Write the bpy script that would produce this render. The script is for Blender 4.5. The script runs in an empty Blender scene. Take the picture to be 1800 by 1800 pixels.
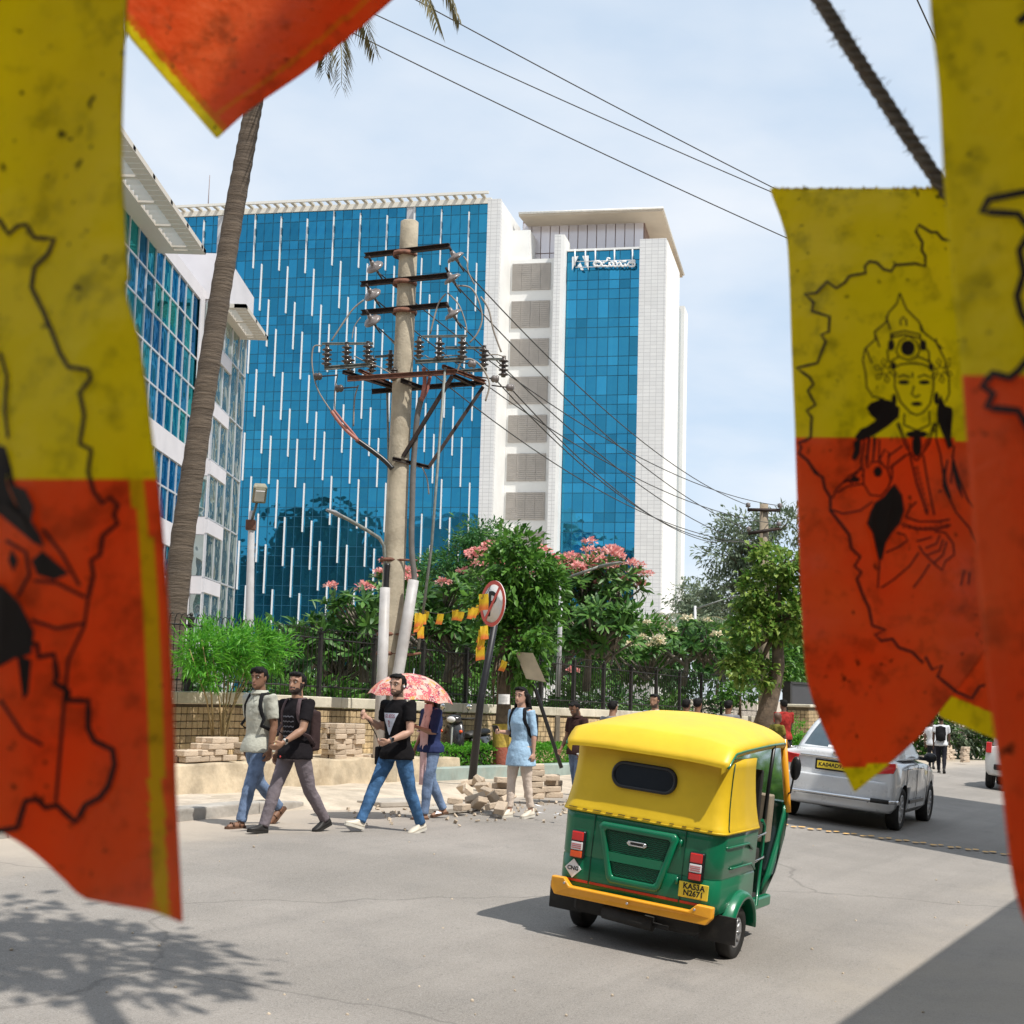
import bpy, bmesh, math, random
from mathutils import Vector, Matrix, Quaternion, noise
random.seed(7)
V = Vector
scene = bpy.context.scene
col = scene.collection
# ------------------------------------------------------------------ camera
FPX, CAMH, PITCH, ROLL = 2600.0, 1.88, math.atan(316/2600), 0.028
FW = V((0, math.cos(PITCH), math.sin(PITCH)))
_U0 = V((0, -math.sin(PITCH), math.cos(PITCH))); _R0 = V((1, 0, 0))
RT = _R0*math.cos(ROLL) + _U0*math.sin(ROLL)
UP = -_R0*math.sin(ROLL) + _U0*math.cos(ROLL)
CAM = V((0, 0, CAMH))
cd = bpy.data.cameras.new('camera'); cam = bpy.data.objects.new('camera', cd); col.objects.link(cam)
cd.sensor_width = 36; cd.lens = 36*FPX/1800; cd.clip_start = .05; cd.clip_end = 3000
cam.matrix_world = Matrix(((RT.x, UP.x, -FW.x, 0), (RT.y, UP.y, -FW.y, 0), (RT.z, UP.z, -FW.z, CAMH), (0, 0, 0, 1)))
cd.dof.use_dof = True; cd.dof.focus_distance = 15.0; cd.dof.aperture_fstop = 10.5
scene.camera = cam
# ------------------------------------------------------------------ world, sun, exposure
SUN_EL, SUN_AZ = math.radians(58), math.radians(131)      # azimuth from +Y towards +X
SD = V((math.sin(SUN_AZ)*math.cos(SUN_EL), math.cos(SUN_AZ)*math.cos(SUN_EL), math.sin(SUN_EL)))
world = bpy.data.worlds.new('World'); scene.world = world; world.use_nodes = True
wt = world.node_tree; wt.nodes.clear()
def wn(t, **k):
    n = wt.nodes.new(t)
    for a, b in k.items(): setattr(n, a, b)
    return n
sky = wn('ShaderNodeTexSky', sky_type='NISHITA', sun_disc=False, sun_elevation=SUN_EL, sun_rotation=SUN_AZ,
         altitude=900, air_density=1.0, dust_density=.6, ozone_density=1.2)
tc = wn('ShaderNodeTexCoord')
sep = wn('ShaderNodeSeparateXYZ'); wt.links.new(tc.outputs['Generated'], sep.inputs[0])
zz = wn('ShaderNodeMath', operation='ADD'); wt.links.new(sep.outputs['Z'], zz.inputs[0]); zz.inputs[1].default_value = .22
zm = wn('ShaderNodeMath', operation='MAXIMUM'); wt.links.new(zz.outputs[0], zm.inputs[0]); zm.inputs[1].default_value = .05
cmb = wn('ShaderNodeCombineXYZ')
for i, s in enumerate('XY'):
    dv = wn('ShaderNodeMath', operation='DIVIDE'); wt.links.new(sep.outputs[s], dv.inputs[0]); wt.links.new(zm.outputs[0], dv.inputs[1])
    wt.links.new(dv.outputs[0], cmb.inputs[i])
nz = wn('ShaderNodeTexNoise'); nz.inputs['Scale'].default_value = 1.6; nz.inputs['Detail'].default_value = 8; nz.inputs['Roughness'].default_value = .5; nz.inputs['Distortion'].default_value = .15
wt.links.new(cmb.outputs[0], nz.inputs['Vector'])
rp = wn('ShaderNodeValToRGB'); rp.color_ramp.elements[0].position = .38; rp.color_ramp.elements[0].color = (.0, .0, .0, 1)
rp.color_ramp.elements[1].position = .74; rp.color_ramp.elements[1].color = (.9, .9, .9, 1)
wt.links.new(nz.outputs['Fac'], rp.inputs[0])
mx = wn('ShaderNodeMix', data_type='RGBA'); wt.links.new(rp.outputs[0], mx.inputs['Factor']); hz = wn('ShaderNodeMix', data_type='RGBA'); hz.inputs['Factor'].default_value = .74; wt.links.new(sky.outputs[0], hz.inputs['A']); hz.inputs['B'].default_value = (6.4, 7.8, 9.4, 1); wt.links.new(hz.outputs['Result'], mx.inputs['A'])
mx.inputs['B'].default_value = (9.1, 9.15, 9.3, 1)
bg = wn('ShaderNodeBackground'); bg.inputs['Strength'].default_value = .105; wt.links.new(mx.outputs['Result'], bg.inputs[0])
wo = wn('ShaderNodeOutputWorld'); wt.links.new(bg.outputs[0], wo.inputs[0])
sl = bpy.data.lights.new('sun', 'SUN'); sl.energy = 4.6; sl.angle = math.radians(.53); sl.color = (1, .955, .88)
so = bpy.data.objects.new('sun', sl); so.rotation_euler = (-SD).to_track_quat('-Z', 'Y').to_euler(); col.objects.link(so); so.location = (20, -20, 60)
vs = scene.view_settings; vs.view_transform = 'Standard'; vs.look = 'None'; vs.exposure = .12; vs.gamma = 1; vs.use_curve_mapping = False
# ------------------------------------------------------------------ pixel -> place
def ray(px, py): return FW + RT*((px-900)/FPX) - UP*((py-900)/FPX)
def P(px, py, d):
    w = ray(px, py); return CAM + w*(d/w.y)
AL = math.radians(27.4)
UD, VD = V((math.sin(AL), math.cos(AL), 0)), V((-math.cos(AL), math.sin(AL), 0))
def uv(X): return X.x*UD.x + X.y*UD.y, X.x*VD.x + X.y*VD.y
def zg(u, v): return .088*(min(max(v, 2.5), 8.5)-4.3) - .016*min(max(0, u-17), 60)
def UVP(u, v, z=None, dz=0):
    q = UD*u + VD*v; q.z = zg(u, v)+dz if z is None else z; return q
def G(px, py, dz=0):
    d = 10.0; w = ray(px, py)
    for i in range(60):
        X = P(px, py, d); d = .5*d + .5*((zg(*uv(X))+dz-CAMH)/w.z*w.y)
    return P(px, py, d)
def PV(px, py, v):
    """the point on the ray that lies on the upright plane v = const along the road"""
    w = ray(px, py); k = w.x*VD.x + w.y*VD.y; return CAM + w*(v/k)
# ------------------------------------------------------------------ materials
def newmat(name):
    m = bpy.data.materials.new(name); m.use_nodes = True; nt = m.node_tree
    return m, nt, nt.nodes['Principled BSDF']
def nd(nt, t, **k):
    n = nt.nodes.new(t)
    for a, b in k.items():
        if a in n.inputs: n.inputs[a].default_value = b
        else: setattr(n, a, b)
    return n
MATS = {}
def mat(name, c, rough=.6, metal=0., var=.18, scale=6., bump=0., bscale=None, spec=.5, coat=0., trans=0., alpha=None, hue=None, objvar=0., sheen=0., dirt=0., dirtc=(.25, .2, .14)):
    """plain procedural material: noise-varied colour, noise-varied roughness, optional bump, dirt and per-object variation"""
    if name in MATS: return MATS[name]
    m, nt, b = newmat(name); L = nt.links.new
    co = nd(nt, 'ShaderNodeTexCoord')
    n1 = nd(nt, 'ShaderNodeTexNoise', Scale=scale, Detail=6.0, Roughness=.6); L(co.outputs['Object'], n1.inputs['Vector'])
    mx = nd(nt, 'ShaderNodeMix', data_type='RGBA')
    lo = [max(0, x*(1-var)) for x in c]; hi = [min(1, x*(1+var)) for x in c]
    if hue: hi = hue
    mx.inputs['A'].default_value = (*lo, 1); mx.inputs['B'].default_value = (*hi, 1)
    mr = nd(nt, 'ShaderNodeMapRange'); mr.inputs[1].default_value = .3; mr.inputs[2].default_value = .7
    L(n1.outputs['Fac'], mr.inputs[0]); L(mr.outputs[0], mx.inputs['Factor'])
    out = mx.outputs['Result']
    if objvar:
        oi = nd(nt, 'ShaderNodeObjectInfo'); hs = nd(nt, 'ShaderNodeHueSaturation')
        m2 = nd(nt, 'ShaderNodeMapRange'); m2.inputs[3].default_value = 1-objvar; m2.inputs[4].default_value = 1+objvar
        L(oi.outputs['Random'], m2.inputs[0]); L(m2.outputs[0], hs.inputs['Value']); L(out, hs.inputs['Color']); out = hs.outputs[0]
    if dirt:
        n3 = nd(nt, 'ShaderNodeTexNoise', Scale=scale*.45, Detail=8.0, Roughness=.7); L(co.outputs['Object'], n3.inputs['Vector'])
        m3 = nd(nt, 'ShaderNodeMapRange'); m3.inputs[1].default_value = .5; m3.inputs[2].default_value = .75; m3.inputs[4].default_value = dirt
        L(n3.outputs['Fac'], m3.inputs[0]); dm = nd(nt, 'ShaderNodeMix', data_type='RGBA'); L(m3.outputs[0], dm.inputs['Factor']); L(out, dm.inputs['A'])
        dm.inputs['B'].default_value = (*dirtc, 1); out = dm.outputs['Result']
    L(out, b.inputs['Base Color'])
    rr = nd(nt, 'ShaderNodeMapRange'); rr.inputs[3].default_value = max(0, rough-.08); rr.inputs[4].default_value = min(1, rough+.1)
    L(n1.outputs['Fac'], rr.inputs[0]); L(rr.outputs[0], b.inputs['Roughness'])
    b.inputs['Metallic'].default_value = metal; b.inputs['Specular IOR Level'].default_value = spec
    b.inputs['Coat Weight'].default_value = coat; b.inputs['Coat Roughness'].default_value = .08
    if trans: b.inputs['Transmission Weight'].default_value = trans
    if sheen: b.inputs['Sheen Weight'].default_value = sheen
    if alpha is not None: b.inputs['Alpha'].default_value = alpha
    if bump:
        n2 = nd(nt, 'ShaderNodeTexNoise', Scale=bscale or scale*6, Detail=5.0); L(co.outputs['Object'], n2.inputs['Vector'])
        bp = nd(nt, 'ShaderNodeBump', Strength=bump, Distance=.02); L(n2.outputs['Fac'], bp.inputs['Height']); L(bp.outputs[0], b.inputs['Normal'])
    MATS[name] = m; return m
def leafmat(name, c1, c2, tr=.35):
    if name in MATS: return MATS[name]
    m, nt, b = newmat(name); L = nt.links.new
    g = nd(nt, 'ShaderNodeNewGeometry'); oi = nd(nt, 'ShaderNodeObjectInfo'); ad = nd(nt, 'ShaderNodeMath', operation='ADD')
    L(g.outputs['Random Per Island'], ad.inputs[0]); L(oi.outputs['Random'], ad.inputs[1])
    fr = nd(nt, 'ShaderNodeMath', operation='FRACT'); L(ad.outputs[0], fr.inputs[0])
    mx = nd(nt, 'ShaderNodeMix', data_type='RGBA'); mx.inputs['A'].default_value = (*c1, 1); mx.inputs['B'].default_value = (*c2, 1)
    L(fr.outputs[0], mx.inputs['Factor']); L(mx.outputs['Result'], b.inputs['Base Color'])
    b.inputs['Roughness'].default_value = .42; b.inputs['Specular IOR Level'].default_value = .4
    t = nd(nt, 'ShaderNodeBsdfTranslucent'); L(mx.outputs['Result'], t.inputs[0]); ms = nd(nt, 'ShaderNodeMixShader'); ms.inputs[0].default_value = tr
    L(b.outputs[0], ms.inputs[1]); L(t.outputs[0], ms.inputs[2]); L(ms.outputs[0], nt.nodes['Material Output'].inputs[0])
    MATS[name] = m; return m
# ------------------------------------------------------------------ mesh helpers
def frame_to(d, up=V((0, 0, 1))):
    d = d.normalized()
    if abs(d.dot(up)) > .98: up = V((1, 0, 0))
    x = d.cross(up).normalized(); y = x.cross(d).normalized(); return x, y
class MB:
    def __init__(s): s.v = []; s.f = []; s.m = []; s.sm = []
    def add(s, vs, fs, m=0, sm=False):
        o = len(s.v); s.v += [V(x) for x in vs]
        for f in fs: s.f.append([i+o for i in f]); s.m.append(m); s.sm.append(sm)
        return s
    def box(s, c, sz, R=None, m=0, taper=1.0):
        c = V(c); a, b, h = sz[0]/2, sz[1]/2, sz[2]/2; vs = []
        for k in (-1, 1):
            t = taper if k == 1 else 1
            for x, y in ((-1, -1), (1, -1), (1, 1), (-1, 1)): vs.append(V((x*a*t, y*b*t, k*h)))
        if R is not None: vs = [R @ x for x in vs]
        return s.add([c+x for x in vs], [(3, 2, 1, 0), (4, 5, 6, 7), (0, 1, 5, 4), (1, 2, 6, 5), (2, 3, 7, 6), (3, 0, 4, 7)], m)
    def bx(s, x0, x1, y0, y1, z0, z1, m=0): return s.box(((x0+x1)/2, (y0+y1)/2, (z0+z1)/2), (x1-x0, y1-y0, z1-z0), None, m)
    def loft(s, rings, cap=True, m=0, sm=True, closed=True):
        o = len(s.v); n = len(rings[0])
        for r in rings: s.v += [V(p) for p in r]
        for i in range(len(rings)-1):
            for j in range(n if closed else n-1):
                k = (j+1) % n
                s.f.append([o+i*n+j, o+i*n+k, o+(i+1)*n+k, o+(i+1)*n+j]); s.m.append(m); s.sm.append(sm)
        if cap and closed:
            s.f.append([o+j for j in range(n)][::-1]); s.m.append(m); s.sm.append(False)
            s.f.append([o+(len(rings)-1)*n+j for j in range(n)]); s.m.append(m); s.sm.append(False)
        return s
    def tube(s, pts, rs, n=8, cap=True, m=0, up=V((0, 0, 1)), sm=True):
        pts = [V(p) for p in pts]; k = len(pts)
        if not isinstance(rs, (list, tuple)): rs = [rs]*k
        x = None; rings = []
        for i, p in enumerate(pts):
            d = pts[min(i+1, k-1)] - pts[max(i-1, 0)]
            if d.length < 1e-9: d = V((0, 0, 1))
            d.normalize()
            if x is None: x, y = frame_to(d, up)
            else:
                x = (x - d*x.dot(d)).normalized(); y = x.cross(d).normalized()
            ra, rb = rs[i] if isinstance(rs[i], (tuple, list)) else (rs[i], rs[i])
            rings.append([p + x*(ra*math.cos(t*2*math.pi/n)) + y*(rb*math.sin(t*2*math.pi/n)) for t in range(n)])
        return s.loft([r[::-1] for r in rings], cap, m, sm)
    def cyl(s, p0, p1, r0, r1=None, n=12, cap=True, m=0): return s.tube([p0, p1], [r0, r0 if r1 is None else r1], n, cap, m)
    def ball(s, c, r, n=12, k=8, m=0, R=None):
        c = V(c); r = (r, r, r) if not isinstance(r, (tuple, list)) else r; rings = []
        for i in range(k+1):
            a = -math.pi/2 + math.pi*i/k; ca = max(math.cos(a), .02); q = []
            for j in range(n):
                p = V((r[0]*ca*math.cos(2*math.pi*j/n), r[1]*ca*math.sin(2*math.pi*j/n), r[2]*math.sin(a)))
                q.append(c + (R @ p if R is not None else p))
            rings.append(q)
        return s.loft(rings, True, m, True)
    def prism(s, poly, d0, d1, fn, m=0):
        """2D polygon swept from d0 to d1, fn(a, b, d) -> point"""
        n = len(poly); lo = [fn(a, b, d0) for a, b in poly]; hi = [fn(a, b, d1) for a, b in poly]
        return s.add(lo+hi, [list(range(n))[::-1], list(range(n, 2*n))] + [(i, (i+1) % n, n+(i+1) % n, n+i) for i in range(n)], m)
    def lathe(s, prof, c, ax=V((0, 0, 1)), n=16, m=0):
        ax = V(ax).normalized(); x, y = frame_to(ax); c = V(c)
        rings = [[c + ax*h + x*(max(r, .0005)*math.cos(2*math.pi*j/n)) - y*(max(r, .0005)*math.sin(2*math.pi*j/n)) for j in range(n)] for r, h in prof]
        return s.loft(rings, True, m, True)
    def mesh(s, name, mats, bev=0, seg=1, auto=True, inv=None):
        me = bpy.data.meshes.new(name)
        vs = s.v if inv is None else [inv @ x for x in s.v]
        me.from_pydata([tuple(x) for x in vs], [], s.f)
        mats = mats if isinstance(mats, (list, tuple)) else [mats]
        for q in mats: me.materials.append(q)
        me.polygons.foreach_set('material_index', s.m); me.polygons.foreach_set('use_smooth', s.sm)
        bm = bmesh.new(); bm.from_mesh(me); bmesh.ops.recalc_face_normals(bm, faces=bm.faces)
        if bev:
            es = [e for e in bm.edges if e.is_manifold and e.calc_face_angle(0) > .5]
            bmesh.ops.bevel(bm, geom=es, offset=bev, segments=seg, affect='EDGES', clamp_overlap=True, profile=.6)
        bm.to_mesh(me); bm.free(); me.update(); return me
    def build(s, name, mats, parent=None, bev=0, seg=1, world=False):
        inv = None
        if parent is not None and world: inv = WM[parent.name].inverted()
        return link(name, s.mesh(name, mats, bev, seg, inv=inv), parent)
WM = {}
def link(name, me, parent=None, M=None):
    o = bpy.data.objects.new(name, me); col.objects.link(o)
    if parent is not None: o.parent = parent
    if M is not None: o.matrix_local = M
    if parent is None: WM[o.name] = M.copy() if M is not None else Matrix.Identity(4)
    else: WM[o.name] = WM[parent.name] @ (M if M is not None else Matrix.Identity(4))
    return o
def tag(o, label, cat=None, group=None, kind=None):
    if label: o['label'] = label
    if cat: o['category'] = cat
    if group: o['group'] = group
    if kind: o['kind'] = kind
    return o
def thing(name, label, cat, M=None, group=None):
    o = bpy.data.objects.new(name, None); col.objects.link(o); o.empty_display_size = .1
    if M is None: M = Matrix.Identity(4)
    elif isinstance(M, Vector): M = Matrix.Translation(M)
    o.matrix_world = M; WM[o.name] = M.copy()
    return tag(o, label, cat, group)
def TR(p, rz=0, rx=0, ry=0): return Matrix.Translation(p) @ Matrix.Rotation(rz, 4, 'Z') @ Matrix.Rotation(ry, 4, 'Y') @ Matrix.Rotation(rx, 4, 'X')
def dup(root, M, label=None, group=None):
    r = root.copy(); col.objects.link(r); r.matrix_world = M; WM[r.name] = M.copy()
    if label: r['label'] = label
    if group: r['group'] = group
    for ch in root.children:
        c = ch.copy(); col.objects.link(c); c.parent = r
        for g in ch.children:
            d = g.copy(); col.objects.link(d); d.parent = c
    return r
WORK = bpy.data.scenes.new('work'); WC = WORK.collection          # bench where modifiers run, removed at the end
def evaluated(o):
    vl = WORK.view_layers[0]; vl.update(); dg = vl.depsgraph
    return bpy.data.meshes.new_from_object(o.evaluated_get(dg), depsgraph=dg)
def modded(me, mods):
    """run modifiers on a mesh and return the resulting mesh"""
    o = bpy.data.objects.new('work', me); WC.objects.link(o)
    for t, k in mods:
        md = o.modifiers.new(t, t)
        for a, b in k.items(): setattr(md, a, b)
    r = evaluated(o); WC.objects.unlink(o); bpy.data.objects.remove(o); return r
def fused(mb, name, m, voxel=.012, smooth=4, fn=None):
    """one continuous skin grown round overlapping shapes"""
    me = mb.mesh(name, m)
    r = modded(me, [('REMESH', dict(mode='VOXEL', voxel_size=voxel, use_smooth_shade=True)), ('SMOOTH', dict(factor=.5, iterations=smooth))])
    r.name = name
    if not r.materials: r.materials.append(m)
    if fn:
        for v in r.vertices: v.co = fn(v.co.copy(), v.normal)
    for p in r.polygons: p.use_smooth = True
    return r
def text_mesh(s, size, m, depth=.001, bold=0):
    c = bpy.data.curves.new('lettering', 'FONT'); c.body = s; c.size = size; c.extrude = depth; c.align_x = 'CENTER'; c.align_y = 'CENTER'; c.offset = bold
    c.resolution_u = 2
    o = bpy.data.objects.new('lettering', c); WC.objects.link(o); me = evaluated(o); WC.objects.unlink(o); bpy.data.objects.remove(o)
    me.materials.clear(); me.materials.append(m); return me
def rows(me, name): me.name = name; return me
# ------------------------------------------------------------------ ground, road, pavement
RZ = math.pi/2 - AL
ROADM = Matrix.Rotation(RZ, 4, 'Z')            # local x runs along the road, local y across it
def spaced(a, b, fine0, fine1, f, c):
    r = []; x = a
    while x < b:
        r.append(x); x += f if fine0 <= x < fine1 else c
    r.append(b); return r
def sheet(name, us, vs, zf, m):
    me = bpy.data.meshes.new(name); n = len(vs)
    me.from_pydata([(u, v, zf(u, v)) for u in us for v in vs], [], [(i*n+j, (i+1)*n+j, (i+1)*n+j+1, i*n+j+1) for i in range(len(us)-1) for j in range(n-1)])
    me.materials.append(m)
    for p in me.polygons: p.use_smooth = True
    o = link(name, me, None, ROADM); o['kind'] = 'structure'; return o
def asphalt():
    m, nt, b = newmat('asphalt'); L = nt.links.new
    co = nd(nt, 'ShaderNodeTexCoord'); sp = nd(nt, 'ShaderNodeSeparateXYZ'); L(co.outputs['Object'], sp.inputs[0])
    def noi(sc, det=6., ro=.6, vec=None):
        n = nd(nt, 'ShaderNodeTexNoise', Scale=sc, Detail=det, Roughness=ro); L(vec or co.outputs['Object'], n.inputs['Vector']); return n.outputs['Fac']
    def mr(x, a, c, lo=0., hi=1.):
        q = nd(nt, 'ShaderNodeMapRange', interpolation_type='SMOOTHSTEP'); q.inputs[1].default_value = a; q.inputs[2].default_value = c; q.inputs[3].default_value = lo; q.inputs[4].default_value = hi; L(x, q.inputs[0]); return q.outputs[0]
    def math_(op, a, c):
        q = nd(nt, 'ShaderNodeMath', operation=op)
        for i, t in enumerate((a, c)):
            if isinstance(t, (int, float)): q.inputs[i].default_value = t
            else: L(t, q.inputs[i])
        return q.outputs[0]
    def mix(f, a, c):
        q = nd(nt, 'ShaderNodeMix', data_type='RGBA')
        for k, t in (('Factor', f), ('A', a), ('B', c)):
            if isinstance(t, tuple): q.inputs[k].default_value = (*t, 1)
            elif isinstance(t, float): q.inputs[k].default_value = t
            else: L(t, q.inputs[k])
        return q.outputs['Result']
    base = mix(mr(noi(.35, 7.), .3, .7), (.205, .184, .163), (.30, .270, .243))
    mp = nd(nt, 'ShaderNodeMapping'); mp.inputs['Scale'].default_value = (.12, 2.6, 1); L(co.outputs['Object'], mp.inputs[0])
    base = mix(mr(noi(1.0, 5., .6, mp.outputs[0]), .42, .75, 0, .42), base, (.15, .137, .124))      # wheel streaks
    base = mix(mr(noi(1.7, 8., .72), .52, .72, 0, .45), base, (.15, .14, .13))                      # oily patches
    base = mix(mr(noi(120., 3., .7), .40, .68, 0, .55), base, (.42, .40, .37))                      # stone grain
    base = mix(mr(noi(48., 4., .75), .53, .68, 0, .5), base, (.10, .095, .09))
    edge = math_('ADD', sp.outputs['Y'], math_('MULTIPLY', math_('SUBTRACT', noi(.9, 5.), .5), 2.6))
    base = mix(mr(edge, 8.3, 10.4, 0, .8), base, (.47, .40, .325))                                # blown dust by the far kerb
    base = mix(mr(edge, 3.1, 1.6, 0, .6), base, (.40, .35, .29))
    vo = nd(nt, 'ShaderNodeTexVoronoi', feature='DISTANCE_TO_EDGE', Scale=.16)
    wv = nd(nt, 'ShaderNodeMix', data_type='VECTOR'); 
    nn = nd(nt, 'ShaderNodeTexNoise', Scale=1.6, Detail=4.0); L(co.outputs['Object'], nn.inputs['Vector']); wv.inputs['Factor'].default_value = .3
    L(co.outputs['Object'], wv.inputs['A']); L(nn.outputs['Color'], wv.inputs['B']); L(wv.outputs['Result'], vo.inputs['Vector'])
    base = mix(mr(vo.outputs['Distance'], .003, .0, 0, .35), base, (.07, .065, .06))              # cracks
    L(base, b.inputs['Base Color']); b.inputs['Roughness'].default_value = .88; b.inputs['Specular IOR Level'].default_value = .25
    bp = nd(nt, 'ShaderNodeBump', Strength=.55, Distance=.012); L(math_('ADD', noi(150., 3.), math_('MULTIPLY', noi(6., 4.), 1.2)), bp.inputs['Height']); L(bp.outputs[0], b.inputs['Normal'])
    return m
A_SOIL = mat('dusty_soil', (.42, .35, .27), .95, var=.3, scale=.7, bump=.6, bscale=20, dirt=.4, dirtc=(.28, .22, .16))
US = sorted(set([-400, -200, -100, -60, -40] + [x*1.0 for x in range(-30, 80)] + [90, 110, 140, 180, 250, 350, 500, 800, 1500]))
VS = sorted(set([-900, -400, -150, -60, -30, -12, -6, -3, -1] + [x*.5 for x in range(0, 32)] + [18, 22, 30, 45, 70, 110, 170, 260, 420, 800, 1500]))
def zbase(u, v): return zg(u, v) - .03 + (.13 if v > 12.4 else 0)*min(1, (v-12.4)/1)
ground = sheet('ground', US, VS, zbase, A_SOIL)
road = sheet('road', spaced(-60, 140, -60, 140, 1.0, 1.0), [-.8+x*.45 for x in range(27)], lambda u, v: zg(u, v)+.004+.012*noise.noise(V((u*.3, v*.5, 0))), asphalt())
WALLV, PLV, KERBV = 13.4, 12.2, 10.86
A_CONC = mat('dusty_concrete', (.50, .43, .35), .9, var=.3, scale=2.6, bump=.7, bscale=18, dirt=.75, dirtc=(.27, .215, .15))
def pave_z(u, v): return zg(u, v)+.125+.015*noise.noise(V((u*.8, v*.9, 3)))
pavement = sheet('pavement', [-6+x*.5 for x in range(43)], [KERBV+.15, 11.2, 11.5, 11.8, 12.1, 12.5, 13.0, 13.6], pave_z, A_CONC)
bl = sheet('pavement_rubble', [14.6+x*.5 for x in range(66)], [KERBV-1.0, KERBV-.6, KERBV-.2, KERBV+.1, 11.2, 11.6, 12.0, 12.6, 13.2, 13.7],
           lambda u, v: zg(u, v)+(.008 if v > KERBV else -.03+.038*min(1, max(0, (u-14.8)/1.2))*min(1, (v-KERBV+1)/.3))+(.112*min(1, max(0, (v-KERBV+.75)/.95)))*(1 if v > KERBV else min(1, max(0, (u-14.8)/1.2)))+.05*noise.noise(V((u*1.1, v*1.1, 9)))*min(1, max(0, (v-KERBV+1)/.8)), mat('sandy_rubble', (.5, .425, .335), .95, var=.28, scale=2.2, bump=.9, bscale=14, dirt=.5, dirtc=(.3, .24, .17)))
kerb = thing('kerb', None, None, ROADM); kerb['kind'] = 'structure'
A_KERB = mat('kerb_concrete', (.36, .335, .30), .85, var=.25, scale=3, bump=.4, objvar=.12, dirt=.5, dirtc=(.2, .17, .13))
for i in range(22):
    u = 15.4-i*.98
    mb = MB(); z = zg(u-.5, KERBV); mb.box((u-.49, KERBV+random.uniform(-.012, .012), z+.03), (.965, .3, .22), Matrix.Rotation(random.uniform(-.01, .01), 3, 'Z'))
    if i == 0:
        for q in mb.v:
            if q.x > u-.3: q.z -= .05; q.y += .06
    mb.build('kerb_stone', A_KERB, kerb, bev=.02, seg=2)
# broken concrete slabs left at the end of the kerb
A_SLAB = mat('slab_concrete', (.40, .36, .31), .9, var=.2, scale=3, bump=.5)
for i, (px, py, w, l, rz) in enumerate(((800, 1418, 1.5, .6, .15), (690, 1408, 1.1, .7, -.1), (570, 1398, 1.6, .6, .05))):
    p = G(px, py, .06); t = MB(); q = []
    for k in range(6):
        a = (k+.4)/6*2*math.pi; q.append((w/2*max(-.8, min(.8, math.cos(a)*random.uniform(.9, 1.3))), l/2*max(-.8, min(.8, math.sin(a)*random.uniform(.9, 1.3)))))
    t.prism(q, -.05, .015, lambda a, b, d: V((a, b, d)))
    o = link('concrete_slab', t.mesh('concrete_slab', A_SLAB, bev=.008), None, TR(p, RZ+rz, random.uniform(-.03, .03)))
    tag(o, ['broken flat slab of concrete sloping off by the fallen paving blocks', 'broken slab of concrete beyond the feet of the man in jeans', 'cracked concrete slab lying on the dusty pavement below the plinth', 'small broken piece of concrete beside the toppled paving blocks'][i], 'concrete slab')
# painted marks across the road
A_YEL = mat('road_paint', (.72, .42, .13), .8, var=.35, scale=20, bump=.3, dirt=.55, dirtc=(.3, .26, .22))
n = 15
for i in range(n):
    t = i/(n-1); q = G(1372+t*428, 1452+t*56)
    u0, v0 = uv(q)
    mb = MB()
    for k in range(2):
        pts = []
        for j in range(8):
            a = j/8*2*math.pi; rr = random.uniform(.75, 1.15)
            pts.append((u0+(k-.5)*.16+.10*rr*math.cos(a), v0+(.5-k)*.07+.045*rr*math.sin(a)))
        mb.add([V((a, b, zg(a, b)+.024+.012*noise.noise(V((a*.3, b*.5, 0))))) for a, b in pts], [list(range(8))])
    mb.build('road_marking', A_YEL, road)
# ------------------------------------------------------------------ compound wall, plinth, hedge
A_TILE = mat('wall_tile', (.44, .325, .185), .85, var=.35, scale=5, bump=.5, objvar=.22, dirt=.75, dirtc=(.15, .105, .06))
def islandmat(name, c, amt, base):
    m = base.copy(); m.name = name; nt = m.node_tree; b = nt.nodes['Principled BSDF']; src = b.inputs['Base Color'].links[0].from_socket
    g = nd(nt, 'ShaderNodeNewGeometry'); hs = nd(nt, 'ShaderNodeHueSaturation'); q = nd(nt, 'ShaderNodeMapRange'); q.inputs[3].default_value = 1-amt; q.inputs[4].default_value = 1+amt
    nt.links.new(g.outputs['Random Per Island'], q.inputs[0]); nt.links.new(q.outputs[0], hs.inputs['Value']); nt.links.new(src, hs.inputs['Color']); nt.links.new(hs.outputs[0], b.inputs['Base Color']); return m
A_TILE2 = islandmat('wall_tile_joined', None, .2, A_TILE)
A_PLAS = mat('stained_plaster', (.47, .385, .27), .9, var=.35, scale=2.6, bump=.6, bscale=14, dirt=.85, dirtc=(.24, .18, .11))
A_COPE = mat('coping_concrete', (.60, .55, .44), .88, var=.2, scale=1.8, bump=.4, dirt=.75, dirtc=(.16, .13, .09))
A_JOINT = mat('wall_mortar', (.13, .10, .065), .95)
wall = thing('compound_wall', 'low compound wall clad in small ochre tiles with stained concrete coping', 'wall', ROADM)
def wz(u): return zg(u, WALLV)
mb = MB(); us = [x*1.0 for x in range(4, 45)]
mb.loft([[(u, WALLV, wz(u)-.1), (u, WALLV+.25, wz(u)-.1), (u, WALLV+.25, wz(u)+1.215), (u, WALLV, wz(u)+1.215)] for u in us], sm=False)
mb.build('wall_core', A_JOINT, wall)
for i in range(20):
    u = 4+i*2.0
    mb = MB(); mb.box((u+1, WALLV+.12, wz(u+1)+1.305), (1.985, .36, .17), Matrix.Rotation(.016 if u > 17 else 0, 3, 'Y')); mb.build('coping_stone', A_COPE, wall, bev=.012)
tw, th = .118, .1; tile = MB().box((0, 0, 0), (tw-.012, .03, th-.012)).mesh('wall_tile', A_TILE, bev=.003)
rest = MB(); cnt = 0
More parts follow.
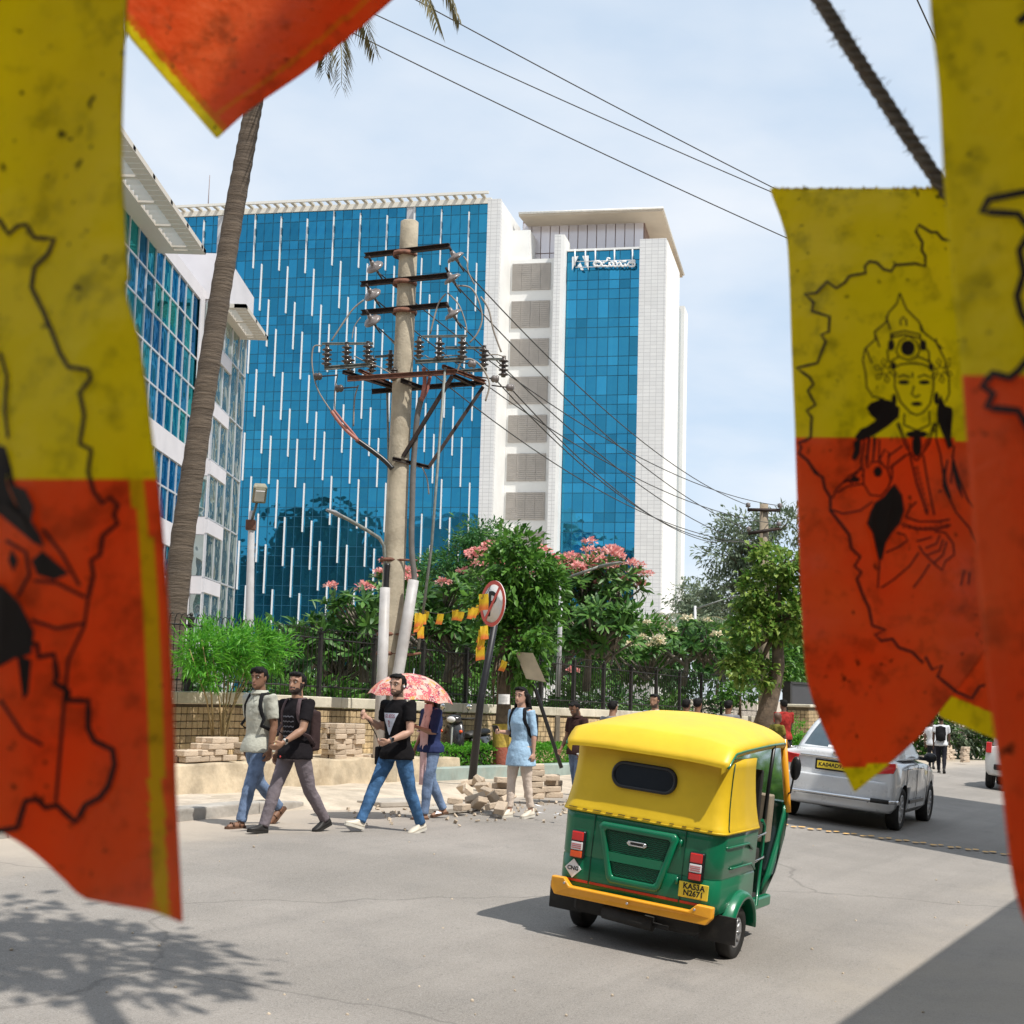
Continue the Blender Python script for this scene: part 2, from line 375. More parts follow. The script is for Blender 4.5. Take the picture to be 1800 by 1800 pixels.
for i in range(int((44-13)/tw)):
    u = 13+i*tw
    for k in range(9):
        z = wz(u)+.335+k*th; c = V((u, WALLV-.012+random.uniform(-.005, .004), z))
        if 15.6 < u < 23.6 and k >= 4 and cnt < 300:
            link('wall_tile', tile, wall, TR(c, random.uniform(-.02, .02))); cnt += 1
        else: rest.box(c, (tw-.012, .03, th-.012))
rest.build('tile_cladding', A_TILE2, wall)['kind'] = 'stuff'
# pilasters (dark) in the wall
A_DARK = mat('dark_stone', (.12, .10, .075), .9, var=.3)
for px in (800, 976):
    q = PV(px, 1270, WALLV); u = uv(q)[0]; MB().bx(u-.1, u+.1, WALLV-.07, WALLV+.05, wz(u), wz(u)+1.21).build('pilaster', A_DARK, wall, bev=.01)
plinth = MB(); us = [6+x*.2 for x in range(81)]
plinth.loft([[(u, PLV+.07*noise.noise(V((u*.9, 1, 1))), wz(u)+.02), (u, WALLV-.04, wz(u)+.02), (u, WALLV-.04, wz(u)+.50+.0*u), (u, PLV+.07+.09*noise.noise(V((u*1.3, 1, 1))), wz(u)+.48+.035*noise.noise(V((u*1.7, 4, 1))))] for u in us], sm=False)
tag(link('plinth', plinth.mesh('plinth', A_PLAS, bev=.02, seg=2), None, ROADM), 'low cream plastered plinth running along the foot of the compound wall', 'plinth')
# ------------------------------------------------------------------ iron fence
A_IRON = mat('black_iron', (.022, .02, .018), .55, metal=.2, var=.4, scale=12, dirt=.3, dirtc=(.1, .07, .045))
fence = thing('iron_fence', 'black iron railing with bent spear tops standing on the compound wall', 'fence', ROADM)
f0, f1, ft = 13.2, 42.0, WALLV+.12
def fz(u): return wz(u)+1.39
bm_ = MB(); bm_.tube([(0, 0, 0), (0, 0, .93), (0, -.004, 1.0), (0, -.03, 1.06), (0, -.075, 1.075), (0, -.105, 1.04)], [.0075, .0075, .0075, .0072, .0065, .004], n=5)
bar = bm_.mesh('bar', A_IRON)
pm = MB(); pm.box((0, 0, .5), (.065, .065, 1.0)); pm.box((0, 0, 1.02), (.085, .085, .04)); pm.ball((0, 0, 1.07), .03, 8, 5)
post = pm.mesh('post', A_IRON, bev=.004)
u = f0; k = 0; nb = 0
while u < f1:
    link('post', post, fence, TR(V((u, ft, fz(u)))))
    for zz_ in (.16, .92): MB().tube([(u, ft, fz(u)+zz_), (min(u+1.6, f1), ft, fz(u+1.6)+zz_)], [(.018, .012)]*2, n=4).build('rail', A_IRON, fence)
    for i in range(1, 14):
        uu = u+i*1.6/14
        if nb < 300: link('bar', bar, fence, TR(V((uu, ft, fz(uu))), random.uniform(-.3, .3))); nb += 1
    u += 1.6
# ------------------------------------------------------------------ glass office building
def glassmat(name, c, lo=.55, hi=1.25, rough=.03, metal=.9, warp=.06, wscale=.5, tint=0):
    m, nt, b = newmat(name); L = nt.links.new
    g = nd(nt, 'ShaderNodeNewGeometry'); oi = nd(nt, 'ShaderNodeObjectInfo'); ad = nd(nt, 'ShaderNodeMath', operation='ADD')
    L(g.outputs['Random Per Island'], ad.inputs[0]); L(oi.outputs['Random'], ad.inputs[1]); fr = nd(nt, 'ShaderNodeMath', operation='FRACT'); L(ad.outputs[0], fr.inputs[0])
    rp = nd(nt, 'ShaderNodeValToRGB'); e = rp.color_ramp.elements; e[0].position = 0; e[1].position = 1
    e[0].color = (*[x*lo for x in c], 1); e[1].color = (*[min(1, x*hi) for x in c], 1); k = e.new(.2); k.color = (*[x*.9 for x in c], 1); k = e.new(.8); k.color = (*c, 1)
    L(fr.outputs[0], rp.inputs[0]); L(rp.outputs[0], b.inputs['Base Color'])
    b.inputs['Metallic'].default_value = metal; b.inputs['Roughness'].default_value = rough
    if tint: b.inputs['Specular Tint'].default_value = (*[min(1, x*tint) for x in c], 1)
    co = nd(nt, 'ShaderNodeTexCoord'); n = nd(nt, 'ShaderNodeTexNoise', Scale=wscale, Detail=2.0); L(co.outputs['Object'], n.inputs['Vector'])
    bp = nd(nt, 'ShaderNodeBump', Strength=warp, Distance=1.0); L(n.outputs['Fac'], bp.inputs['Height']); L(bp.outputs[0], b.inputs['Normal'])
    return m
def tilewallmat():
    m, nt, b = newmat('white_tile_cladding'); L = nt.links.new
    co = nd(nt, 'ShaderNodeTexCoord'); sp = nd(nt, 'ShaderNodeSeparateXYZ'); L(co.outputs['Object'], sp.inputs[0])
    ad = nd(nt, 'ShaderNodeMath', operation='ADD'); L(sp.outputs['X'], ad.inputs[0]); L(sp.outputs['Y'], ad.inputs[1])
    cb = nd(nt, 'ShaderNodeCombineXYZ'); L(ad.outputs[0], cb.inputs[0]); L(sp.outputs['Z'], cb.inputs[1])
    br = nd(nt, 'ShaderNodeTexBrick', Scale=1.0); br.offset = 0
    for k, v_ in (('Color1', (.70, .70, .69, 1)), ('Color2', (.64, .64, .635, 1)), ('Mortar', (.44, .44, .44, 1))): br.inputs[k].default_value = v_
    for k, v_ in (('Mortar Size', .02), ('Brick Width', .62), ('Row Height', .36), ('Bias', 0)): br.inputs[k].default_value = v_
    L(cb.outputs[0], br.inputs['Vector'])
    n = nd(nt, 'ShaderNodeTexNoise', Scale=.3, Detail=8.0); L(co.outputs['Object'], n.inputs['Vector'])
    mp = nd(nt, 'ShaderNodeMapRange'); mp.inputs[1].default_value = .5; mp.inputs[2].default_value = .8; mp.inputs[4].default_value = .35; L(n.outputs['Fac'], mp.inputs[0])
    mx = nd(nt, 'ShaderNodeMix', data_type='RGBA'); L(mp.outputs[0], mx.inputs['Factor']); L(br.outputs['Color'], mx.inputs['A']); mx.inputs['B'].default_value = (.50, .49, .47, 1)
    L(mx.outputs['Result'], b.inputs['Base Color']); b.inputs['Roughness'].default_value = .6; return m
A_GLASS = glassmat('blue_glass', (.030, .245, .40), .74, 1.16, warp=.03)
A_GLASS2 = glassmat('blue_glass_light', (.038, .275, .44), .66, 1.25, warp=.03)
A_TILEW = tilewallmat()
A_WHITE = mat('white_paint', (.78, .78, .76), .6, var=.05, scale=.4, dirt=.2, dirtc=(.5, .49, .46))
A_MULL = mat('dark_mullion', (.012, .10, .17), .5, metal=.4, var=.1)
A_FIN = mat('white_fin', (.70, .71, .72), .5, var=.03)
A_BEIGE = mat('beige_louvre', (.46, .43, .40), .7, var=.08, scale=1.2)
A_SOF = mat('brown_soffit', (.50, .43, .34), .7, var=.08, scale=.5)
A_BRM = mat('brown_mullion', (.20, .13, .11), .5, var=.1)
BM = Matrix.Translation(V((-3.014, 140, .5))) @ Matrix.Rotation(math.radians(-12.5), 4, 'Z')
office = thing('office_building', 'tall office tower of blue glass with white piers and staggered white fins', 'building', BM)
ZT = 49.2                                    # local height of the roof line
FH = 3.86                                    # storey height
# grid: per storey a tall pane, a short pane and a mid pane
def zrows(z0, z1):
    r = []; z = z1; i = 0; hs = (1.0, 1.93, .93)
    while z > z0+.3:
        h = hs[i % 3]; r.append((max(z-h, z0), z, i % 3)); z -= h; i += 1
    return r
big = []                                     # every pane, largest in the picture first
def curtain(name, x0, x1, nx, y, z0, z1, keep):
    rs = zrows(z0, z1); w = (x1-x0)/nx
    core = MB(); core.bx(x0, x1, y+.02, y+.3, z0, z1)
    cw = core.build(name, A_MULL, office)
    g = MB()
    for i in range(nx+1): g.bx(x0+i*w-.03, x0+i*w+.03, y-.05, y+.02, z0, z1)
    for a, b, k in rs: g.bx(x0, x1, y-.045, y+.02, b-.03, b+.03)
    g.build('mullion_grid', A_MULL, cw)
    rest = MB(); m = A_GLASS if name == 'curtain_wall' else A_GLASS2; cache = {}; n = 0
    def pane(mb, sx, sz, c=(0, 0, 0)):
        c = V(c); mb.add([c+V(q) for q in ((-sx/2, 0, -sz/2), (sx/2, 0, -sz/2), (sx/2, 0, sz/2), (-sx/2, 0, sz/2), (-sx/2, .02, -sz/2), (sx/2, .02, -sz/2), (sx/2, .02, sz/2), (-sx/2, .02, sz/2))],
                         [(0, 1, 2, 3), (7, 6, 5, 4), (0, 4, 5, 1), (1, 5, 6, 2), (2, 6, 7, 3), (3, 7, 4, 0)])
    for ri, (a, b, k) in enumerate(rs):
        for i in range(nx):
            if k == 1 and n < keep and (x0+i*w > -32):
                key = round(b-a, 3)
                if key not in cache:
                    mb = MB(); pane(mb, w-.06, b-a-.06); cache[key] = mb.mesh('pane', m)
                link('pane', cache[key], cw, TR(V((x0+(i+.5)*w, y-.022, (a+b)/2)), random.gauss(0, .002), random.gauss(0, .002))); n += 1
            else: pane(rest, w-.06, b-a-.06, (x0+(i+.5)*w, y-.022, (a+b)/2))
    rest.build('glazing', m, cw)['kind'] = 'stuff'
    return cw
A0 = -41.0
curtain('curtain_wall', A0, -.15, 44, 0, -.5, ZT-.5, 230)
curtain('tower_curtain_wall', 7.0, 14.4, 7, 4.5, -.5, 44.9, 70)
# grey strips running up between the panes
for px in (345, 714):
    w = ray(px, 380); q = CAM + w*(140/w.y); x = (BM.inverted() @ q).x
    MB().bx(x-.45, x+.45, -.12, .0, 20 if px > 500 else 30, ZT-.55).build('service_strip', mat('grey_strip', (.45, .46, .48), .4, var=.2, scale=.4), office)
# white fins: each column carries its own run of lengths, stepping down the face
fin = {}
cwid = (-.15-A0)/44
for i in range(1, 44):
    ph = i % 3; x = A0+i*cwid
    z = ZT-.6 - {0: 0, 1: 5.2, 2: 8.9}[ph] - .35*((i//3) % 3)
    first = ph == 0
    while z > 1.5:
        ln = 5.6 if first else 4.8
        first = False; zb = max(z-ln, .2); key = round(z-zb, 2)
        if key not in fin: fin[key] = MB().box((0, 0, 0), (.085, .28, key)).mesh('fin', A_FIN, bev=.01)
        link('fin', fin[key], office, TR(V((x, -.2, (z+zb)/2)))); z = zb - 6.0
# pergola eave over the glass face
ev = MB(); ev.bx(A0, .2, -1.5, -1.25, ZT+.05, ZT+.3); ev.bx(A0, .2, -.2, .3, ZT-.5, ZT+.05)
e = ev.build('eave', mat('eave_white', (.70, .68, .62), .6, var=.05), office)
bk = MB().box((0, 0, 0), (.3, 1.2, .2)).mesh('bracket', mat('eave_tan', (.5, .46, .38), .7))
for i in range(44): link('bracket', bk, e, TR(V((A0+.5+i*.93, -.7, ZT+.12))))
# piers and the recessed stair bay
MB().bx(-.15, 1.15, -.2, 0.45, -.5, ZT-.1).build('pier', A_TILEW, office)
MB().bx(.1, 1.14, .46, 9, -.5, ZT-.15).build('side_wall', A_WHITE, office)
MB().bx(1.15, 3.0, 5.2, 12, -.5, ZT-1.6).build('side_wall', A_WHITE, office)
MB().bx(1.15, 6.0, 5.0, 9, -.5, 46.4-1.9).build('bay_wall', A_WHITE, office)
for k in range(11):
    z1 = 44.1-k*FH-.05; z0 = z1-2.75
    fr_ = MB(); fr_.bx(1.35, 5.25, 4.9, 5.0, z0, z1); win = fr_.build('bay_window', A_BEIGE, office)
    for j in range(4):
        x = 1.37+j*.97; lv = MB()
        for s_ in range(13): lv.box((x+.475, 4.87, z0+.13+s_*.208), (.93, .06, .17), Matrix.Rotation(.35, 3, 'X'))
        lv.build('louvre_panel', A_BEIGE, win)
MB().bx(5.95, 6.62, 3.0, 5.4, -.5, 46.3).build('pier', A_TILEW, office)
MB().bx(6.0, 6.95, 3.02, 6.5, -.5, 46.28).build('side_wall', A_WHITE, office)
MB().bx(14.42, 17.0, 3.0, 3.6, -.5, 45.5).build('pier', A_TILEW, office)
MB().bx(14.42, 17.05, 3.61, 15, -.5, 45.48).build('side_wall', A_WHITE, office)
MB().bx(7, 14.4, 4.3, 5.2, 44.95, 45.15).build('parapet', A_WHITE, office)
MB().bx(16.6, 17.0, 15, 17.5, -.5, 42.0).build('side_glazing', mat('grey_glass', (.35, .40, .42), .2, metal=.5), office)
MB().bx(16.4, 17.35, 17.5, 21, -.5, 42.6).build('rear_pier', A_WHITE, office)
# penthouse
MB().bx(1.6, 14.2, 8.05, 15, 44, 49.4).build('penthouse', A_BRM, office)
pg = mat('penthouse_glass', (.66, .62, .64), .15, metal=.35, var=.06, scale=.3, objvar=.1)
for i in range(13):
    for z0, z1 in ((44.0, 45.9), (46.0, 49.2)):
        MB().bx(1.66+i*.962, 1.66+i*.962+.88, 7.97, 8.03, z0, z1).build('penthouse_pane', pg, office)
def bs(px, py, y=3.9):
    o = BM @ V((0, y, 0)); by = (BM.to_3x3() @ V((0, 1, 0))); w = ray(px, py); t = (o-CAM).dot(by)/w.dot(by); return BM.inverted() @ (CAM+w*t)
rc = [bs(912, 374, 5.2), bs(1165, 365, 5.2), bs(1200, 487, 24), bs(1010, 440, 24)]; rc[3].z = rc[2].z = min(rc[2].z, rc[3].z)+.3
rf = MB(); rf.add([p-V((0, 0, .35)) for p in rc]+rc, [(3, 2, 1, 0), (4, 5, 6, 7), (0, 1, 5, 4), (1, 2, 6, 5), (2, 3, 7, 6), (3, 0, 4, 7)]); rf.build('roof', A_SOF, office)
MB().tube([rc[0]-V((0, .05, .05)), rc[1]-V((0, .05, .05)), rc[2]+V((.1, 0, -.05))], .13, n=6).build('roof_edge', mat('roof_edge_white', (.7, .68, .63), .6), office)
# roof sign: emblem and lettering
A_SIGN = mat('sign_white', (.8, .8, .8), .5, var=.03)
sg = thing('roof_sign', 'white emblem and lettering mounted on bars at the top of the tower glass', 'sign', BM)
def bs(px, py, y=3.9):
    o = BM @ V((0, y, 0)); by = (BM.to_3x3() @ V((0, 1, 0))); w = ray(px, py); t = (o-CAM).dot(by)/w.dot(by); return BM.inverted() @ (CAM+w*t)
def zp(a, b): return 820+a/3.6, 300+b/3.6
def sgpoly(pts, name):
    mb = MB(); lo = [bs(*zp(*p)) for p in pts]; n_ = len(lo)
    mb.add(lo+[p+V((0, .18, 0)) for p in lo], [list(range(n_)), list(range(n_, 2*n_))[::-1]]+[(i, (i+1) % n_, n_+(i+1) % n_, n_+i) for i in range(n_)])
    mb.build(name, A_SIGN, sg)
sgpoly([(668, 545), (707, 540), (668, 628)], 'emblem'); sgpoly([(732, 540), (772, 537), (771, 628)], 'emblem'); sgpoly([(720, 580), (741, 627), (724, 628), (714, 606), (700, 606)], 'emblem')
def stroke(pts, r, name='lettering'):
    q = [bs(*zp(*p)) for p in pts]; MB().tube(q, [(r, r)]*len(q), n=6, up=V((0, 1, 0))).build(name, A_SIGN, sg)
def arc(cx, cy, rx, ry, a0, a1, n_=9): return [(cx+rx*math.cos(math.radians(a0+(a1-a0)*i/(n_-1))), cy+ry*math.sin(math.radians(a0+(a1-a0)*i/(n_-1)))) for i in range(n_)]
R_ = .1
stroke(arc(817, 590, 12, 14, 330, 40)+[(835, 606), (848, 600)]+arc(842, 590, 11, 12, 40, -140), R_); stroke([(806, 574), (842, 572)], R_)
stroke(arc(868, 594, 11, 11, 300, 40), R_); stroke(arc(890, 596, 13, 10, 160, -20)+[(905, 580)], R_); stroke([(862, 576), (884, 574), (893, 560)], R_); stroke(arc(898, 560, 9, 6, 180, 360), R_)
stroke(arc(918, 592, 11, 13, 180, -160), R_); stroke(arc(942, 594, 12, 12, 150, -60)+[(948, 576), (925, 575)], R_); stroke([(956, 606), (970, 602)]+arc(968, 590, 8, 10, 60, -180), R_)
stroke(arc(990, 594, 11, 12, 200, -20), R_); stroke(arc(1010, 590, 8, 14, 180, 0)+[(1020, 600)], R_); stroke([(980, 577), (1012, 574)], R_)
stroke(arc(1034, 592, 10, 13, 340, 60)+[(1048, 606)]+arc(1054, 592, 11, 13, 60, -150)+[(1040, 572), (1060, 570)], R_); stroke(arc(1056, 574, 9, 6, 180, 380), R_)
for a, b in (((700, 575), (1060, 566)), ((690, 612), (1060, 602))): stroke([a, b], .035, 'mount_bar')
for x in (686, 752, 815, 936, 1050): stroke([(x, 497), (x, 600)], .07, 'mount_bar')
# entrance canopy and low annexe
MB().add([bs(1085, 1092, -9), bs(1175, 1090, -14), bs(1200, 1110, -14), bs(1120, 1125, -9)]+[bs(1085, 1092, 0), bs(1175, 1090, 0), bs(1200, 1110, 0), bs(1120, 1125, 0)], [(0, 1, 2, 3), (7, 6, 5, 4), (0, 4, 5, 1), (1, 5, 6, 2), (2, 6, 7, 3), (3, 7, 4, 0)]).build('entrance_canopy', A_SOF, office)
MB().bx(-12, 19, -3, -1, -.5, 3.2).build('podium', A_WHITE, office)
MB().cyl((-31, 3, ZT), (-31, 3, ZT+5), .06, .03, 6).build('aerial', A_BRM, office)
# ------------------------------------------------------------------ left building: two glass blocks seen along their face
A_TG = [glassmat('teal_glass_%d' % i, c, .6, 1.2, .04, .85, .04, .6, 1.6) for i, c in enumerate(((.015, .27, .42), (.025, .34, .42), (.012, .23, .38), (.035, .36, .38)))]
A_PG = glassmat('pale_glass', (.40, .46, .44), .7, 1.25, .04, .85, .35, .4, 1.6)
A_PANEL = mat('white_panel', (.58, .56, .58), .45, var=.06, scale=.5)
A_SIL = mat('silver_mullion', (.62, .62, .64), .35, metal=.5, var=.05)
XL = -18.6
lb = thing('glass_block', 'white panelled block with teal windows and slatted sunshade canopies', 'building', V((XL, 92, .4)))
def pl(px, py, x=XL):                       # point on the upright plane x = const, in building coordinates
    w = ray(px, py); t = x/w.x; return CAM+w*t-V((XL, 92, .4))
Y0, Y1 = -36.0, -6.7                        # near block, local y;  its face is the plane x = 0
MB().bx(-25, -.12, Y0, Y1, -.4, 24.5).build('wall', A_PANEL, lb)
for z0, z1 in ((-.4, .6), (4.1, 5.4), (8.8, 10.1), (13.5, 14.8), (23.7, 24.5)): MB().bx(-.1, .1, Y0, Y1, z0, z1).build('spandrel_band', A_PANEL, lb)
nx_ = 16; w = (Y1-1.0-Y0)/nx_
for z0, z1, nr in ((.6, 4.1, 2), (5.4, 8.8, 2), (10.1, 13.5, 2), (14.8, 23.7, 5)):
    fr_ = MB(); h_ = (z1-z0)/nr
    for i in range(nx_+1): fr_.bx(-.1, .06, Y0+i*w-.05, Y0+i*w+.05, z0, z1)
    for k in range(1, nr): fr_.bx(-.1, .05, Y0, Y1-1, z0+k*h_-.05, z0+k*h_+.05)
    wn_ = fr_.build('window_frame', A_SIL, lb)
    for i in range(nx_):
        for k in range(nr): MB().bx(-.06, -.02, Y0+i*w+.05, Y0+(i+1)*w-.05, z0+k*h_+.05, z0+(k+1)*h_-.05).build('pane', random.choice(A_TG), wn_)
MB().bx(-.1, .14, Y1-1.05, Y1-.0, -.4, 24.5).build('corner_panel', A_PANEL, lb)
def canopy(name, x0, x1, y0, y1, z, n_):
    c = MB(); c.bx(x0, x1, y0, y0+.5, z-.12, z+.12); c.bx(x0, x1, y1-.6, y1, z-.12, z+.12); c.bx(x1-.7, x1, y0, y1, z-.125, z+.125); c.bx(x0, x0+(x1-x0)*.42, y0, y1, z-.115, z+.115)
    k = c.build(name, mat('canopy_metal', (.52, .48, .42), .5, var=.05), lb)
    for i in range(n_):
        yy = y0+.5+(y1-y0-1.1)*(i+.5)/n_
        if i % 5 == 4: MB().bx(x0, x1, yy-.2, yy+.2, z-.1, z+.1).build('canopy_beam', MATS['canopy_metal'], k)
        MB().box(((x0+.42*(x1-x0)+x1)/2, yy, z), ((x1-x0)*.5, .12, .3), Matrix.Rotation(.5, 3, 'X')).build('slat', A_WHITE, k)
canopy('sunshade_canopy', -.2, 2.4, Y0, -17.6, 23.6, 25)
# far block: pale glass, stepping out to the right
Y2, Y3, XF = -6.6, 3.2, .8
MB().bx(-20, XF, Y2, Y3, -.4, 24).build('wall', A_PANEL, lb)
MB().bx(-3.5, XF+.4, Y2-.1, Y3, 24.02, 26.8).build('parapet_block', A_PANEL, lb)
for f in range(7):
    zb = .2+f*3.45
    fr_ = MB(); ys = [Y2+.1+i*2.4 for i in range(5)]
    for y in ys: fr_.bx(XF, XF+.12, y-.05, y+.05, zb, zb+3.45)
    fr_.bx(XF, XF+.12, Y2, Y3, zb+.45, zb+.53)
    wn_ = fr_.build('window_frame', A_SIL, lb)
    MB().bx(XF, XF+.16, Y2, Y2+4.7, zb-.4, zb+.4).build('spandrel_band', A_PANEL, lb)
    for i in range(4):
        for z0, z1 in ((zb+.53, zb+3.45), (zb+.0, zb+.45)):
            MB().bx(XF, XF+.05, ys[i]+.05, ys[i+1]-.05, z0, z1).build('pale_pane', A_PG, wn_)
    MB().bx(.16, XF, Y2-.06, Y2, zb-.5, zb+.5).build('spandrel_band', A_PANEL, lb)
    MB().bx(.18, XF-.03, Y2-.05, Y2, zb+.55, zb+2.9).build('pale_pane', A_PG, wn_)
canopy('sunshade_canopy', .5, 2.6, Y2-.3, 1.2, 23.6, 10)
# ------------------------------------------------------------------ auto rickshaw
A_GREEN = mat('green_paint', (.001, .15, .066), .3, var=.1, scale=3, coat=.35, dirt=.05, dirtc=(.16, .15, .10))
A_YELLOW = mat('yellow_hood', (.76, .50, .015), .42, var=.08, scale=3, bump=.22, bscale=7, dirt=.2, dirtc=(.46, .31, .03))
A_ORANGE = mat('orange_bumper', (.84, .36, .012), .4, var=.08, coat=.3, dirt=.12, dirtc=(.4, .22, .05))
A_BLACK = mat('black_rubber', (.014, .013, .012), .7, var=.3, scale=14, dirt=.5, dirtc=(.07, .06, .05))
A_BPL = mat('black_plastic', (.012, .012, .013), .35, var=.2)
A_CHROME = mat('chrome', (.72, .72, .72), .15, metal=1., var=.05)
A_SILVER = mat('silver_rim', (.55, .55, .56), .35, metal=.8, var=.1)
A_RED = mat('red_lens', (.62, .022, .02), .18, var=.1, coat=.6)
A_LENS = mat('clear_lens', (.72, .70, .70), .15, var=.08, coat=.6)
A_AMB = mat('amber_lens', (.80, .10, .02), .18, var=.1, coat=.6)
A_DG = mat('dark_green_mesh', (.003, .05, .024), .5, var=.2)
A_WINDOW = mat('dark_window', (.012, .016, .022), .06, var=.1, spec=.8)
A_PLATE = mat('yellow_plate', (.82, .60, .04), .5, var=.06, dirt=.15)
A_INK = mat('black_print', (.012, .011, .01), .7, var=.1)
A_BEIGEP = mat('beige_panel', (.27, .22, .16), .7, var=.2)
A_VINYL = mat('dark_vinyl', (.03, .028, .026), .5, var=.3)
A_STK = mat('white_sticker', (.78, .78, .78), .5, var=.04)
A_UNDER = mat('underbody', (.02, .019, .018), .85, var=.4, scale=10)
def arc2(cx, cy, r, a0, a1, n): return [(cx+r*math.cos(math.radians(a0+(a1-a0)*i/n)), cy+r*math.sin(math.radians(a0+(a1-a0)*i/n))) for i in range(n+1)]
def uring(z, hw, yr, yf, rc, t=.02, bulge=0.):
    """a thick U seen from above, open to the front"""
    def path(hw, yr, rc):
        p = [(hw, yf), (hw, (yf+yr+rc)/2)] + arc2(hw-rc, yr+rc, rc, 0, -90, 7)
        xs = [hw-rc-(2*(hw-rc))*k/10 for k in range(1, 10)]
        p += [(x, yr) for x in xs] + arc2(-hw+rc, yr+rc, rc, -90, -180, 7) + [(-hw, (yf+yr+rc)/2), (-hw, yf)]
        if bulge: p = [(x, y - bulge*max(0, min(1, (.40-abs(x))/.07)) if y < yr+.02 else y) for x, y in p]
        return p
    o = path(hw, yr, rc); i = path(hw-t, yr+t, rc)[::-1]
    return [V((x, y, z)) for x, y in o+i]
def prism_y(poly, y0, y1): return MB().prism(poly, y0, y1, lambda a, b, d: V((a, d, b)))
def rrect(w, h, r, n=5, cx=0, cy=0):
    p = []
    for (sx, sy, a) in ((1, 1, 0), (-1, 1, 90), (-1, -1, 180), (1, -1, 270)): p += arc2(cx+sx*(w/2-r), cy+sy*(h/2-r), r, a, a+90, n)
    return p
def wheel(parent, c, R, W, rimr, spokes=10, side=1, tm=A_BLACK, rm=A_SILVER, name='wheel'):
    c = V(c); t = MB(); r0 = rimr; h = W/2
    t.lathe([(r0, -h*.8), (R*.9, -h), (R*.98, -h*.75), (R, -h*.3), (R, h*.3), (R*.98, h*.75), (R*.9, h), (r0, h*.8), (r0*.96, 0)], c, V((side, 0, 0)), 28)
    w = t.build(name, tm, parent)
    r = MB(); r.lathe([(r0*1.0, h*.5), (r0*1.0, h*.82), (r0*.9, h*.86), (r0*.82, h*.55), (r0*.3, h*.4), (r0*.25, h*.75), (.001, h*.8)], c, V((side, 0, 0)), 24)
    for k in range(spokes):
        a = 2*math.pi*k/spokes; d = V((0, math.cos(a), math.sin(a)))
        r.tube([c+V((side*h*.62, 0, 0))+d*r0*.2, c+V((side*h*.72, 0, 0))+d*r0*.9], [(r0*.07, .012), (r0*.1, .012)], n=6, up=V((1, 0, 0)))
    r.build('rim', rm, w); return w
AM = TR(V((1.135, 11.6, .0)), -AL, 0, .1)
auto = thing('auto_rickshaw', 'green and yellow auto rickshaw with orange rear bumper driving along the road', 'auto rickshaw', AM)
body = MB().loft([uring(z, hw, yr, yf, rc) for z, hw, yr, yf, rc in
    ((.36, .60, -.40, .44, .10), (.38, .625, -.425, .44, .11), (.46, .635, -.435, .43, .12), (.62, .635, -.44, .42, .12), (.63, .628, -.433, .42, .12), (.64, .635, -.44, .42, .12), (.80, .64, -.435, .40, .12), (.90, .645, -.43, .39, .12), (.985, .648, -.43, .375, .12))]).build('rear_body', A_GREEN, auto)
hood = MB().loft([uring(z, hw, yr, yf, rc, .02, bu) for z, hw, yr, yf, rc, bu in
    ((.955, .655, -.446, .375, .10, 0), (.975, .657, -.449, .37, .10, 0), (1.0, .648, -.441, .365, .10, 0), (1.07, .638, -.425, .34, .10, .004), (1.14, .629, -.41, .32, .10, .012), (1.25, .622, -.393, .29, .10, .02), (1.36, .62, -.383, .26, .10, .02), (1.43, .622, -.382, .24, .10, .010), (1.50, .63, -.386, .22, .10, 0))]).build('hood_curtain', A_YELLOW, auto)
def roofring(y, hw, ze, zc, t=.022):
    o = []; n = 22
    for k in range(n+1):
        s = -1+2*k/n; o.append(V((hw*s, y, ze+(zc-ze)*(1-abs(s)**3.6))))
    o = [V((-hw-.002, y, ze-.045))]+o+[V((hw+.002, y, ze-.045))]
    return o+[V((p.x*.965, p.y, p.z-t)) for p in o[::-1]]
RS = ((-.49, .62, 1.462, 1.478), (-.487, .64, 1.474, 1.492), (-.475, .648, 1.488, 1.512), (-.42, .65, 1.535, 1.575), (-.36, .65, 1.572, 1.625), (-.33, .65, 1.578, 1.638), (-.15, .648, 1.592, 1.675), (.1, .645, 1.605, 1.715), (.5, .63, 1.62, 1.755), (.9, .59, 1.62, 1.75), (1.2, .54, 1.61, 1.72), (1.38, .49, 1.59, 1.68), (1.46, .46, 1.57, 1.63))
roof = MB().loft([roofring(*r) for r in RS]).build('canopy_roof', A_YELLOW, auto)
for s in (-1, 1):
    MB().tube([(s*(r[1]+.004), r[0], r[2]-.03) for r in RS[1:]], .009, n=6).build('piping', A_GREEN, roof)
    MB().tube([(s*(hw+.004), yr+.10, z) for z, hw, yr in ((.98, .657, -.446), (1.0, .648, -.441), (1.14, .629, -.41), (1.25, .622, -.393), (1.36, .62, -.383), (1.47, .627, -.384))], .005, n=5).build('seam', A_DG, hood)
MB().loft([uring(z, hw, -.452, .37, .10, .012) for z, hw in ((.958, .660), (.972, .660))]).build('hem', mat('hood_hem', (.62, .42, .01), .5), hood)
for k in range(12):
    x = -.55+k*.1; MB().box((x, -.4535, .982-.004*(k % 2)), (random.uniform(.03, .07), .004, .005)).build('stitch', A_VINYL, hood)
# rear window
wy = -.385
wfr = MB(); o = rrect(.52, .20, .095, 6, -.015, 1.278); i_ = rrect(.475, .155, .072, 6, -.015, 1.278)
def wyf(z, off): return -.348-.025-(.010 if z < 1.27 else 0) + off
wfr.loft([[V((a, -.415+off-(1.275-b)*.08-.008, b)) for a, b in P_] for P_, off in ((o, .02), (o, -.012), (i_, -.015), (i_, .002))], cap=False)
wf = wfr.build('rear_window', A_BPL, auto)
MB().add([V((a, -.426-(1.275-b)*.08, b)) for a, b in i_], [list(range(len(i_)))]).build('pane', A_WINDOW, wf)
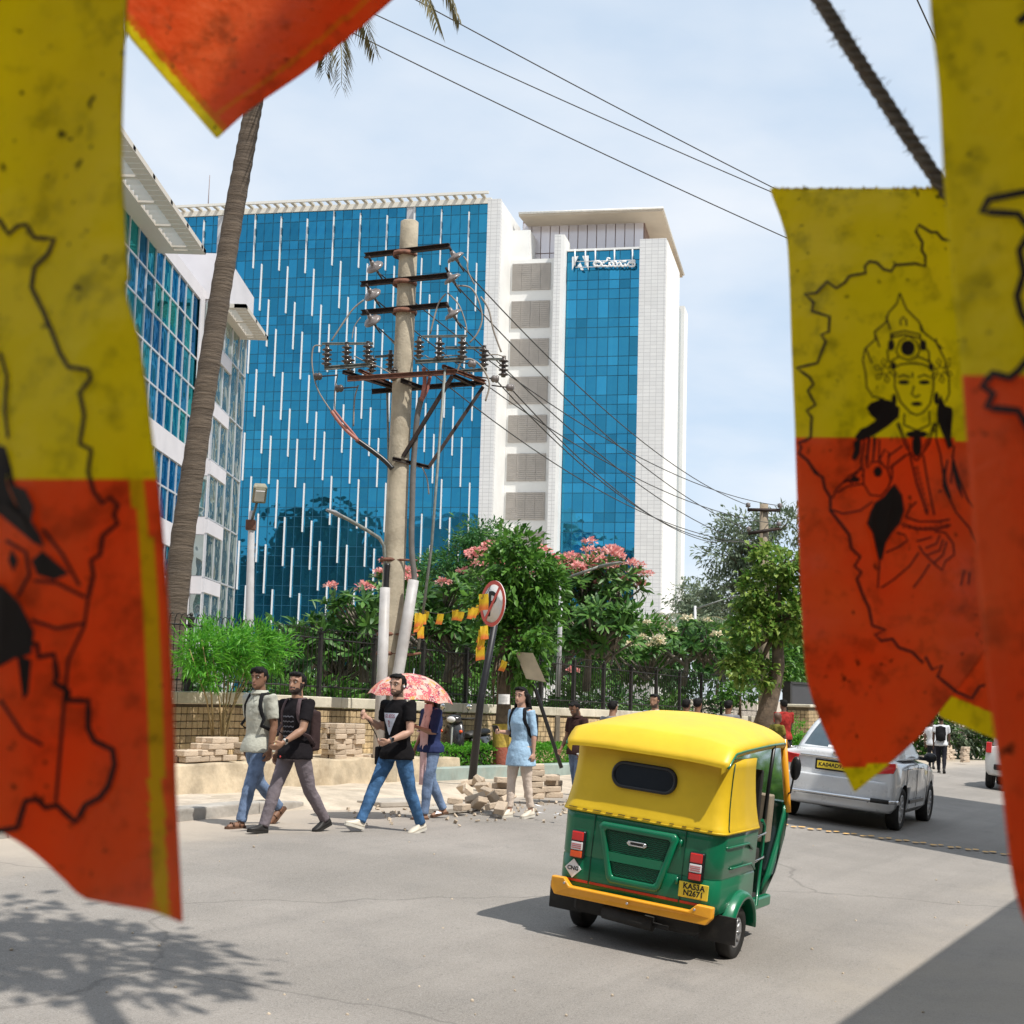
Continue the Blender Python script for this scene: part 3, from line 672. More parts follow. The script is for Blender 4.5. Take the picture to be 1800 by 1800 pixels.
# hatch with two mesh grilles
def trap(zt, zb, wt, wb, r=.02):
    return [(-wt+r, zt), (wt-r, zt), (wt, zt-r), (wb, zb+r), (wb-r, zb), (-wb+r, zb), (-wb, zb+r), (-wt, zt-r)]
def rframe(parent, name, o, i, y0, y1, m):
    mb = MB(); mb.loft([[V((a, y, b)) for a, b in P_] for P_, y in ((o, y0), (o, y1+.008), ([(a*.97, b-.004*(1 if b > .7 else -1)) for a, b in o], y1), ([(a*1.04, b) for a, b in i], y1), (i, y1+.01), (i, y0))], cap=False); return mb.build(name, m, parent, )
HT = trap(.912, .475, .318, .215, .03)
hatch = prism_y(trap(.905, .482, .31, .21, .03), -.442, -.43).build('hatch', A_GREEN, auto)
rframe(hatch, 'hatch_frame', HT, trap(.865, .525, .262, .178, .02), -.43, -.475, A_GREEN)
for zt, zb, wt, wb in ((.865, .70, .258, .222), (.635, .535, .205, .182)):
    prism_y(trap(zt, zb, wt, wb, .01), -.449, -.442).build('grille_backing', A_DG, hatch)
    g = MB(); nrow = int((zt-zb)/.014)
    for k in range(nrow):
        z = zb+.007+k*.014; w = wb+(wt-wb)*(z-zb)/(zt-zb)-.006; pts = []; nn = int(w*2/.02)
        for j in range(nn+1): pts.append((-w+2*w*j/nn, -.452, z+(.004 if j % 2 else -.004)))
        g.tube(pts, .0028, n=4)
    g.build('grille', A_GREEN, hatch)
prism_y(trap(.70, .635, .24, .225, .008), -.465, -.44).build('grille_bar', A_GREEN, hatch)
bd = MB(); b0 = [(-.085, .79), (-.065, .808), (.065, .808), (.085, .79), (.065, .772), (-.065, .772)]
bd.loft([[V((a*k, y, .79+(b-.79)*k)) for a, b in b0] for k, y in ((1, -.45), (1, -.47), (.8, -.472), (.75, -.466))]); bd.build('badge', A_CHROME, hatch)
MB().box((0, -.468, .79), (.10, .004, .018)).build('badge_face', A_BPL, hatch)
for z in (.83, .56): MB().cyl((.335, -.45, z), (.335, -.45, z+.05), .012, n=8).build('hinge', A_GREEN, hatch)
for x in (-.365, .365): MB().box((x*1.0, -.4395, .70), (.006, .006, .50)).build('panel_seam', A_DG, auto)
# tail lamps, plate, diamond, stripe
for s in (-1, 1):
    lm = MB().box((s*.475, -.448, .71), (.112, .05, .205)).build('tail_lamp', A_BPL, auto, bev=.008)
    for z, h, m in ((.772, .068, A_RED), (.70, .062, A_LENS), (.64, .05, A_RED if s > 0 else A_AMB)):
        MB().box((s*.475, -.472, z), (.094, .022, h)).build('lens', m, lm, bev=.008, seg=2)
    for k in range(3): MB().box((s*.475, -.4845, .685+k*.014), (.08, .002, .004)).build('lens_rib', A_RED, lm)
dm = MB().prism([(-.08, 0), (0, .075), (.08, 0), (0, -.075)], -.452, -.445, lambda a, b, d: V((-.497+a*.85, d, .527+b*.95))).build('gas_sticker', A_STK, auto)
YM = Matrix.Rotation(math.pi/2, 4, 'X')
link('lettering', text_mesh('CNG', .042, A_INK, .0008, .0012), dm, Matrix.Translation(V((-.497, -.4535, .527))) @ YM)
pl_ = MB().box((.47, -.452, .535), (.228, .008, .112)).build('number_plate', A_PLATE, auto, bev=.006)
for s_, z in (('KA53A', .561), ('N2671', .513)): link('lettering', text_mesh(s_, .056, A_INK, .0008, .0015), pl_, Matrix.Translation(V((.472, -.4572, z))) @ YM)
for x0, x1 in ((-.60, -.37), (-.355, .355), (.37, .58)): MB().bx(x0, x1, -.4415, -.436, .432, .45).build('stripe', mat('red_stripe', (.45, .035, .012), .5), auto)
bp = [(-.645, .452), (-.53, .458), (-.475, .405), (.475, .405), (.53, .458), (.645, .452), (.645, .37), (.605, .32), (-.605, .32), (-.645, .37)]
bmp = MB(); bmp.prism(bp, -.53, -.47, lambda a, b, d: V((a, d+.35*max(0, abs(a)-.5)**1.3, b)))
bm_o = bmp.build('bumper', A_ORANGE, auto, bev=.014, seg=3)
for x, z in ((-.52, .42), (0, .365), (.52, .42)): MB().cyl((x, -.536, z), (x, -.52, z), .009, n=8).build('bolt', A_SILVER, bm_o)
# side ribs, wheel arches, flaps, wheels
for s in (-1, 1):
    for z, y0, y1 in ((.86, -.33, .28), (.70, -.2, .38)):
        MB().tube([(s*.64, y0, z), (s*.648, y0+.06, z), (s*.648, y1-.1, z), (s*.648, y1, z-.05)], .009, n=6).build('pressed_rib', A_GREEN, auto)
    ar = MB(); rg = []
    for k in range(17):
        a = math.radians(4+k*10.6); cy, cz = .1, .2
        rg.append([V((s*x, cy+r*math.cos(a), cz+r*math.sin(a))) for x, r in ((.50, .31), (.60, .325), (.68, .31), (.705, .285), (.705, .262), (.68, .27), (.50, .28))])
    ar.loft(rg); ar.build('wheel_arch', A_GREEN, auto)
    MB().box((s*.615, -.25, .27), (.28, .012, .2), Matrix.Rotation(.08, 3, 'X')).build('mud_flap', A_BLACK, auto, bev=.003)
    wheel(auto, (s*.60, .1, .2), .2, .115, .112, 8, s)
MB().bx(-.5, .5, -.38, .5, .2, .38).build('underbody', A_UNDER, auto, bev=.03)
mf = MB(); mf.cyl((-.22, -.42, .255), (.18, -.42, .235), .055, n=12); mf.cyl((.18, -.42, .235), (.3, -.43, .23), .018, n=8); mf.cyl((-.5, .1, .2), (.5, .1, .2), .035, n=8); mf.build('silencer', A_UNDER, auto)
# cabin
MB().bx(-.53, .53, .3, 1.2, .29, .34).build('floor_pan', A_UNDER, auto)
st = MB(); st.box((0, .2, .62), (1.15, .5, .14)); st.build('passenger_seat', A_VINYL, auto, bev=.04, seg=2)
MB().box((0, -.1, .9), (1.12, .12, .5), Matrix.Rotation(.15, 3, 'X')).build('seat_back', A_VINYL, auto, bev=.04, seg=2)
MB().box((0, .95, .66), (.9, .36, .12)).build('driver_seat', A_VINYL, auto, bev=.03, seg=2)
MB().box((0, .80, 1.02), (1.02, .05, .70)).build('partition', A_VINYL, auto, bev=.01)
MB().bx(.44, .58, .83, .95, .80, 1.18).build('side_flap', A_BEIGEP, auto, bev=.01)
for s in (-1, 1):
    MB().tube([(s*.605, .42, .33), (s*.605, .66, .33), (s*.60, .68, .95), (s*.60, .60, 1.0)], .014, n=6).build('door_post', A_GREEN, auto)
    for z in (.87, .68): MB().tube([(s*.615, .36, z-.0), (s*.612, .68, z+.03)], .011, n=8).build('guard_bar', A_CHROME, auto)
    MB().tube([(s*.46, 1.42, 1.6), (s*.52, 1.5, 1.1), (s*.53, 1.52, 1.0)], [(.022, .03)]*3, n=8).build('front_pillar', A_ORANGE, auto)
    MB().tube([(s*.60, .72, 1.6), (s*.585, .70, 1.0)], .016, n=8).build('roof_post', A_BPL, auto)
    mr_ = MB(); mr_.tube([(s*.52, 1.5, 1.15), (s*.56, 1.44, 1.17), (s*.585, 1.4, 1.3)], .008, n=6); mo = mr_.build('mirror', A_BPL, auto)
    MB().ball((s*.60, 1.38, 1.38), (.048, .028, .10), 12, 8).build('mirror_housing', A_BPL, mo)
def fring(z, hw, yf, ys, t=.02):
    def path(hw, yf): return [(-hw, ys), (-hw, (ys+yf)/2)]+arc2(-hw+.2, yf-.2, .2, 180, 90, 6)+arc2(hw-.2, yf-.2, .2, 90, 0, 6)+[(hw, (ys+yf)/2), (hw, ys)]
    return [V((x, y, z)) for x, y in path(hw, yf)+path(hw-t, yf-t)[::-1]]
MB().loft([fring(z, hw, yf, ys) for z, hw, yf, ys in ((.3, .47, 1.45, 1.12), (.5, .50, 1.62, 1.22), (.8, .52, 1.72, 1.36), (1.0, .52, 1.72, 1.46), (1.08, .51, 1.68, 1.5))]).build('front_cowl', A_GREEN, auto)
MB().add([(-.45, 1.46, 1.58), (.45, 1.46, 1.58), (.52, 1.62, 1.07), (-.52, 1.62, 1.07)], [(0, 1, 2, 3)]).build('windscreen', mat('clear_glass', (.8, .85, .85), .03, trans=.95, var=.0), auto)
hb = MB(); hb.tube([(-.32, 1.2, 1.05), (-.1, 1.3, 1.0), (.1, 1.3, 1.0), (.32, 1.2, 1.05)], .014, n=8); hb.cyl((0, 1.32, 1.0), (0, 1.5, .5), .03); hb.build('handlebar', A_BPL, auto)
fw = wheel(auto, (0, 1.85, .2), .2, .11, .112, 8, 1)
fd = MB(); rg = []
for k in range(13):
    a = math.radians(10+k*13); rg.append([V((x, 1.85+r*math.cos(a), .2+r*math.sin(a))) for x, r in ((-.09, .25), (0, .262), (.09, .25), (.085, .235), (0, .245), (-.085, .235))])
fd.loft(rg); fd.build('front_fender', A_GREEN, auto)
MB().lathe([(.09, -.06), (.1, .0), (.095, .03), (.05, .05), (.001, .055)], (0, 1.72, .82), V((0, 1, 0)), 16).build('headlamp', A_LENS, auto)
# ------------------------------------------------------------------ cars
A_CARP = mat('silver_car_paint', (.68, .69, .70), .28, metal=.1, var=.04, coat=.7, dirt=.12, dirtc=(.36, .32, .27))
A_CARW = mat('white_car_paint', (.66, .66, .65), .25, var=.04, coat=.7, dirt=.12, dirtc=(.4, .36, .3))
A_CARG = mat('car_glass', (.045, .07, .085), .04, var=.1, spec=.9)
def sring(y, w, zb, zs, zt, n=6):
    h = [(0, zb), (w*.6, zb), (w*.88, zb+.02), (w*.965, zb+.10), (w*.985, zb+.22), (w, zb+(zs-zb)*.55), (w*.995, zs-.10), (w*.965, zs-.03), (w*.91, zs), (w*.6, zt-.012), (w*.3, zt)]
    return [V((x, y, z)) for x, z in h]+[V((0, y, zt+.003))]+[V((-x, y, z)) for x, z in h[1:][::-1]]
def gring(z, hw, y0, y1, n=40, e=4.5):
    cy, hy = (y0+y1)/2, (y1-y0)/2; r = []
    for k in range(n):
        a = 2*math.pi*k/n; c, s = math.cos(a), math.sin(a)
        r.append(V((hw*math.copysign(abs(c)**(2/e), c), cy+hy*math.copysign(abs(s)**(2/e), s), z)))
    return r
def car(name, label, M, paint, stations, ghouse, wb, R, hwt, glass_z, extras, rear_cols=(26, 34)):
    t = thing(name, label, 'car', M)
    me = MB().loft([sring(*s) for s in stations]).mesh('body', paint)
    cut = MB()
    for y in (0, wb): cut.cyl((-1.2, y, R), (1.2, y, R), R+.045, n=32)
    for y in (0, wb): pass
    cm = cut.mesh('cut', A_UNDER); co_ = bpy.data.objects.new('cut', cm); WC.objects.link(co_)
    me.materials.append(A_UNDER)
    r = modded(me, [('BOOLEAN', dict(operation='DIFFERENCE', object=co_, solver='EXACT')), ('WEIGHTED_NORMAL', dict(weight=80, keep_sharp=True))]); WC.objects.unlink(co_); bpy.data.objects.remove(co_)
    r.set_sharp_from_angle(angle=math.radians(38)); r.materials.clear(); r.materials.append(paint); r.materials.append(A_UNDER)
    for p in r.polygons:
        c = p.center; near = min(math.hypot(c.y-y, c.z-R) for y in (0, wb)); p.use_smooth = True
        if abs(near-R-.045) < .012 and abs(p.normal.x) < .5: p.material_index = 1
        else: p.material_index = 0
    link('body', r, t)
    rows_ = [gring(*g) for g in ghouse]; n = len(rows_[0]); roof = MB(); parts = {}
    for i in range(len(rows_)-1):
        zm_ = (ghouse[i][0]+ghouse[i+1][0])/2
        for j in range(n):
            k = (j+1) % n; q = [rows_[i][j], rows_[i][k], rows_[i+1][k], rows_[i+1][j]]; c = sum(q, V((0, 0, 0)))/4
            a = math.degrees(math.atan2(*(math.copysign(1, x)*abs(x) for x in ((c.y-(ghouse[i][2]+ghouse[i][3])/2)/(ghouse[i][3]-ghouse[i][2]), c.x/(2*ghouse[i][1])))))
            g = None
            if glass_z[0] < zm_ < glass_z[1]:
                if -90-42 < a < -90+42: g = 'rear_window'
                elif 48 < a < 132: g = 'windscreen'
                elif -26 < a < 30: g = 'side_window'
                elif a > 150 or a < -154: g = 'side_window_far'
            (parts.setdefault(g, MB()) if g else roof).add(q, [(0, 1, 2, 3)], 0, True)
    roof.add(rows_[-1], [list(range(n))], 0, True); roof.build('roof', paint, t)
    for g, mb in parts.items():
        for f_ in mb.v: f_.z += 0
        mb.build(g.replace('_far', ''), A_CARG, t)
    for y in (0, wb):
        for s in (-1, 1): wheel(t, (s*(hwt-.10), y, R), R, .19, R*.66, 10, s)
    return t
ST = ((-.722, .78, .32, .92, .985), (-.71, .81, .28, .945, 1.02), (-.68, .835, .26, .96, 1.045), (-.60, .85, .25, .965, 1.06), (-.3, .862, .22, .965, 1.055), (.0, .866, .20, .955, 1.04), (.5, .866, .19, .95, 1.03), (1.2, .866, .19, .94, 1.02), (1.9, .862, .19, .925, 1.0), (2.3, .85, .20, .90, .97), (2.8, .82, .22, .82, .90), (3.1, .74, .25, .72, .78), (3.22, .6, .30, .6, .64))
GH = ((.98, .79, -.30, 2.15), (1.06, .765, -.20, 2.02), (1.14, .735, -.09, 1.86), (1.22, .705, .02, 1.70), (1.30, .672, .14, 1.56), (1.37, .64, .25, 1.42), (1.43, .605, .37, 1.28), (1.475, .555, .48, 1.14), (1.50, .48, .58, 1.04), (1.513, .34, .66, .94))
def floorM(px, py, hd, roll=0):
    p = G(px, py); return TR(p, -math.radians(hd), 0, roll)
c1 = G(1484, 1448); car1M = TR(c1+V((.0, .25, 0)), -math.radians(25), -.016, .085) @ Matrix.Scale(1.05, 4)
sedan = car('sedan_car', 'silver sedan with yellow number plate and chrome guard bar on its rear bumper', car1M, A_CARP, ST, GH, 2.45, .305, .862, (1.06, 1.43), None)
def cpart(name, mb, m, bev=0, par=sedan, seg=2): return mb.build(name, m, par, bev=bev, seg=seg)
for s in (-1, 1):
    poly = [(.50, .93), (.60, .935), (.835, .965), (.845, .90), (.82, .82), (.62, .795), (.55, .82)]
    tl = MB(); tl.prism(poly, -.74, -.60, lambda a, b, d: V((s*a, d-.02+.55*max(0, a-.66)**1.4, b))); lo = cpart('tail_lamp', tl, A_RED, .012)
    MB().box((s*.70, -.715+.02, .852), (.16, .05, .035)).build('lens', A_LENS, lo, bev=.008)
bpr = MB(); bpr.loft([[V((x*k, y-.05*k*(1-(abs(x)/.83)**4)*(1 if y < -.6 else 0), z)) for x, y in ((.83, -.35), (.845, -.55), (.80, -.70), (.62, -.74), (.3, -.755), (0, -.76), (-.3, -.755), (-.62, -.74), (-.80, -.70), (-.845, -.55), (-.83, -.35), (-.6, -.35), (.6, -.35))] for z, k in ((.28, .93), (.32, .985), (.45, 1.005), (.60, 1.005), (.665, .985), (.69, .95))]); cpart('bumper', bpr, A_CARP)
pb = MB(); pb.box((0, -.715, .825), (.62, .02, .17)); cpart('plate_recess', pb, A_CARP, .008)
np_ = cpart('number_plate', MB().box((0, -.735, .825), (.54, .012, .15)), A_BPL, .004)
MB().box((0, -.743, .825), (.485, .008, .10)).build('plate_face', A_PLATE, np_)
link('lettering', text_mesh('KA04AD9312', .078, A_INK, .0008, .002), np_, Matrix.Translation(V((0, -.7475, .825))) @ YM)
cpart('chrome_strip', MB().box((0, -.738, .935), (.98, .03, .03)), A_CHROME, .008)
cpart('emblem', MB().box((0, -.722, 1.0), (.07, .02, .06)), A_CHROME, .01)
lt = link('lettering', text_mesh('DZIRE', .045, A_CHROME, .001, .001), sedan, Matrix.Translation(V((-.5, -.705, 1.0))) @ YM)
cpart('boot_seam', MB().tube([(-.55, -.715, .72), (-.55, -.70, .93), (-.60, -.66, 1.03)], .004, n=4), A_BPL); cpart('boot_seam', MB().tube([(.55, -.715, .72), (.55, -.70, .93), (.60, -.66, 1.03)], .004, n=4), A_BPL)
gb = MB(); gb.tube([(-.89, -.72, .43), (-.82, -.83, .43), (-.5, -.865, .43), (.5, -.865, .43), (.82, -.83, .43), (.89, -.72, .43)], .026, n=10); gbo = cpart('guard_bar', gb, A_CHROME)
for s in (-1, 1):
    MB().tube([(s*.56, -.86, .43), (s*.81, -.832, .43)], .031, n=10).build('rubber_sleeve', A_BLACK, gbo); MB().ball((s*.90, -.71, .43), .034, 10, 8).build('end_ball', A_CHROME, gbo)
    MB().cyl((s*.52, -.83, .42), (s*.5, -.70, .36), .014, n=6).build('bracket', A_CHROME, gbo)
cpart('rear_valance', MB().box((0, -.70, .35), (1.2, .10, .08)), A_BPL, .02)
for s in (-1, 1):
    cpart('door_mirror', MB().ball((s*.93, 1.62, 1.03), (.10, .06, .075), 12, 8).box((s*.82, 1.63, 1.0), (.18, .05, .05)), A_BPL)
    for y in (.32, 1.28): cpart('door_handle', MB().box((s*.872, y, .875), (.03, .18, .028)), A_CHROME, .008)
    cpart('rub_strip', MB().box((s*.874, 1.0, .40), (.02, 1.2, .055)), A_BPL, .006)
    for y in (.12, .98, 1.85): cpart('door_seam', MB().tube([(s*.868, y, .32), (s*.872, y, .6), (s*.868, y-.02, .92)], .004, n=4), A_BPL)
    cpart('window_trim', MB().tube([(s*.78, -.2, 1.0), (s*.785, .8, 1.0), (s*.78, 1.9, .99)], .008, n=4), A_CHROME)
rs = MB().box((0, 0, 0), (.26, .003, .05)).mesh('window_sticker', A_STK, bev=.001)
link('window_sticker', rs, sedan, Matrix.Translation(V((-.1, -.20, 1.075))) @ Matrix.Rotation(-.85, 4, 'X'))
link('lettering', text_mesh('DELIGHT', .045, mat('blue_print', (.03, .06, .3), .6), .001, .001), sedan, Matrix.Translation(V((-.1, -.2025, 1.073))) @ Matrix.Rotation(-.85, 4, 'X') @ YM)
# white car further along, mostly behind the flag
ST2 = ((-.735, .82, .38, .99, 1.04), (-.72, .85, .35, 1.01, 1.08), (-.66, .875, .33, 1.02, 1.10), (.0, .89, .28, 1.02, 1.10), (1.2, .89, .26, 1.01, 1.09), (2.0, .885, .26, 1.0, 1.06), (2.6, .86, .28, .95, 1.02), (3.1, .78, .32, .82, .88), (3.25, .62, .4, .66, .7))
GH2 = ((1.06, .80, -.66, 2.2), (1.2, .775, -.62, 1.95), (1.4, .73, -.55, 1.66), (1.55, .69, -.46, 1.45), (1.62, .65, -.36, 1.30), (1.665, .56, -.2, 1.1), (1.68, .42, 0, .9))
suv = car('suv_car', 'white car with red tail lamp partly hidden by the near flag', TR(G(1790, 1394)+V((.25, .4, 0)), -math.radians(24), -.016, .085), A_CARW, ST2, GH2, 2.5, .33, .88, (1.15, 1.58), None)
for s in (-1, 1):
    t_ = MB(); t_.box((s*.80, -.70, 1.0), (.13, .12, .26)); t_.build('tail_lamp', A_RED, suv, bev=.02, seg=2)
MB().box((0, -.79, .55), (1.3, .06, .14)).build('bumper_insert', A_BPL, suv, bev=.02); MB().box((0, -.735, .85), (.5, .02, .11)).build('number_plate', A_PLATE, suv, bev=.004)
MB().bx(-.53, .53, .40, .44, .34, .62).build('seat_box', A_VINYL, auto)
for s_ in (-1, 1): MB().bx(s_*.54-.03, s_*.54+.03, .44, 1.15, .27, .36).build('sill', A_GREEN, auto, bev=.012)
# ------------------------------------------------------------------ foliage helpers
import numpy as np
rng = np.random.default_rng(5)
def leafmesh(name, m, base, dirs, ups, ln, wd, fold=.25, mid=.5):
    """thousands of four-cornered folded leaves in one mesh"""
    n = len(base); d = dirs/np.linalg.norm(dirs, axis=1)[:, None]; s = np.cross(d, ups); s /= np.maximum(np.linalg.norm(s, axis=1), 1e-6)[:, None]
    nn = np.cross(s, d); ln = np.broadcast_to(ln, n)[:, None]; wd = np.broadcast_to(wd, n)[:, None]
    a = base; c = base+d*ln-nn*ln*.12; l = base+d*ln*mid+s*wd*.5+nn*wd*fold; r = base+d*ln*mid-s*wd*.5+nn*wd*fold; q = base+d*ln*mid
    co = np.stack([a, l, c, r, q], 1).reshape(-1, 3)
    me = bpy.data.meshes.new(name); me.vertices.add(n*5); me.vertices.foreach_set('co', co.astype(np.float32).ravel())
    o = np.arange(n)[:, None]*5; idx = np.concatenate([o+np.array([[0, 4, 1]]), o+np.array([[1, 4, 2]]), o+np.array([[0, 3, 4]]), o+np.array([[3, 2, 4]])], 1).reshape(-1)
    me.loops.add(n*12); me.loops.foreach_set('vertex_index', idx.astype(np.int32)); me.polygons.add(n*4)
    me.polygons.foreach_set('loop_start', np.arange(n*4, dtype=np.int32)*3); me.polygons.foreach_set('loop_total', np.full(n*4, 3, np.int32))
    me.materials.append(m); me.update(); me.validate(); return me
def rdir(n): v = rng.normal(size=(n, 3)); return v/np.linalg.norm(v, axis=1)[:, None]
def clumps(ells, ncl, per, spread, shell=.55):
    """points gathered in clumps inside ellipsoids (centre, radii)"""
    pts = []; outs = []
    vol = np.array([e[1][0]*e[1][1]*e[1][2] for e in ells])**.7; vol /= vol.sum()
    for (c, r), f in zip(ells, vol):
        k = max(2, int(ncl*f)); d = rdir(k); rad = shell+(1-shell)*rng.random(k)**.6
        cc = np.array(c)+d*np.array(r)*rad[:, None]
        m = (per*(.4+1.2*rng.random(k))).astype(int)
        for j in range(k):
            q = rng.normal(size=(m[j], 3)); q *= spread*(.6+.8*rng.random()); pts.append(cc[j]+q*np.array([1, 1, .7])); outs.append(np.tile(d[j], (m[j], 1))+q/spread*.35)
    return np.concatenate(pts), np.concatenate(outs)
A_BARK = mat('bark', (.13, .095, .065), .9, var=.45, scale=7, bump=.9, bscale=22)
A_BARKL = mat('grey_bark', (.22, .19, .155), .9, var=.4, scale=7, bump=.8, bscale=22)
def tree(name, label, base, trunk, limbs, ells, ncl, per, spread, ln, wd, m, tm=A_BARK, r0=.12, grp=None, droop=.25, cat='tree'):
    t = thing(name, label, cat, V(base), grp); b = V(base)
    tb = MB(); k = len(trunk); tb.tube([V(p)-b for p in trunk], [r0*(1-.55*i/(k-1)) for i in range(k)], n=10)
    for lm in limbs: tb.tube([V(p)-b for p in lm], [r0*.42*(1-.75*i/(len(lm)-1)) for i in range(len(lm))], n=6)
    top = V(trunk[-1])-b
    for c, r in ells:
        cc = V(c)-b; md = top.lerp(cc, .5)+V((0, 0, -.05*r[2])); tb.tube([top+V((0, 0, -.1)), md, cc], [r0*.4, r0*.25, r0*.08], n=6)
        for j in range(4):
            dd = V(rdir(1)[0]); dd.z = abs(dd.z)*.7; tb.tube([md.lerp(cc, .5), cc+V((dd.x*r[0]*.4, dd.y*r[1]*.4, dd.z*r[2]*.4)), cc+V((dd.x*r[0]*.9, dd.y*r[1]*.9, dd.z*r[2]*.85))], [r0*.18, r0*.1, r0*.03], n=5)
    tb.build('trunk', tm, t)
    p, o = clumps(ells, ncl, per, spread)
    n = len(p); d = o+rng.normal(size=(n, 3))*.6; d[:, 2] -= droop; up = np.tile([0, 0, 1.], (n, 1))+rng.normal(size=(n, 3))*.5
    me = leafmesh('crown', m, p-np.array(b), d, up, ln*(.6+.7*rng.random(n)), wd*(.6+.7*rng.random(n)))
    link('crown', me, t)['kind'] = 'stuff'; return t
L_MID = leafmat('leaf_mid', (.035, .12, .016), (.15, .32, .05), .35)
L_DARK = leafmat('leaf_dark', (.018, .075, .018), (.085, .21, .05), .3)
L_FRESH = leafmat('leaf_fresh', (.05, .24, .018), (.17, .46, .04), .45)
L_YEL = leafmat('leaf_yellowgreen', (.07, .20, .025), (.32, .42, .09), .4)
L_FEA = leafmat('leaf_feathery', (.025, .10, .025), (.09, .24, .06), .35)
L_GREY = leafmat('leaf_grey', (.10, .145, .085), (.22, .27, .17), .3)
L_FRAN = leafmat('leaf_frangipani', (.03, .11, .02), (.13, .27, .05), .3)
L_PALM = leafmat('leaf_palm', (.09, .085, .035), (.20, .17, .08), .25)
PINK = leafmat('petal_pink', (.75, .22, .22), (.95, .58, .52), .3)
CREAM = leafmat('petal_cream', (.75, .62, .38), (.85, .78, .6), .3)
def tp(px, py, d): return tuple(P(px, py, d))
# street tree with painted trunk beside the sign
b0 = PV(884, 1362, 12.3); D0 = b0.y
t = tree('street_tree', 'street tree with trunk painted red and yellow beside the no parking sign', b0, [b0, P(882, 1300, D0), P(886, 1235, D0), P(884, 1170, D0), P(893, 1110, D0), P(900, 1050, D0)], [],
     [(tp(905, 1000, D0), (.62, .6, .5)), (tp(880, 1060, D0), (.5, .5, .5)), (tp(945, 1030, D0+.2), (.55, .5, .6)), (tp(930, 1110, D0), (.5, .5, .4)), (tp(890, 1125, D0), (.45, .4, .4)), (tp(925, 1180, D0-.1), (.32, .3, .22)), (tp(905, 960, D0), (.5, .4, .25))], 120, 40, .12, .18, .078, L_MID, r0=.17)
A_PR = mat('red_band_paint', (.30, .085, .055), .85, var=.3, scale=12, bump=.7, bscale=22, dirt=.5, dirtc=(.25, .18, .12)); A_PY = mat('yellow_band_paint', (.42, .30, .05), .85, var=.3, scale=12, bump=.7, bscale=22, dirt=.6, dirtc=(.2, .16, .08))
for (y0, y1, m, r) in ((1362, 1313, A_PR, (.183, .172)), (1313, 1272, A_PY, (.173, .165))):
    MB().tube([P(884-.03*(1362-y0), y0, D0)-b0, P(884-.03*(1362-y1), y1, D0)-b0], list(r), n=14, cap=False).build('painted_band', m, t)
rt = MB()
for k in range(16):
    a = k/16*6.28; x0 = V((.15*math.cos(a), .15*math.sin(a), 0)); p0 = P(884, 1150, D0)-b0
    rt.tube([p0+x0*.7, p0+x0*1.2+V((0, 0, -.35)), p0+x0*1.25+V((random.uniform(-.05, .05), 0, -random.uniform(.5, 1.0)))], [.022, .018, .006], n=5)
rt.build('hanging_roots', A_BARK, t)
nt_ = thing('paper_notice', 'white printed paper sheet tied round the painted tree trunk', 'notice', PV(886, 1229, 12.1))
pq = MB(); pq.loft([[V((-.10+.2*k/6, -.05+.06*abs(k/6-.5)**2*4, z)) for k in range(7)] for z in (-.085, .085)], cap=False, closed=False); pq.build('sheet', mat('white_paper', (.78, .77, .76), .8, var=.03), nt_)
for k in range(5): MB().box((0, -.0535, .055-k*.025), (.15, .002, .006)).build('printed_line', mat('grey_print', (.35, .35, .36), .8), nt_)
# tree by the gate
b0 = PV(1335, 1300, 11.6); D0 = b0.y
tree('street_tree', 'leaning dark street tree with pale round leaves near the gate pillar', b0, [b0, P(1345, 1262, D0), P(1358, 1215, D0), P(1368, 1170, D0), P(1366, 1100, D0)], [],
     [(tp(1370, 990, D0), (.75, .7, .5)), (tp(1335, 1040, D0), (.6, .6, .5)), (tp(1330, 1105, D0), (.65, .6, .45)), (tp(1390, 1080, D0), (.9, .7, .7)), (tp(1300, 1165, D0), (.35, .4, .4)), (tp(1330, 1180, D0), (.5, .5, .4)), (tp(1440, 1040, D0+.3), (.9, .8, .9))], 190, 40, .12, .17, .11, L_YEL, r0=.28)
tree('small_tree', 'small leafy shrub on the compound wall top beside the gate tree', PV(1300, 1262, 12.9), [PV(1300, 1262, 12.9), PV(1302, 1230, 12.9)], [], [(tuple(PV(1300, 1222, 12.9)), (.45, .35, .22))], 14, 40, .1, .14, .08, L_MID, r0=.06, cat='shrub')
# feathery tree behind the pole, trees beyond
b0 = P(815, 1200, 46)
tree('feathery_tree', 'dark green feathery tree rising behind the concrete pole', b0, [b0, P(815, 1100, 46), P(820, 1020, 46)], [], [(tp(850, 945, 46), (.75, .9, .5)), (tp(835, 975, 46), (1.0, .9, .6)), (tp(790, 1000, 46), (1.2, 1., .55)), (tp(752, 1020, 46), (.8, .8, .4)), (tp(850, 1010, 46), (1.2, 1., .8)), (tp(880, 985, 46), (.7, .8, .6)), (tp(820, 1080, 46), (1.6, 1., .8))], 260, 55, .17, .19, .055, L_FEA, r0=.15)
b0 = P(1310, 1180, 75)
tree('airy_tree', 'tall airy tree with thin open crown behind the distant utility pole', b0, [b0, P(1308, 1100, 75), P(1305, 1030, 75), P(1300, 990, 75)], [], [(tp(1310, 935, 75), (1.6, 1.4, .9)), (tp(1280, 975, 75), (1.3, 1.3, 1.0)), (tp(1330, 960, 75), (1.5, 1.3, 1.2)), (tp(1270, 1040, 75), (1.0, 1.2, 1.0)), (tp(1335, 1040, 75), (1.5, 1.2, 1.4)), (tp(1385, 925, 75), (1.0, 1., .9)), (tp(1300, 1075, 75), (2.2, 1.2, 1.0))], 200, 34, .3, .34, .12, L_GREY, r0=.22)
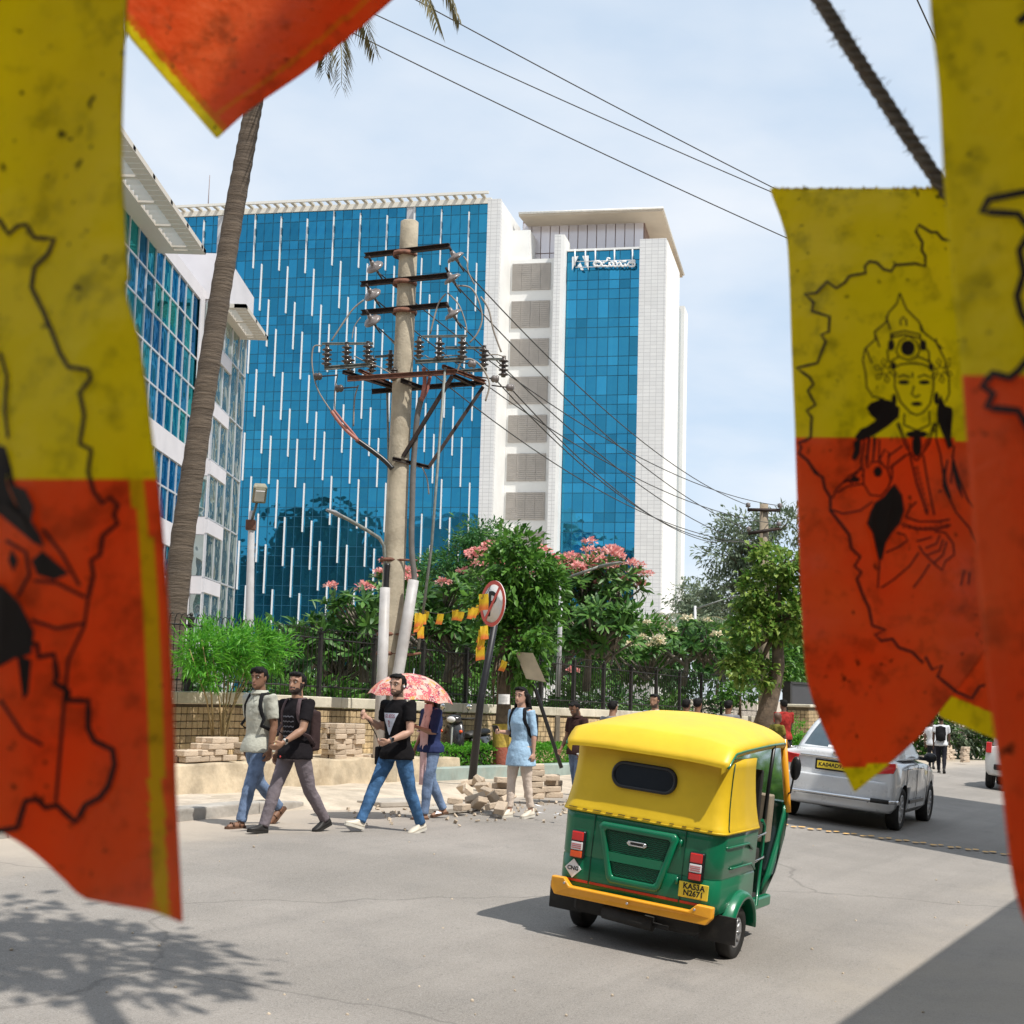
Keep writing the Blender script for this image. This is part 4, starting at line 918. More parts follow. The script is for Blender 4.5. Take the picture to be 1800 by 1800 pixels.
b0 = P(1215, 1150, 120)
tree('airy_tree', 'far grey green tree beside the edge of the white tower', b0, [b0, P(1212, 1080, 120), P(1210, 1050, 120)], [], [(tp(1207, 1050, 120), (1.0, 1.4, 1.2)), (tp(1225, 1075, 120), (1.4, 1.4, 1.0)), (tp(1240, 1090, 120), (1.6, 1.4, .9))], 70, 34, .35, .42, .16, L_GREY, r0=.25)
b0 = P(1250, 1170, 95)
tree('airy_tree', 'low spread of grey green tree between tower and the gate tree', b0, [b0, P(1250, 1110, 95), P(1255, 1090, 95)], [], [(tp(1255, 1085, 95), (2.0, 1.4, .9)), (tp(1295, 1100, 95), (2.2, 1.4, 1.0)), (tp(1240, 1055, 95), (.7, 1.4, .9))], 90, 40, .3, .36, .14, L_GREY, r0=.2)
# ------------------------------------------------------------------ frangipani: rosettes of big leaves and flower heads
lf = MB(); pr = ((0, .012, 0), (.2, .05, .01), (.5, .085, .012), (.75, .075, -.01), (.92, .04, -.05), (1.0, .004, -.07))
lf.loft([[V((-w*.5*1.0, y, z+.02*w*8*.5)), V((0, y, z)), V((w*.5, y, z+.02*w*8*.5))] for y, w, z in pr], cap=False, closed=False)
LEAF = lf.mesh('leaf', L_FRAN)
def flower_mesh(name, m):
    n = 46; d = rdir(n); d[:, 2] = np.abs(d[:, 2])*.8; b = d*np.array([.10, .10, .075])*rng.random((n, 1))**.4
    return leafmesh(name, m, b, d+rng.normal(size=(n, 3))*.5, np.tile([0, 0, 1.], (n, 1))+rng.normal(size=(n, 3))*.5, .07, .045, .1, .6)
FL_P, FL_C = flower_mesh('flower_cluster', PINK), flower_mesh('flower_cluster', CREAM)
def frangipani(label, base, ells, nros, nfl, fl, leafn, keep=130, ftop=True, ftall=0):
    b = V(base); t = thing('frangipani_tree', label, 'tree', b); st = MB(); js = []
    ros = []
    for (c, r), f in zip(ells, [e[1][0]*e[1][2] for e in ells]):
        k = int(nros*f/sum(e[1][0]*e[1][2] for e in ells))
        for j in range(k):
            d = rdir(1)[0]; d[2] = d[2]*.8+.25; d[1] -= .25
            d /= np.linalg.norm(d); q = np.array(c)+d*np.array(r)*(.65+.35*random.random()); ros.append((V(q)-b, V(d)))
    ros.sort(key=lambda x: (x[0]+b).y)
    BB, DD, UU, LL, WW = [], [], [], [], []; made = 0
    for i, (q, d) in enumerate(ros):
        ax = (d*.8+V((0, 0, .6))).normalized(); x, y = frame_to(ax)
        root = q-ax*.25-V((d.x*.3, d.y*.3, .25)); st.tube([root-V((d.x, d.y, .8))*.35, root, q], [.03, .024, .016], n=5)
        n = random.randint(9, 13); ph = random.random()*6
        for k in range(n):
            a = ph+k*2.4; sp = math.radians(random.uniform(35, 95)); dr = (ax*math.cos(sp)+(x*math.cos(a)+y*math.sin(a))*math.sin(sp)).normalized(); L_ = leafn*random.uniform(.7, 1.15)
            if made < keep and i < 40:
                Y = dr; Z = (ax-Y*ax.dot(Y)).normalized(); X = Y.cross(Z); M = Matrix(((X.x, Y.x, Z.x, q.x), (X.y, Y.y, Z.y, q.y), (X.z, Y.z, Z.z, q.z), (0, 0, 0, 1)))
                link('leaf', LEAF, t, M @ Matrix.Diagonal((L_*2.6, L_, L_, 1))); made += 1
            else: BB.append(q); DD.append(dr); UU.append(ax); LL.append(L_); WW.append(L_*.27)
    link('foliage', leafmesh('foliage', L_FRAN, np.array(BB), np.array(DD), np.array(UU), np.array(LL), np.array(WW), .15, .6), t)['kind'] = 'stuff'
    ctr = sum((V(c) for c, r in ells), V((0, 0, 0)))/len(ells)-b
    st.tube([(0, 0, 0), ctr*.35+V((.05, 0, 0)), ctr*.75], [.10, .08, .05], n=8)
    for c, r in ells: st.tube([ctr*.5, ctr.lerp(V(c)-b, .6), V(c)-b], [.06, .045, .03], n=6)
    st.build('branches', A_BARKL, t)
    tops = sorted(ros, key=lambda x: -x[0].z+(.5*(x[0]+b).y if not ftop else 0)-random.random()*.7)[:nfl]
    for q, d in tops:
        h = random.uniform(.12, .3+ftall); dv = V((d.x*.5, d.y*.5-.1, 1)).normalized(); link('flower_cluster', fl, t, TR(q+dv*h, random.random()*6) @ Matrix.Scale(random.uniform(1.0, 1.7), 4))
    return t
b0 = P(1030, 1215, 35.5)
frangipani('large frangipani tree crowned with pink flower heads behind the fence', b0, [(tp(1030, 1015, 35.5), (1.0, .8, .6)), (tp(965, 1040, 35.5), (.8, .7, .7)), (tp(1085, 1030, 35.5), (.7, .7, .7)), (tp(1040, 1090, 35), (1.1, .8, .6)), (tp(990, 1130, 35), (.9, .6, .5)), (tp(1080, 1110, 35), (.6, .6, .5))], 190, 74, FL_P, .36, ftall=.15)
b0 = P(640, 1200, 27.5)
frangipani('frangipani shrub with a few pink flowers left of the concrete pole', b0, [(tp(640, 1080, 27.5), (.75, .6, .45)), (tp(570, 1120, 27.5), (.5, .5, .35)), (tp(600, 1150, 27.5), (.9, .5, .4)), (tp(690, 1060, 27.5), (.4, .5, .5))], 95, 7, FL_P, .34)
b0 = P(785, 1200, 29.5)
frangipani('frangipani shrub behind the bunting between pole and sign', b0, [(tp(780, 1060, 29.5), (.7, .6, .5)), (tp(740, 1090, 29.5), (.6, .5, .5)), (tp(810, 1120, 29.5), (.9, .5, .5)), (tp(850, 1030, 30), (.35, .4, .7))], 95, 9, FL_P, .34)
b0 = P(1200, 1205, 43)
frangipani('frangipani shrubs with cream flowers below the entrance canopy', b0, [(tp(1180, 1120, 43), (1.0, .8, .45)), (tp(1240, 1120, 43), (1.0, .8, .5)), (tp(1140, 1150, 42), (1.0, .7, .4)), (tp(1270, 1140, 43), (.8, .7, .5))], 90, 11, FL_C, .34, ftop=False)
SHL = ['with broad glossy leaves', 'with fine dark leaves', 'with small mid green leaves']
for i in range(13):
    u = 17.5+i*2.05; v_ = WALLV+2.0+.4*math.sin(i*2.3); b0 = UVP(u, v_, None, .15); hh = .85+.25*math.sin(i*1.7)
    tree('fence_shrub', 'low shrub %s growing behind the iron fence' % SHL[(i+1) % 3], b0, [b0, b0+V((0, 0, .5))], [], [(tuple(b0+V((0, 0, .85*hh+.35))), (1.0, .5, .8*hh))], 34, 40, .14, .2, .075, (L_DARK, L_FRAN, L_MID)[i % 3], r0=.04, grp='shrubs behind the fence', cat='shrub')
link('flower_cluster', FL_P, bpy.data.objects['frangipani_tree'], TR(PV(1007, 1180, 14.2)-P(1030, 1215, 35.5)) @ Matrix.Scale(1.3, 4))
for i, (px, py, d, rx, rz) in enumerate(((575, 1150, 34, 1.3, .75), (700, 1120, 36, 1.4, 1.0), (790, 1130, 38, 1.5, 1.2), (900, 1120, 40, 1.6, 1.3), (1000, 1130, 42, 1.6, 1.2), (1090, 1140, 44, 1.5, 1.0), (1180, 1150, 50, 1.6, .9), (1260, 1150, 52, 1.7, .9), (1340, 1160, 54, 2.0, 1.0), (1430, 1170, 56, 2.2, 1.2))):
    b0 = P(px, 1222, d); tree('garden_shrub', 'tall green garden shrub %s' % ['behind the small frangipani', 'behind the lamp arm pole', 'under the feathery tree', 'behind the painted street tree', 'under the pink flowered frangipani', 'right of the pink flowered frangipani', 'below the entrance canopy', 'behind the cream flowers', 'behind the gate tree trunk', 'behind the gate pillar'][i], b0, [b0, P(px, py, d)], [], [(tp(px, py, d), (rx, .8, rz))], 60, 46, .2, .26, .1, (L_DARK, L_FRAN, L_MID)[i % 3], r0=.06, cat='shrub')
# bamboo-like bush on the plinth
b0 = PV(385, 1318, 12.85); Dm = b0.y; t = thing('bamboo_bush', 'bright green narrow leaved bush on thin bare stems in front of the fence', 'bush', b0); st = MB()
for k in range(9):
    a = PV(384+random.uniform(-8, 8), 1318, 12.85)-b0; tx = 335+k*19+random.uniform(-6, 6); top = PV(tx, random.uniform(1110, 1150), 12.85+random.uniform(-.2, .2))-b0
    st.tube([a, a.lerp(top, .5)+V((-.06*(tx-400)/60, 0, .0)), top], [.014, .011, .005], n=5)
st.build('stems', mat('bush_stem', (.30, .22, .10), .8, var=.3), t)
p, o = clumps([(tuple(PV(390, 1135, 12.85)), (.5, .34, .3)), (tuple(PV(345, 1150, 12.8)), (.25, .25, .28)), (tuple(PV(440, 1140, 12.85)), (.38, .34, .32)), (tuple(PV(480, 1145, 12.9)), (.26, .3, .27)), (tuple(PV(390, 1165, 12.85)), (.45, .34, .2)), (tuple(PV(370, 1190, 12.75)), (.1, .1, .1))], 150, 32, .075)
n = len(p); d = o*.8+rng.normal(size=(n, 3))*.7; d[:, 2] += .15
link('leaves', leafmesh('leaves', L_FRESH, p-np.array(b0), d, np.tile([0, 0, 1.], (n, 1))+rng.normal(size=(n, 3))*.6, (.14*(.6+.7*rng.random(n))), .025, .2, .4), t)['kind'] = 'stuff'
# clipped hedge with its low painted wall
hd = thing('clipped_hedge', 'clipped bright green hedge in a bed at the foot of the wall', 'hedge', PV(915, 1340, 12.5)); hb_ = V(WM[hd.name].translation)
N = 9000; uu = rng.uniform(20.9, 27.6, N); vv = rng.uniform(12.35, 12.95, N); zz_ = np.abs(rng.normal(0, 1, N)); zt = .62+.04*np.sin(uu*5)+rng.normal(0, .02, N)-np.where(rng.random(N) < .4, rng.random(N)*.4, 0)
pp = np.stack([UD.x*uu+VD.x*vv, UD.y*uu+VD.y*vv, np.array([zg(a, 12.5) for a in uu])+zt], 1); dd = rdir(N); dd[:, 2] = np.abs(dd[:, 2]); dd[:, 1] -= .4
link('leaves', leafmesh('leaves', L_FRESH, pp-np.array(hb_), dd, rdir(N), .06, .035), hd)['kind'] = 'stuff'
hw_ = MB(); hw_.loft([[(u, 12.1, zg(u, 12.2)), (u, 12.3, zg(u, 12.2)), (u, 12.3, zg(u, 12.2)+.33), (u, 12.1, zg(u, 12.2)+.32)] for u in [20.9+x*.5 for x in range(14)]], sm=False)
tag(link('bed_wall', hw_.mesh('bed_wall', mat('faded_teal_paint', (.30, .37, .34), .85, var=.25, scale=2, bump=.3, dirt=.7, dirtc=(.42, .36, .28)), bev=.015), None, ROADM), 'low faded teal painted wall edging the hedge bed', 'wall')
# grass tufts at the foot of the wall
# ------------------------------------------------------------------ coconut palm
pts = [P(x, y, 22.2) for x, y in ((292, 1290), (300, 1180), (306, 1080), (322, 940), (345, 790), (368, 640), (390, 500), (412, 370), (432, 260), (447, 180), (460, 90), (470, 10), (476, -50))]
b0 = pts[0]; palm = thing('coconut_palm', 'tall leaning coconut palm with ringed trunk behind the fence', 'palm tree', b0)
fine = []; rad = []
for i in range(len(pts)-1):
    for k in range(16):
        f = k/16; q = pts[i].lerp(pts[i+1], f); s = (i+f)/(len(pts)-1); fine.append(q-b0); rad.append((.20-.085*s)*(1+.035*((k % 4) == 0)-.02*((k % 4) == 2)+random.uniform(-.015, .015)))
def palmbark():
    m, nt, b = newmat('palm_bark'); L = nt.links.new; co = nd(nt, 'ShaderNodeTexCoord'); mp = nd(nt, 'ShaderNodeMapping'); mp.inputs['Scale'].default_value = (3, 3, 26); mp.inputs['Rotation'].default_value = (0, .12, 0); L(co.outputs['Object'], mp.inputs[0])
    n1 = nd(nt, 'ShaderNodeTexNoise', Scale=1., Detail=6., Roughness=.65); L(mp.outputs[0], n1.inputs['Vector']); n2 = nd(nt, 'ShaderNodeTexNoise', Scale=1.4, Detail=4.); L(co.outputs['Object'], n2.inputs['Vector'])
    r = nd(nt, 'ShaderNodeValToRGB'); e = r.color_ramp.elements; e[0].position = .3; e[0].color = (.04, .028, .02, 1); e[1].position = .68; e[1].color = (.20, .15, .105, 1); L(n1.outputs['Fac'], r.inputs[0])
    mx = nd(nt, 'ShaderNodeMix', data_type='RGBA'); L(n2.outputs['Fac'], mx.inputs['Factor']); L(r.outputs[0], mx.inputs['A']); mx.inputs['B'].default_value = (.10, .078, .06, 1); L(mx.outputs['Result'], b.inputs['Base Color']); b.inputs['Roughness'].default_value = .92
    bp = nd(nt, 'ShaderNodeBump', Strength=1., Distance=.03); L(n1.outputs['Fac'], bp.inputs['Height']); L(bp.outputs[0], b.inputs['Normal']); return m
MB().tube(fine, rad, n=18).build('trunk', palmbark(), palm)
top = pts[-1]
def frond(p3, name='frond', par=palm, b=b0, nl=60, ll=.55, m=L_PALM):
    sp = []; n = nl
    for k in range(n+1):
        s = k/n; a = [p for p in p3]
        while len(a) > 1: a = [a[i].lerp(a[i+1], s) for i in range(len(a)-1)]
        sp.append(a[0])
    mb = MB(); mb.tube([q-b for q in sp[::4]], [.03*(1-.85*i/(len(sp[::4])-1)) for i in range(len(sp[::4]))], n=5, m=0)
    r = mb.build(name, mat('frond_rib', (.22, .19, .09), .7), par)
    B, D, U_, Ls = [], [], [], []
    for k in range(6, n+1):
        tan = (sp[min(k+1, n)]-sp[k-1]).normalized(); sd = tan.cross(V((0, 0, 1))).normalized(); s = k/n
        for sg_ in (-1, 1):
            for rep in range(2):
                dv = (sd*sg_*.75+tan*.65+V((0, 0, -.25-.5*random.random()))+V(rdir(1)[0])*.12).normalized(); B.append(sp[k]-b); D.append(dv); U_.append(V((0, 0, 1))); Ls.append(ll*math.sin(math.pi*(.12+.83*s))**.6*random.uniform(.8, 1.1)+.08)
    link('leaflets', leafmesh('leaflets', m, np.array(B), np.array(D), np.array(U_), np.array(Ls), .03, .2, .35), r)['kind'] = 'stuff'
frond([top, P(545, -95, 21.6), P(610, 0, 21.2), P(600, 150, 21.0)]); frond([top, P(520, -60, 22), P(585, 10, 22.2), P(572, 125, 22.3)])
frond([top, P(560, -190, 21.5), P(720, -120, 21.0), P(770, 45, 20.6)]); frond([top, P(580, -230, 22), P(740, -170, 22.2), P(805, 30, 22.4)])
for k in range(9):
    a = 1.2+k*.55; o_ = V((math.cos(a+1.6), math.sin(a+1.6)*.9, 0)); l_ = random.uniform(2.4, 3.0)
    if o_.x > .3 and o_.y < .6: continue
    frond([top, top+o_*l_*.35+V((0, 0, 1.0)), top+o_*l_*.75+V((0, 0, .6)), top+o_*l_+V((0, 0, -random.uniform(.3, 1.2)))])
# small fan palms by the entrance
for i, (px, py, d) in enumerate(((1232, 1100, 70), (1172, 1090, 95))):
    q = P(px, py, d); b_ = P(px, 1195, d); pt = thing('garden_palm', ['feathery garden palm standing behind the cream flowered shrubs', 'small garden palm at the foot of the white tower'][i], 'palm tree', b_)
    MB().tube([V((0, 0, 0)), q-b_], [.12, .08], n=8).build('trunk', A_BARKL, pt)
    for k in range(9):
        a = k*.7; o_ = V((math.cos(a), math.sin(a), 0)); frond([q, q+o_*.5+V((0, 0, .7)), q+o_*1.2+V((0, 0, .5)), q+o_*1.6+V((0, 0, -.2))], 'frond', pt, b_, 24, .5, L_GREY)
# ------------------------------------------------------------------ main concrete pole with its switch gear
A_POLE = mat('pole_concrete', (.43, .37, .275), .85, var=.25, scale=3.5, bump=.4, bscale=26, dirt=.8, dirtc=(.22, .17, .11))
A_STEEL = mat('dark_steel', (.035, .024, .02), .7, metal=.3, var=.4, scale=16, dirt=.5, dirtc=(.13, .06, .035))
A_RUST = mat('rusty_steel', (.19, .085, .055), .8, metal=.2, var=.4, scale=14, dirt=.4, dirtc=(.07, .04, .03))
A_GALV = mat('galvanised_grey', (.20, .21, .19), .6, metal=.4, var=.3, scale=14)
A_PORC = mat('brown_porcelain', (.06, .045, .038), .35, var=.4, scale=20, coat=.4)
A_DISC = mat('grey_porcelain', (.17, .145, .135), .35, var=.3, scale=12, coat=.3)
A_CABLE = mat('grey_cable', (.28, .24, .20), .7, var=.2)
A_WIRE = mat('wire_dark', (.06, .055, .05), .6, metal=.3, var=.2)
A_PVC = mat('white_pvc_pipe', (.46, .44, .43), .5, var=.2, scale=3, dirt=.6, dirtc=(.38, .33, .27))
A_PINKC = mat('red_brown_cable', (.35, .13, .10), .6, var=.2)
DP = 23.2
pb = G(676, 1352, .13); pb = P(676, 1352, DP); pb.z = zg(*uv(pb))+.12
pole = thing('utility_pole', 'tall concrete electricity pole with three cross arms and a switch platform', 'utility pole', pb)
def zc(a, b, d=DP): return P(520+a/3.6, 380+b/3.6, d)
def pp_(name, mb, m, bev=0): return mb.build(name, m, pole, bev=bev, world=True)
ptop, pbot = P(720, 391, DP), pb-V((0, 0, .3))
mb = MB(); n = 24; mb.tube([pbot.lerp(ptop, k/n) for k in range(n+1)]+[ptop+V((0, 0, .02))], [.195-.05*k/n for k in range(n+1)]+[.12], n=24); pp_('shaft', mb, A_POLE)
def chan(p0, p1, h=.075, w=.05, name='cross_arm', m=A_STEEL):
    mb = MB(); d = (p1-p0).normalized(); x, y = frame_to(d)
    prof = [(-w/2, -h/2), (w/2, -h/2), (w/2, -h/2+.012), (-w/2+.012, -h/2+.012), (-w/2+.012, h/2-.012), (w/2, h/2-.012), (w/2, h/2), (-w/2, h/2)]
    mb.loft([[p+x*0+V((0, 0, 1))*0+(x*a+y*b) for a, b in prof] for p in (p0, p1)], sm=False); return pp_(name, mb, m)
def bell(p, ax, r=.11, name='disc_insulator', m=A_DISC, par=None):
    mb = MB(); mb.lathe([(.03, -.10), (.04, -.06), (.045, -.03), (r*.8, -.01), (r, .025), (r*.98, .04), (r*.6, .035), (r*.5, .055), (.03, .05), (.02, .11), (.001, .115)], p, ax, 18); return pp_(name, mb, m)
WD = (P(1343, 890, 42)-P(720, 480, DP)).normalized()
for (a, b, c, d) in ((435, 250, 970, 188), (410, 430, 960, 376), (415, 611, 960, 560)):
    chan(zc(a, b, DP+.13), zc(c, d, DP-.42), .085, .06)
    q = zc(685, (b+d)/2+6, DP-.2); pp_('clamp', MB().tube([q+V((.19*math.cos(t), .17+.19*math.sin(t), 0)) for t in [k*.5236 for k in range(13)]], [(.012, .04)]*13, n=4), A_RUST)
strain = []
for (a, b) in ((495, 315), (1005, 255), (480, 490), (985, 390), (480, 655), (990, 615)):
    p = zc(a, b, DP-.1 if a < 700 else DP-.45); ax = V((.55, .2, -.8)).normalized() if a > 700 else V((.45, .6, -.6)).normalized()
    bell(p, ax, .15); strain.append(p+ax*.12)
    pp_('shackle', MB().tube([p-ax*.10, p-ax*.17+V((0, 0, .02))], .02, n=6), A_STEEL); pp_('wire_grip', MB().tube([p+ax*.11, p+ax*.28], [.022, .012], n=6), A_WIRE)
# switch platform
def frame(a, b, c, d, m=A_RUST, dd=0, h=.08, de=0): chan(zc(a, b, DP+dd), zc(c, d, DP+dd+de), h, .05, 'platform_beam', m)
frame(325, 1030, 1010, 985, A_RUST, -.38); frame(480, 1110, 1190, 1052, A_STEEL, .30); frame(300, 985, 620, 1085, A_STEEL, -.5, .06, .7); frame(400, 975, 640, 1080, A_RUST, -.3, .05, .6)
frame(670, 1040, 830, 1100, A_STEEL, -.3, .07, .6); frame(930, 950, 1200, 1050, A_RUST, -.4, .06, .65); frame(1000, 1010, 1130, 1070, A_STEEL, -.3, .06, .6)
frame(180, 962, 470, 940, A_GALV, -.45, .06); frame(755, 922, 1065, 905, A_GALV, -.45, .06); frame(1000, 985, 1210, 970, A_GALV, 0, .05)
for (a, b, c, d, dd) in ((165, 808, 490, 806, -.45), (800, 762, 1085, 758, -.45), (945, 832, 1205, 834, 0), (500, 890, 620, 882, .2), (1190, 905, 1330, 905, .35)): chan(zc(a, b, DP+dd), zc(c, d, DP+dd), .035, .04, 'contact_bar', A_GALV)
for (a, b, dd, k) in ((197, 880, -.45, 1), (322, 865, -.45, 1), (455, 860, -.45, 1), (598, 915, .2, 1), (340, 940, -.2, .8), (480, 935, -.1, .8), (780, 830, -.45, 1), (910, 840, -.45, 1), (1055, 835, -.45, 1), (1190, 885, 0, 1), (1315, 950, .35, 1), (620, 1000, -.1, .6)):
    p = zc(a, b, DP+dd); k *= 1.12; prof = [(.035, -.16*k)]; h = -.14*k
    for q in range(4): prof += [(.038, h), (.078, h+.012), (.083, h+.024), (.038, h+.042)]; h += .066*k
    prof += [(.028, .14*k), (.04, .15*k), (.001, .16*k)]
    mb = MB(); mb.lathe(prof, p, V((0, 0, 1)), 14); pp_('post_insulator', mb, A_PORC)
for (a, b, dd, sg_) in ((140, 1015, -.5, -1), (275, 1090, -.4, -1), (1260, 1030, .2, 1), (1355, 1085, .35, 1), (1115, 935, -.3, 1)):
    mb = MB(); p = zc(a, b, DP+dd); ax = V((sg_, 0, -.1)).normalized(); mb.lathe([(.02, -.07), (.05, -.05), (.065, -.02), (.05, 0), (.065, .03), (.05, .06), (.001, .07)], p, ax, 12); pp_('spool_insulator', mb, A_PORC if a < 300 else A_DISC); pp_('spool_link', MB().tube([p-ax*.07, p-ax*.3], .012, n=5), A_STEEL)
for a, b, c, d, dd, de in ((1185, 1080, 840, 1590, .3, -.2), (992, 1010, 680, 1520, -.35, .2)): chan(zc(a, b, DP+dd), zc(c, d, DP+dd+de), .055, .055, 'brace', A_STEEL)
chan(zc(615, 1535, DP-.25), zc(845, 1590, DP+.1), .06, .05, 'brace_foot', A_STEEL)
def cable(pts, r, name='cable', m=A_CABLE, d=DP, n=8):
    q = [zc(*p) if len(p) == 3 else zc(p[0], p[1], d) for p in pts]; s = []
    for i in range(len(q)-1):                      # Catmull-Rom
        p0, p1, p2, p3 = q[max(i-1, 0)], q[i], q[i+1], q[min(i+2, len(q)-1)]
        for k in range(5):
            t = k/5; s.append(.5*((2*p1)+(p2-p0)*t+(2*p0-5*p1+4*p2-p3)*t*t+(3*p1-p0-3*p2+p3)*t**3))
    s.append(q[-1]); return pp_(name, MB().tube(s, r, n=6), m)
cable([(165, 820), (112, 830), (104, 950), (140, 1100), (225, 1235)], .012, d=DP-.45); cable([(225, 1235), (280, 1310), (330, 1365), (395, 1420)], .03, m=A_PINKC, d=DP-.4); cable([(240, 1225), (300, 1300), (360, 1370), (400, 1425)], .02, m=A_PINKC, d=DP-.35)
cable([(385, 1415), (470, 1475), (560, 1545), (612, 1600)], .045, m=A_BPL, d=DP-.3)
pp_('cable_clamp', MB().box(zc(300, 1330, DP-.4), (.14, .05, .04), Matrix.Rotation(.6, 3, 'Y')), A_RUST)
cable([(265, 1000), (245, 1120), (250, 1290)], .009, d=DP-.3); cable([(395, 1070), (372, 1160), (365, 1330)], .012, d=DP-.2); cable([(430, 530), (360, 590), (290, 690), (225, 790)], .014, m=A_CABLE, d=DP-.4)
cable([(410, 640), (370, 700), (355, 780)], .008, d=DP-.3); cable([(950, 490), (900, 560), (850, 745)], .014, d=DP-.4); cable([(960, 485), (1030, 560), (1075, 680), (1080, 740)], .012, d=DP-.4)
cable([(1010, 440), (1100, 450), (1150, 520), (1180, 640), (1150, 740), (1100, 800)], .014, d=DP-.3); cable([(1060, 255), (1085, 290), (1090, 350), (1130, 430)], .012, d=DP-.4)
cable([(1020, 985), (1050, 920), (1110, 905), (1180, 960), (1225, 1060), (1200, 1170)], .016, d=DP-.2); cable([(1170, 510), (1220, 590), (1250, 720), (1300, 860)], .016, d=DP-.2); cable([(1210, 880), (1270, 875), (1330, 895)], .009, d=DP+.2)
cable([(500, 690), (560, 740), (645, 830)], .012, d=DP+.3); cable([(370, 885), (440, 920), (540, 960), (620, 1010)], .01, d=DP-.2); cable([(815, 880), (860, 900), (940, 885), (1040, 880)], .009, d=DP-.4)
cable([(810, 960), (815, 1060), (795, 1160)], .035, m=A_PINKC, d=DP-.2); cable([(850, 1010), (830, 1100), (795, 1170)], .03, m=A_PINKC, d=DP-.15); cable([(795, 1150), (770, 1260), (755, 1420), (742, 1620), (735, 1900), (733, 2100), (748, 2260), (752, 2340)], .05, m=mat('dark_grey_sleeve', (.14, .13, .12), .7, var=.2), d=DP-.12)
cable([(578, 1120), (582, 1300), (588, 1600), (592, 1850)], .02, d=DP+.15, m=A_GALV); cable([(800, 1590), (830, 1660), (842, 1760)], .012, d=DP-.1)
pp_('operating_rod', MB().tube([zc(945, 955, DP-.4), zc(860, 2080, DP-.15), zc(775, 2740, DP-.1)], .022, n=8), A_GALV)
pp_('rod_bracket', MB().tube([P(740, 1148, DP-.1), P(712, 1152, DP-.1)], .02, n=6), A_RUST)
for y, r in ((985, .178), (1115, .186), (1149, .188)):
    q = P(676+.032*(1352-y), y, DP); pp_('band', MB().tube([q+V((r*math.cos(t), r*math.sin(t), 0)) for t in [k*.3142 for k in range(21)]], [(.01, .03)]*21, n=4), A_RUST); pp_('band_arm', MB().tube([q+V((.1, -.15, 0)), q+V((.42, -.12, .0))], .018, n=4), A_RUST)
pp_('duct', MB().tube([P(677, 1033, DP-.18), P(672, 1180, DP-.22), P(664, 1345, DP-.25)], [.08, .085, .088], n=14), A_PVC)
pp_('duct', MB().tube([P(727, 1020, DP-.2), P(714, 1100, DP-.25), P(697, 1200, DP-.28), P(688, 1330, DP-.3)], [.085, .09, .09, .09], n=14), A_PVC)
cable([(570, 2370), (574, 2280), (580, 2200)], .05, m=A_BPL, d=DP-.18)
# lamp arm on the pole
lr = thing('street_lamp', 'bent grey lamp arm clamped to the concrete pole', 'street lamp', P(677, 1030, DP-.12)); lb0 = P(677, 1030, DP-.12)
MB().tube([P(x, y, d)-lb0 for x, y, d in ((677, 1030, DP-.12), (677, 985, DP-.12), (675, 960, DP-.13), (667, 946, DP-.16), (645, 932, DP-.25), (612, 913, DP-.45), (592, 903, DP-.55))], .028, n=8).build('arm', A_GALV, lr)
MB().tube([P(x, y, d)-lb0 for x, y, d in ((600, 908, DP-.5), (588, 901, DP-.57), (574, 896, DP-.65))], [(.05, .03), (.07, .035), (.03, .02)], n=10).build('lamp_head', mat('lamp_grey', (.25, .26, .27), .5, var=.1), lr)
# ------------------------------------------------------------------ other street lamps
A_LPOLE = mat('lamp_post_white', (.58, .57, .58), .5, var=.1, dirt=.3, dirtc=(.35, .3, .25))
d = 27; b0 = P(434, 1215, d); lp = thing('street_lamp', 'white lamp post with boxy grey floodlight head above the green bush', 'street lamp', b0)
MB().tube([V((0, 0, 0)), P(438, 1100, d)-b0, P(442, 930, d)-b0, P(443, 898, d)-b0], [.085, .08, .06, .05], n=14).build('post', A_LPOLE, lp)
MB().box(P(441, 923, d)-b0, (.17, .16, .19)).build('bracket', A_RUST, lp, bev=.01); MB().cyl(P(441, 920, d)-b0, P(452, 882, d-.2)-b0, .026, n=8).build('arm', A_GALV, lp)
hm = MB(); hm.box(V((0, 0, 0)), (.26, .40, .17), None, 0, .8); hm.box(V((0, -.03, -.10)), (.20, .30, .05)); link('lamp_head', hm.mesh('lamp_head', mat('lamp_olive', (.26, .24, .17), .5, var=.2), bev=.02), lp, TR(P(456, 866, d-.3)-b0, .25, -.75)); link('lamp_lens', MB().box((0, -.03, -.135), (.17, .25, .02)).mesh('lamp_lens', A_LENS, bev=.006), lp, TR(P(456, 866, d-.3)-b0, .25, -.75))
for (x0, yb, yt, x1, y1, d, r, lab) in ((981, 1225, 1010, 1093, 988, 33.5, .05, 'grey lamp post with one long arm in front of the pink frangipani'), (1222, 1180, 1065, 1303, 1046, 58, .055, 'grey lamp post with one long arm left of the gate tree')):
    b0 = P(x0, yb, d); lp = thing('street_lamp', lab, 'street lamp', b0); top = P(x0+6 if d < 40 else x0, yt, d)-b0
    MB().tube([V((0, 0, 0)), top], [r*1.2, r*.9], n=10).build('post', A_LPOLE, lp); a1 = P(x1-(40 if d < 40 else 22), y1+(8 if d < 40 else 5), d-.3)-b0
    MB().tube([top+V((0, 0, -.12)), a1], [.035, .03], n=8).build('arm', A_GALV, lp); MB().tube([a1, a1.lerp(P(x1, y1, d-.5)-b0, .5), P(x1, y1, d-.5)-b0], [(.05, .035), (.08, .04), (.05, .02)], n=10).build('lamp_head', A_GALV, lp)
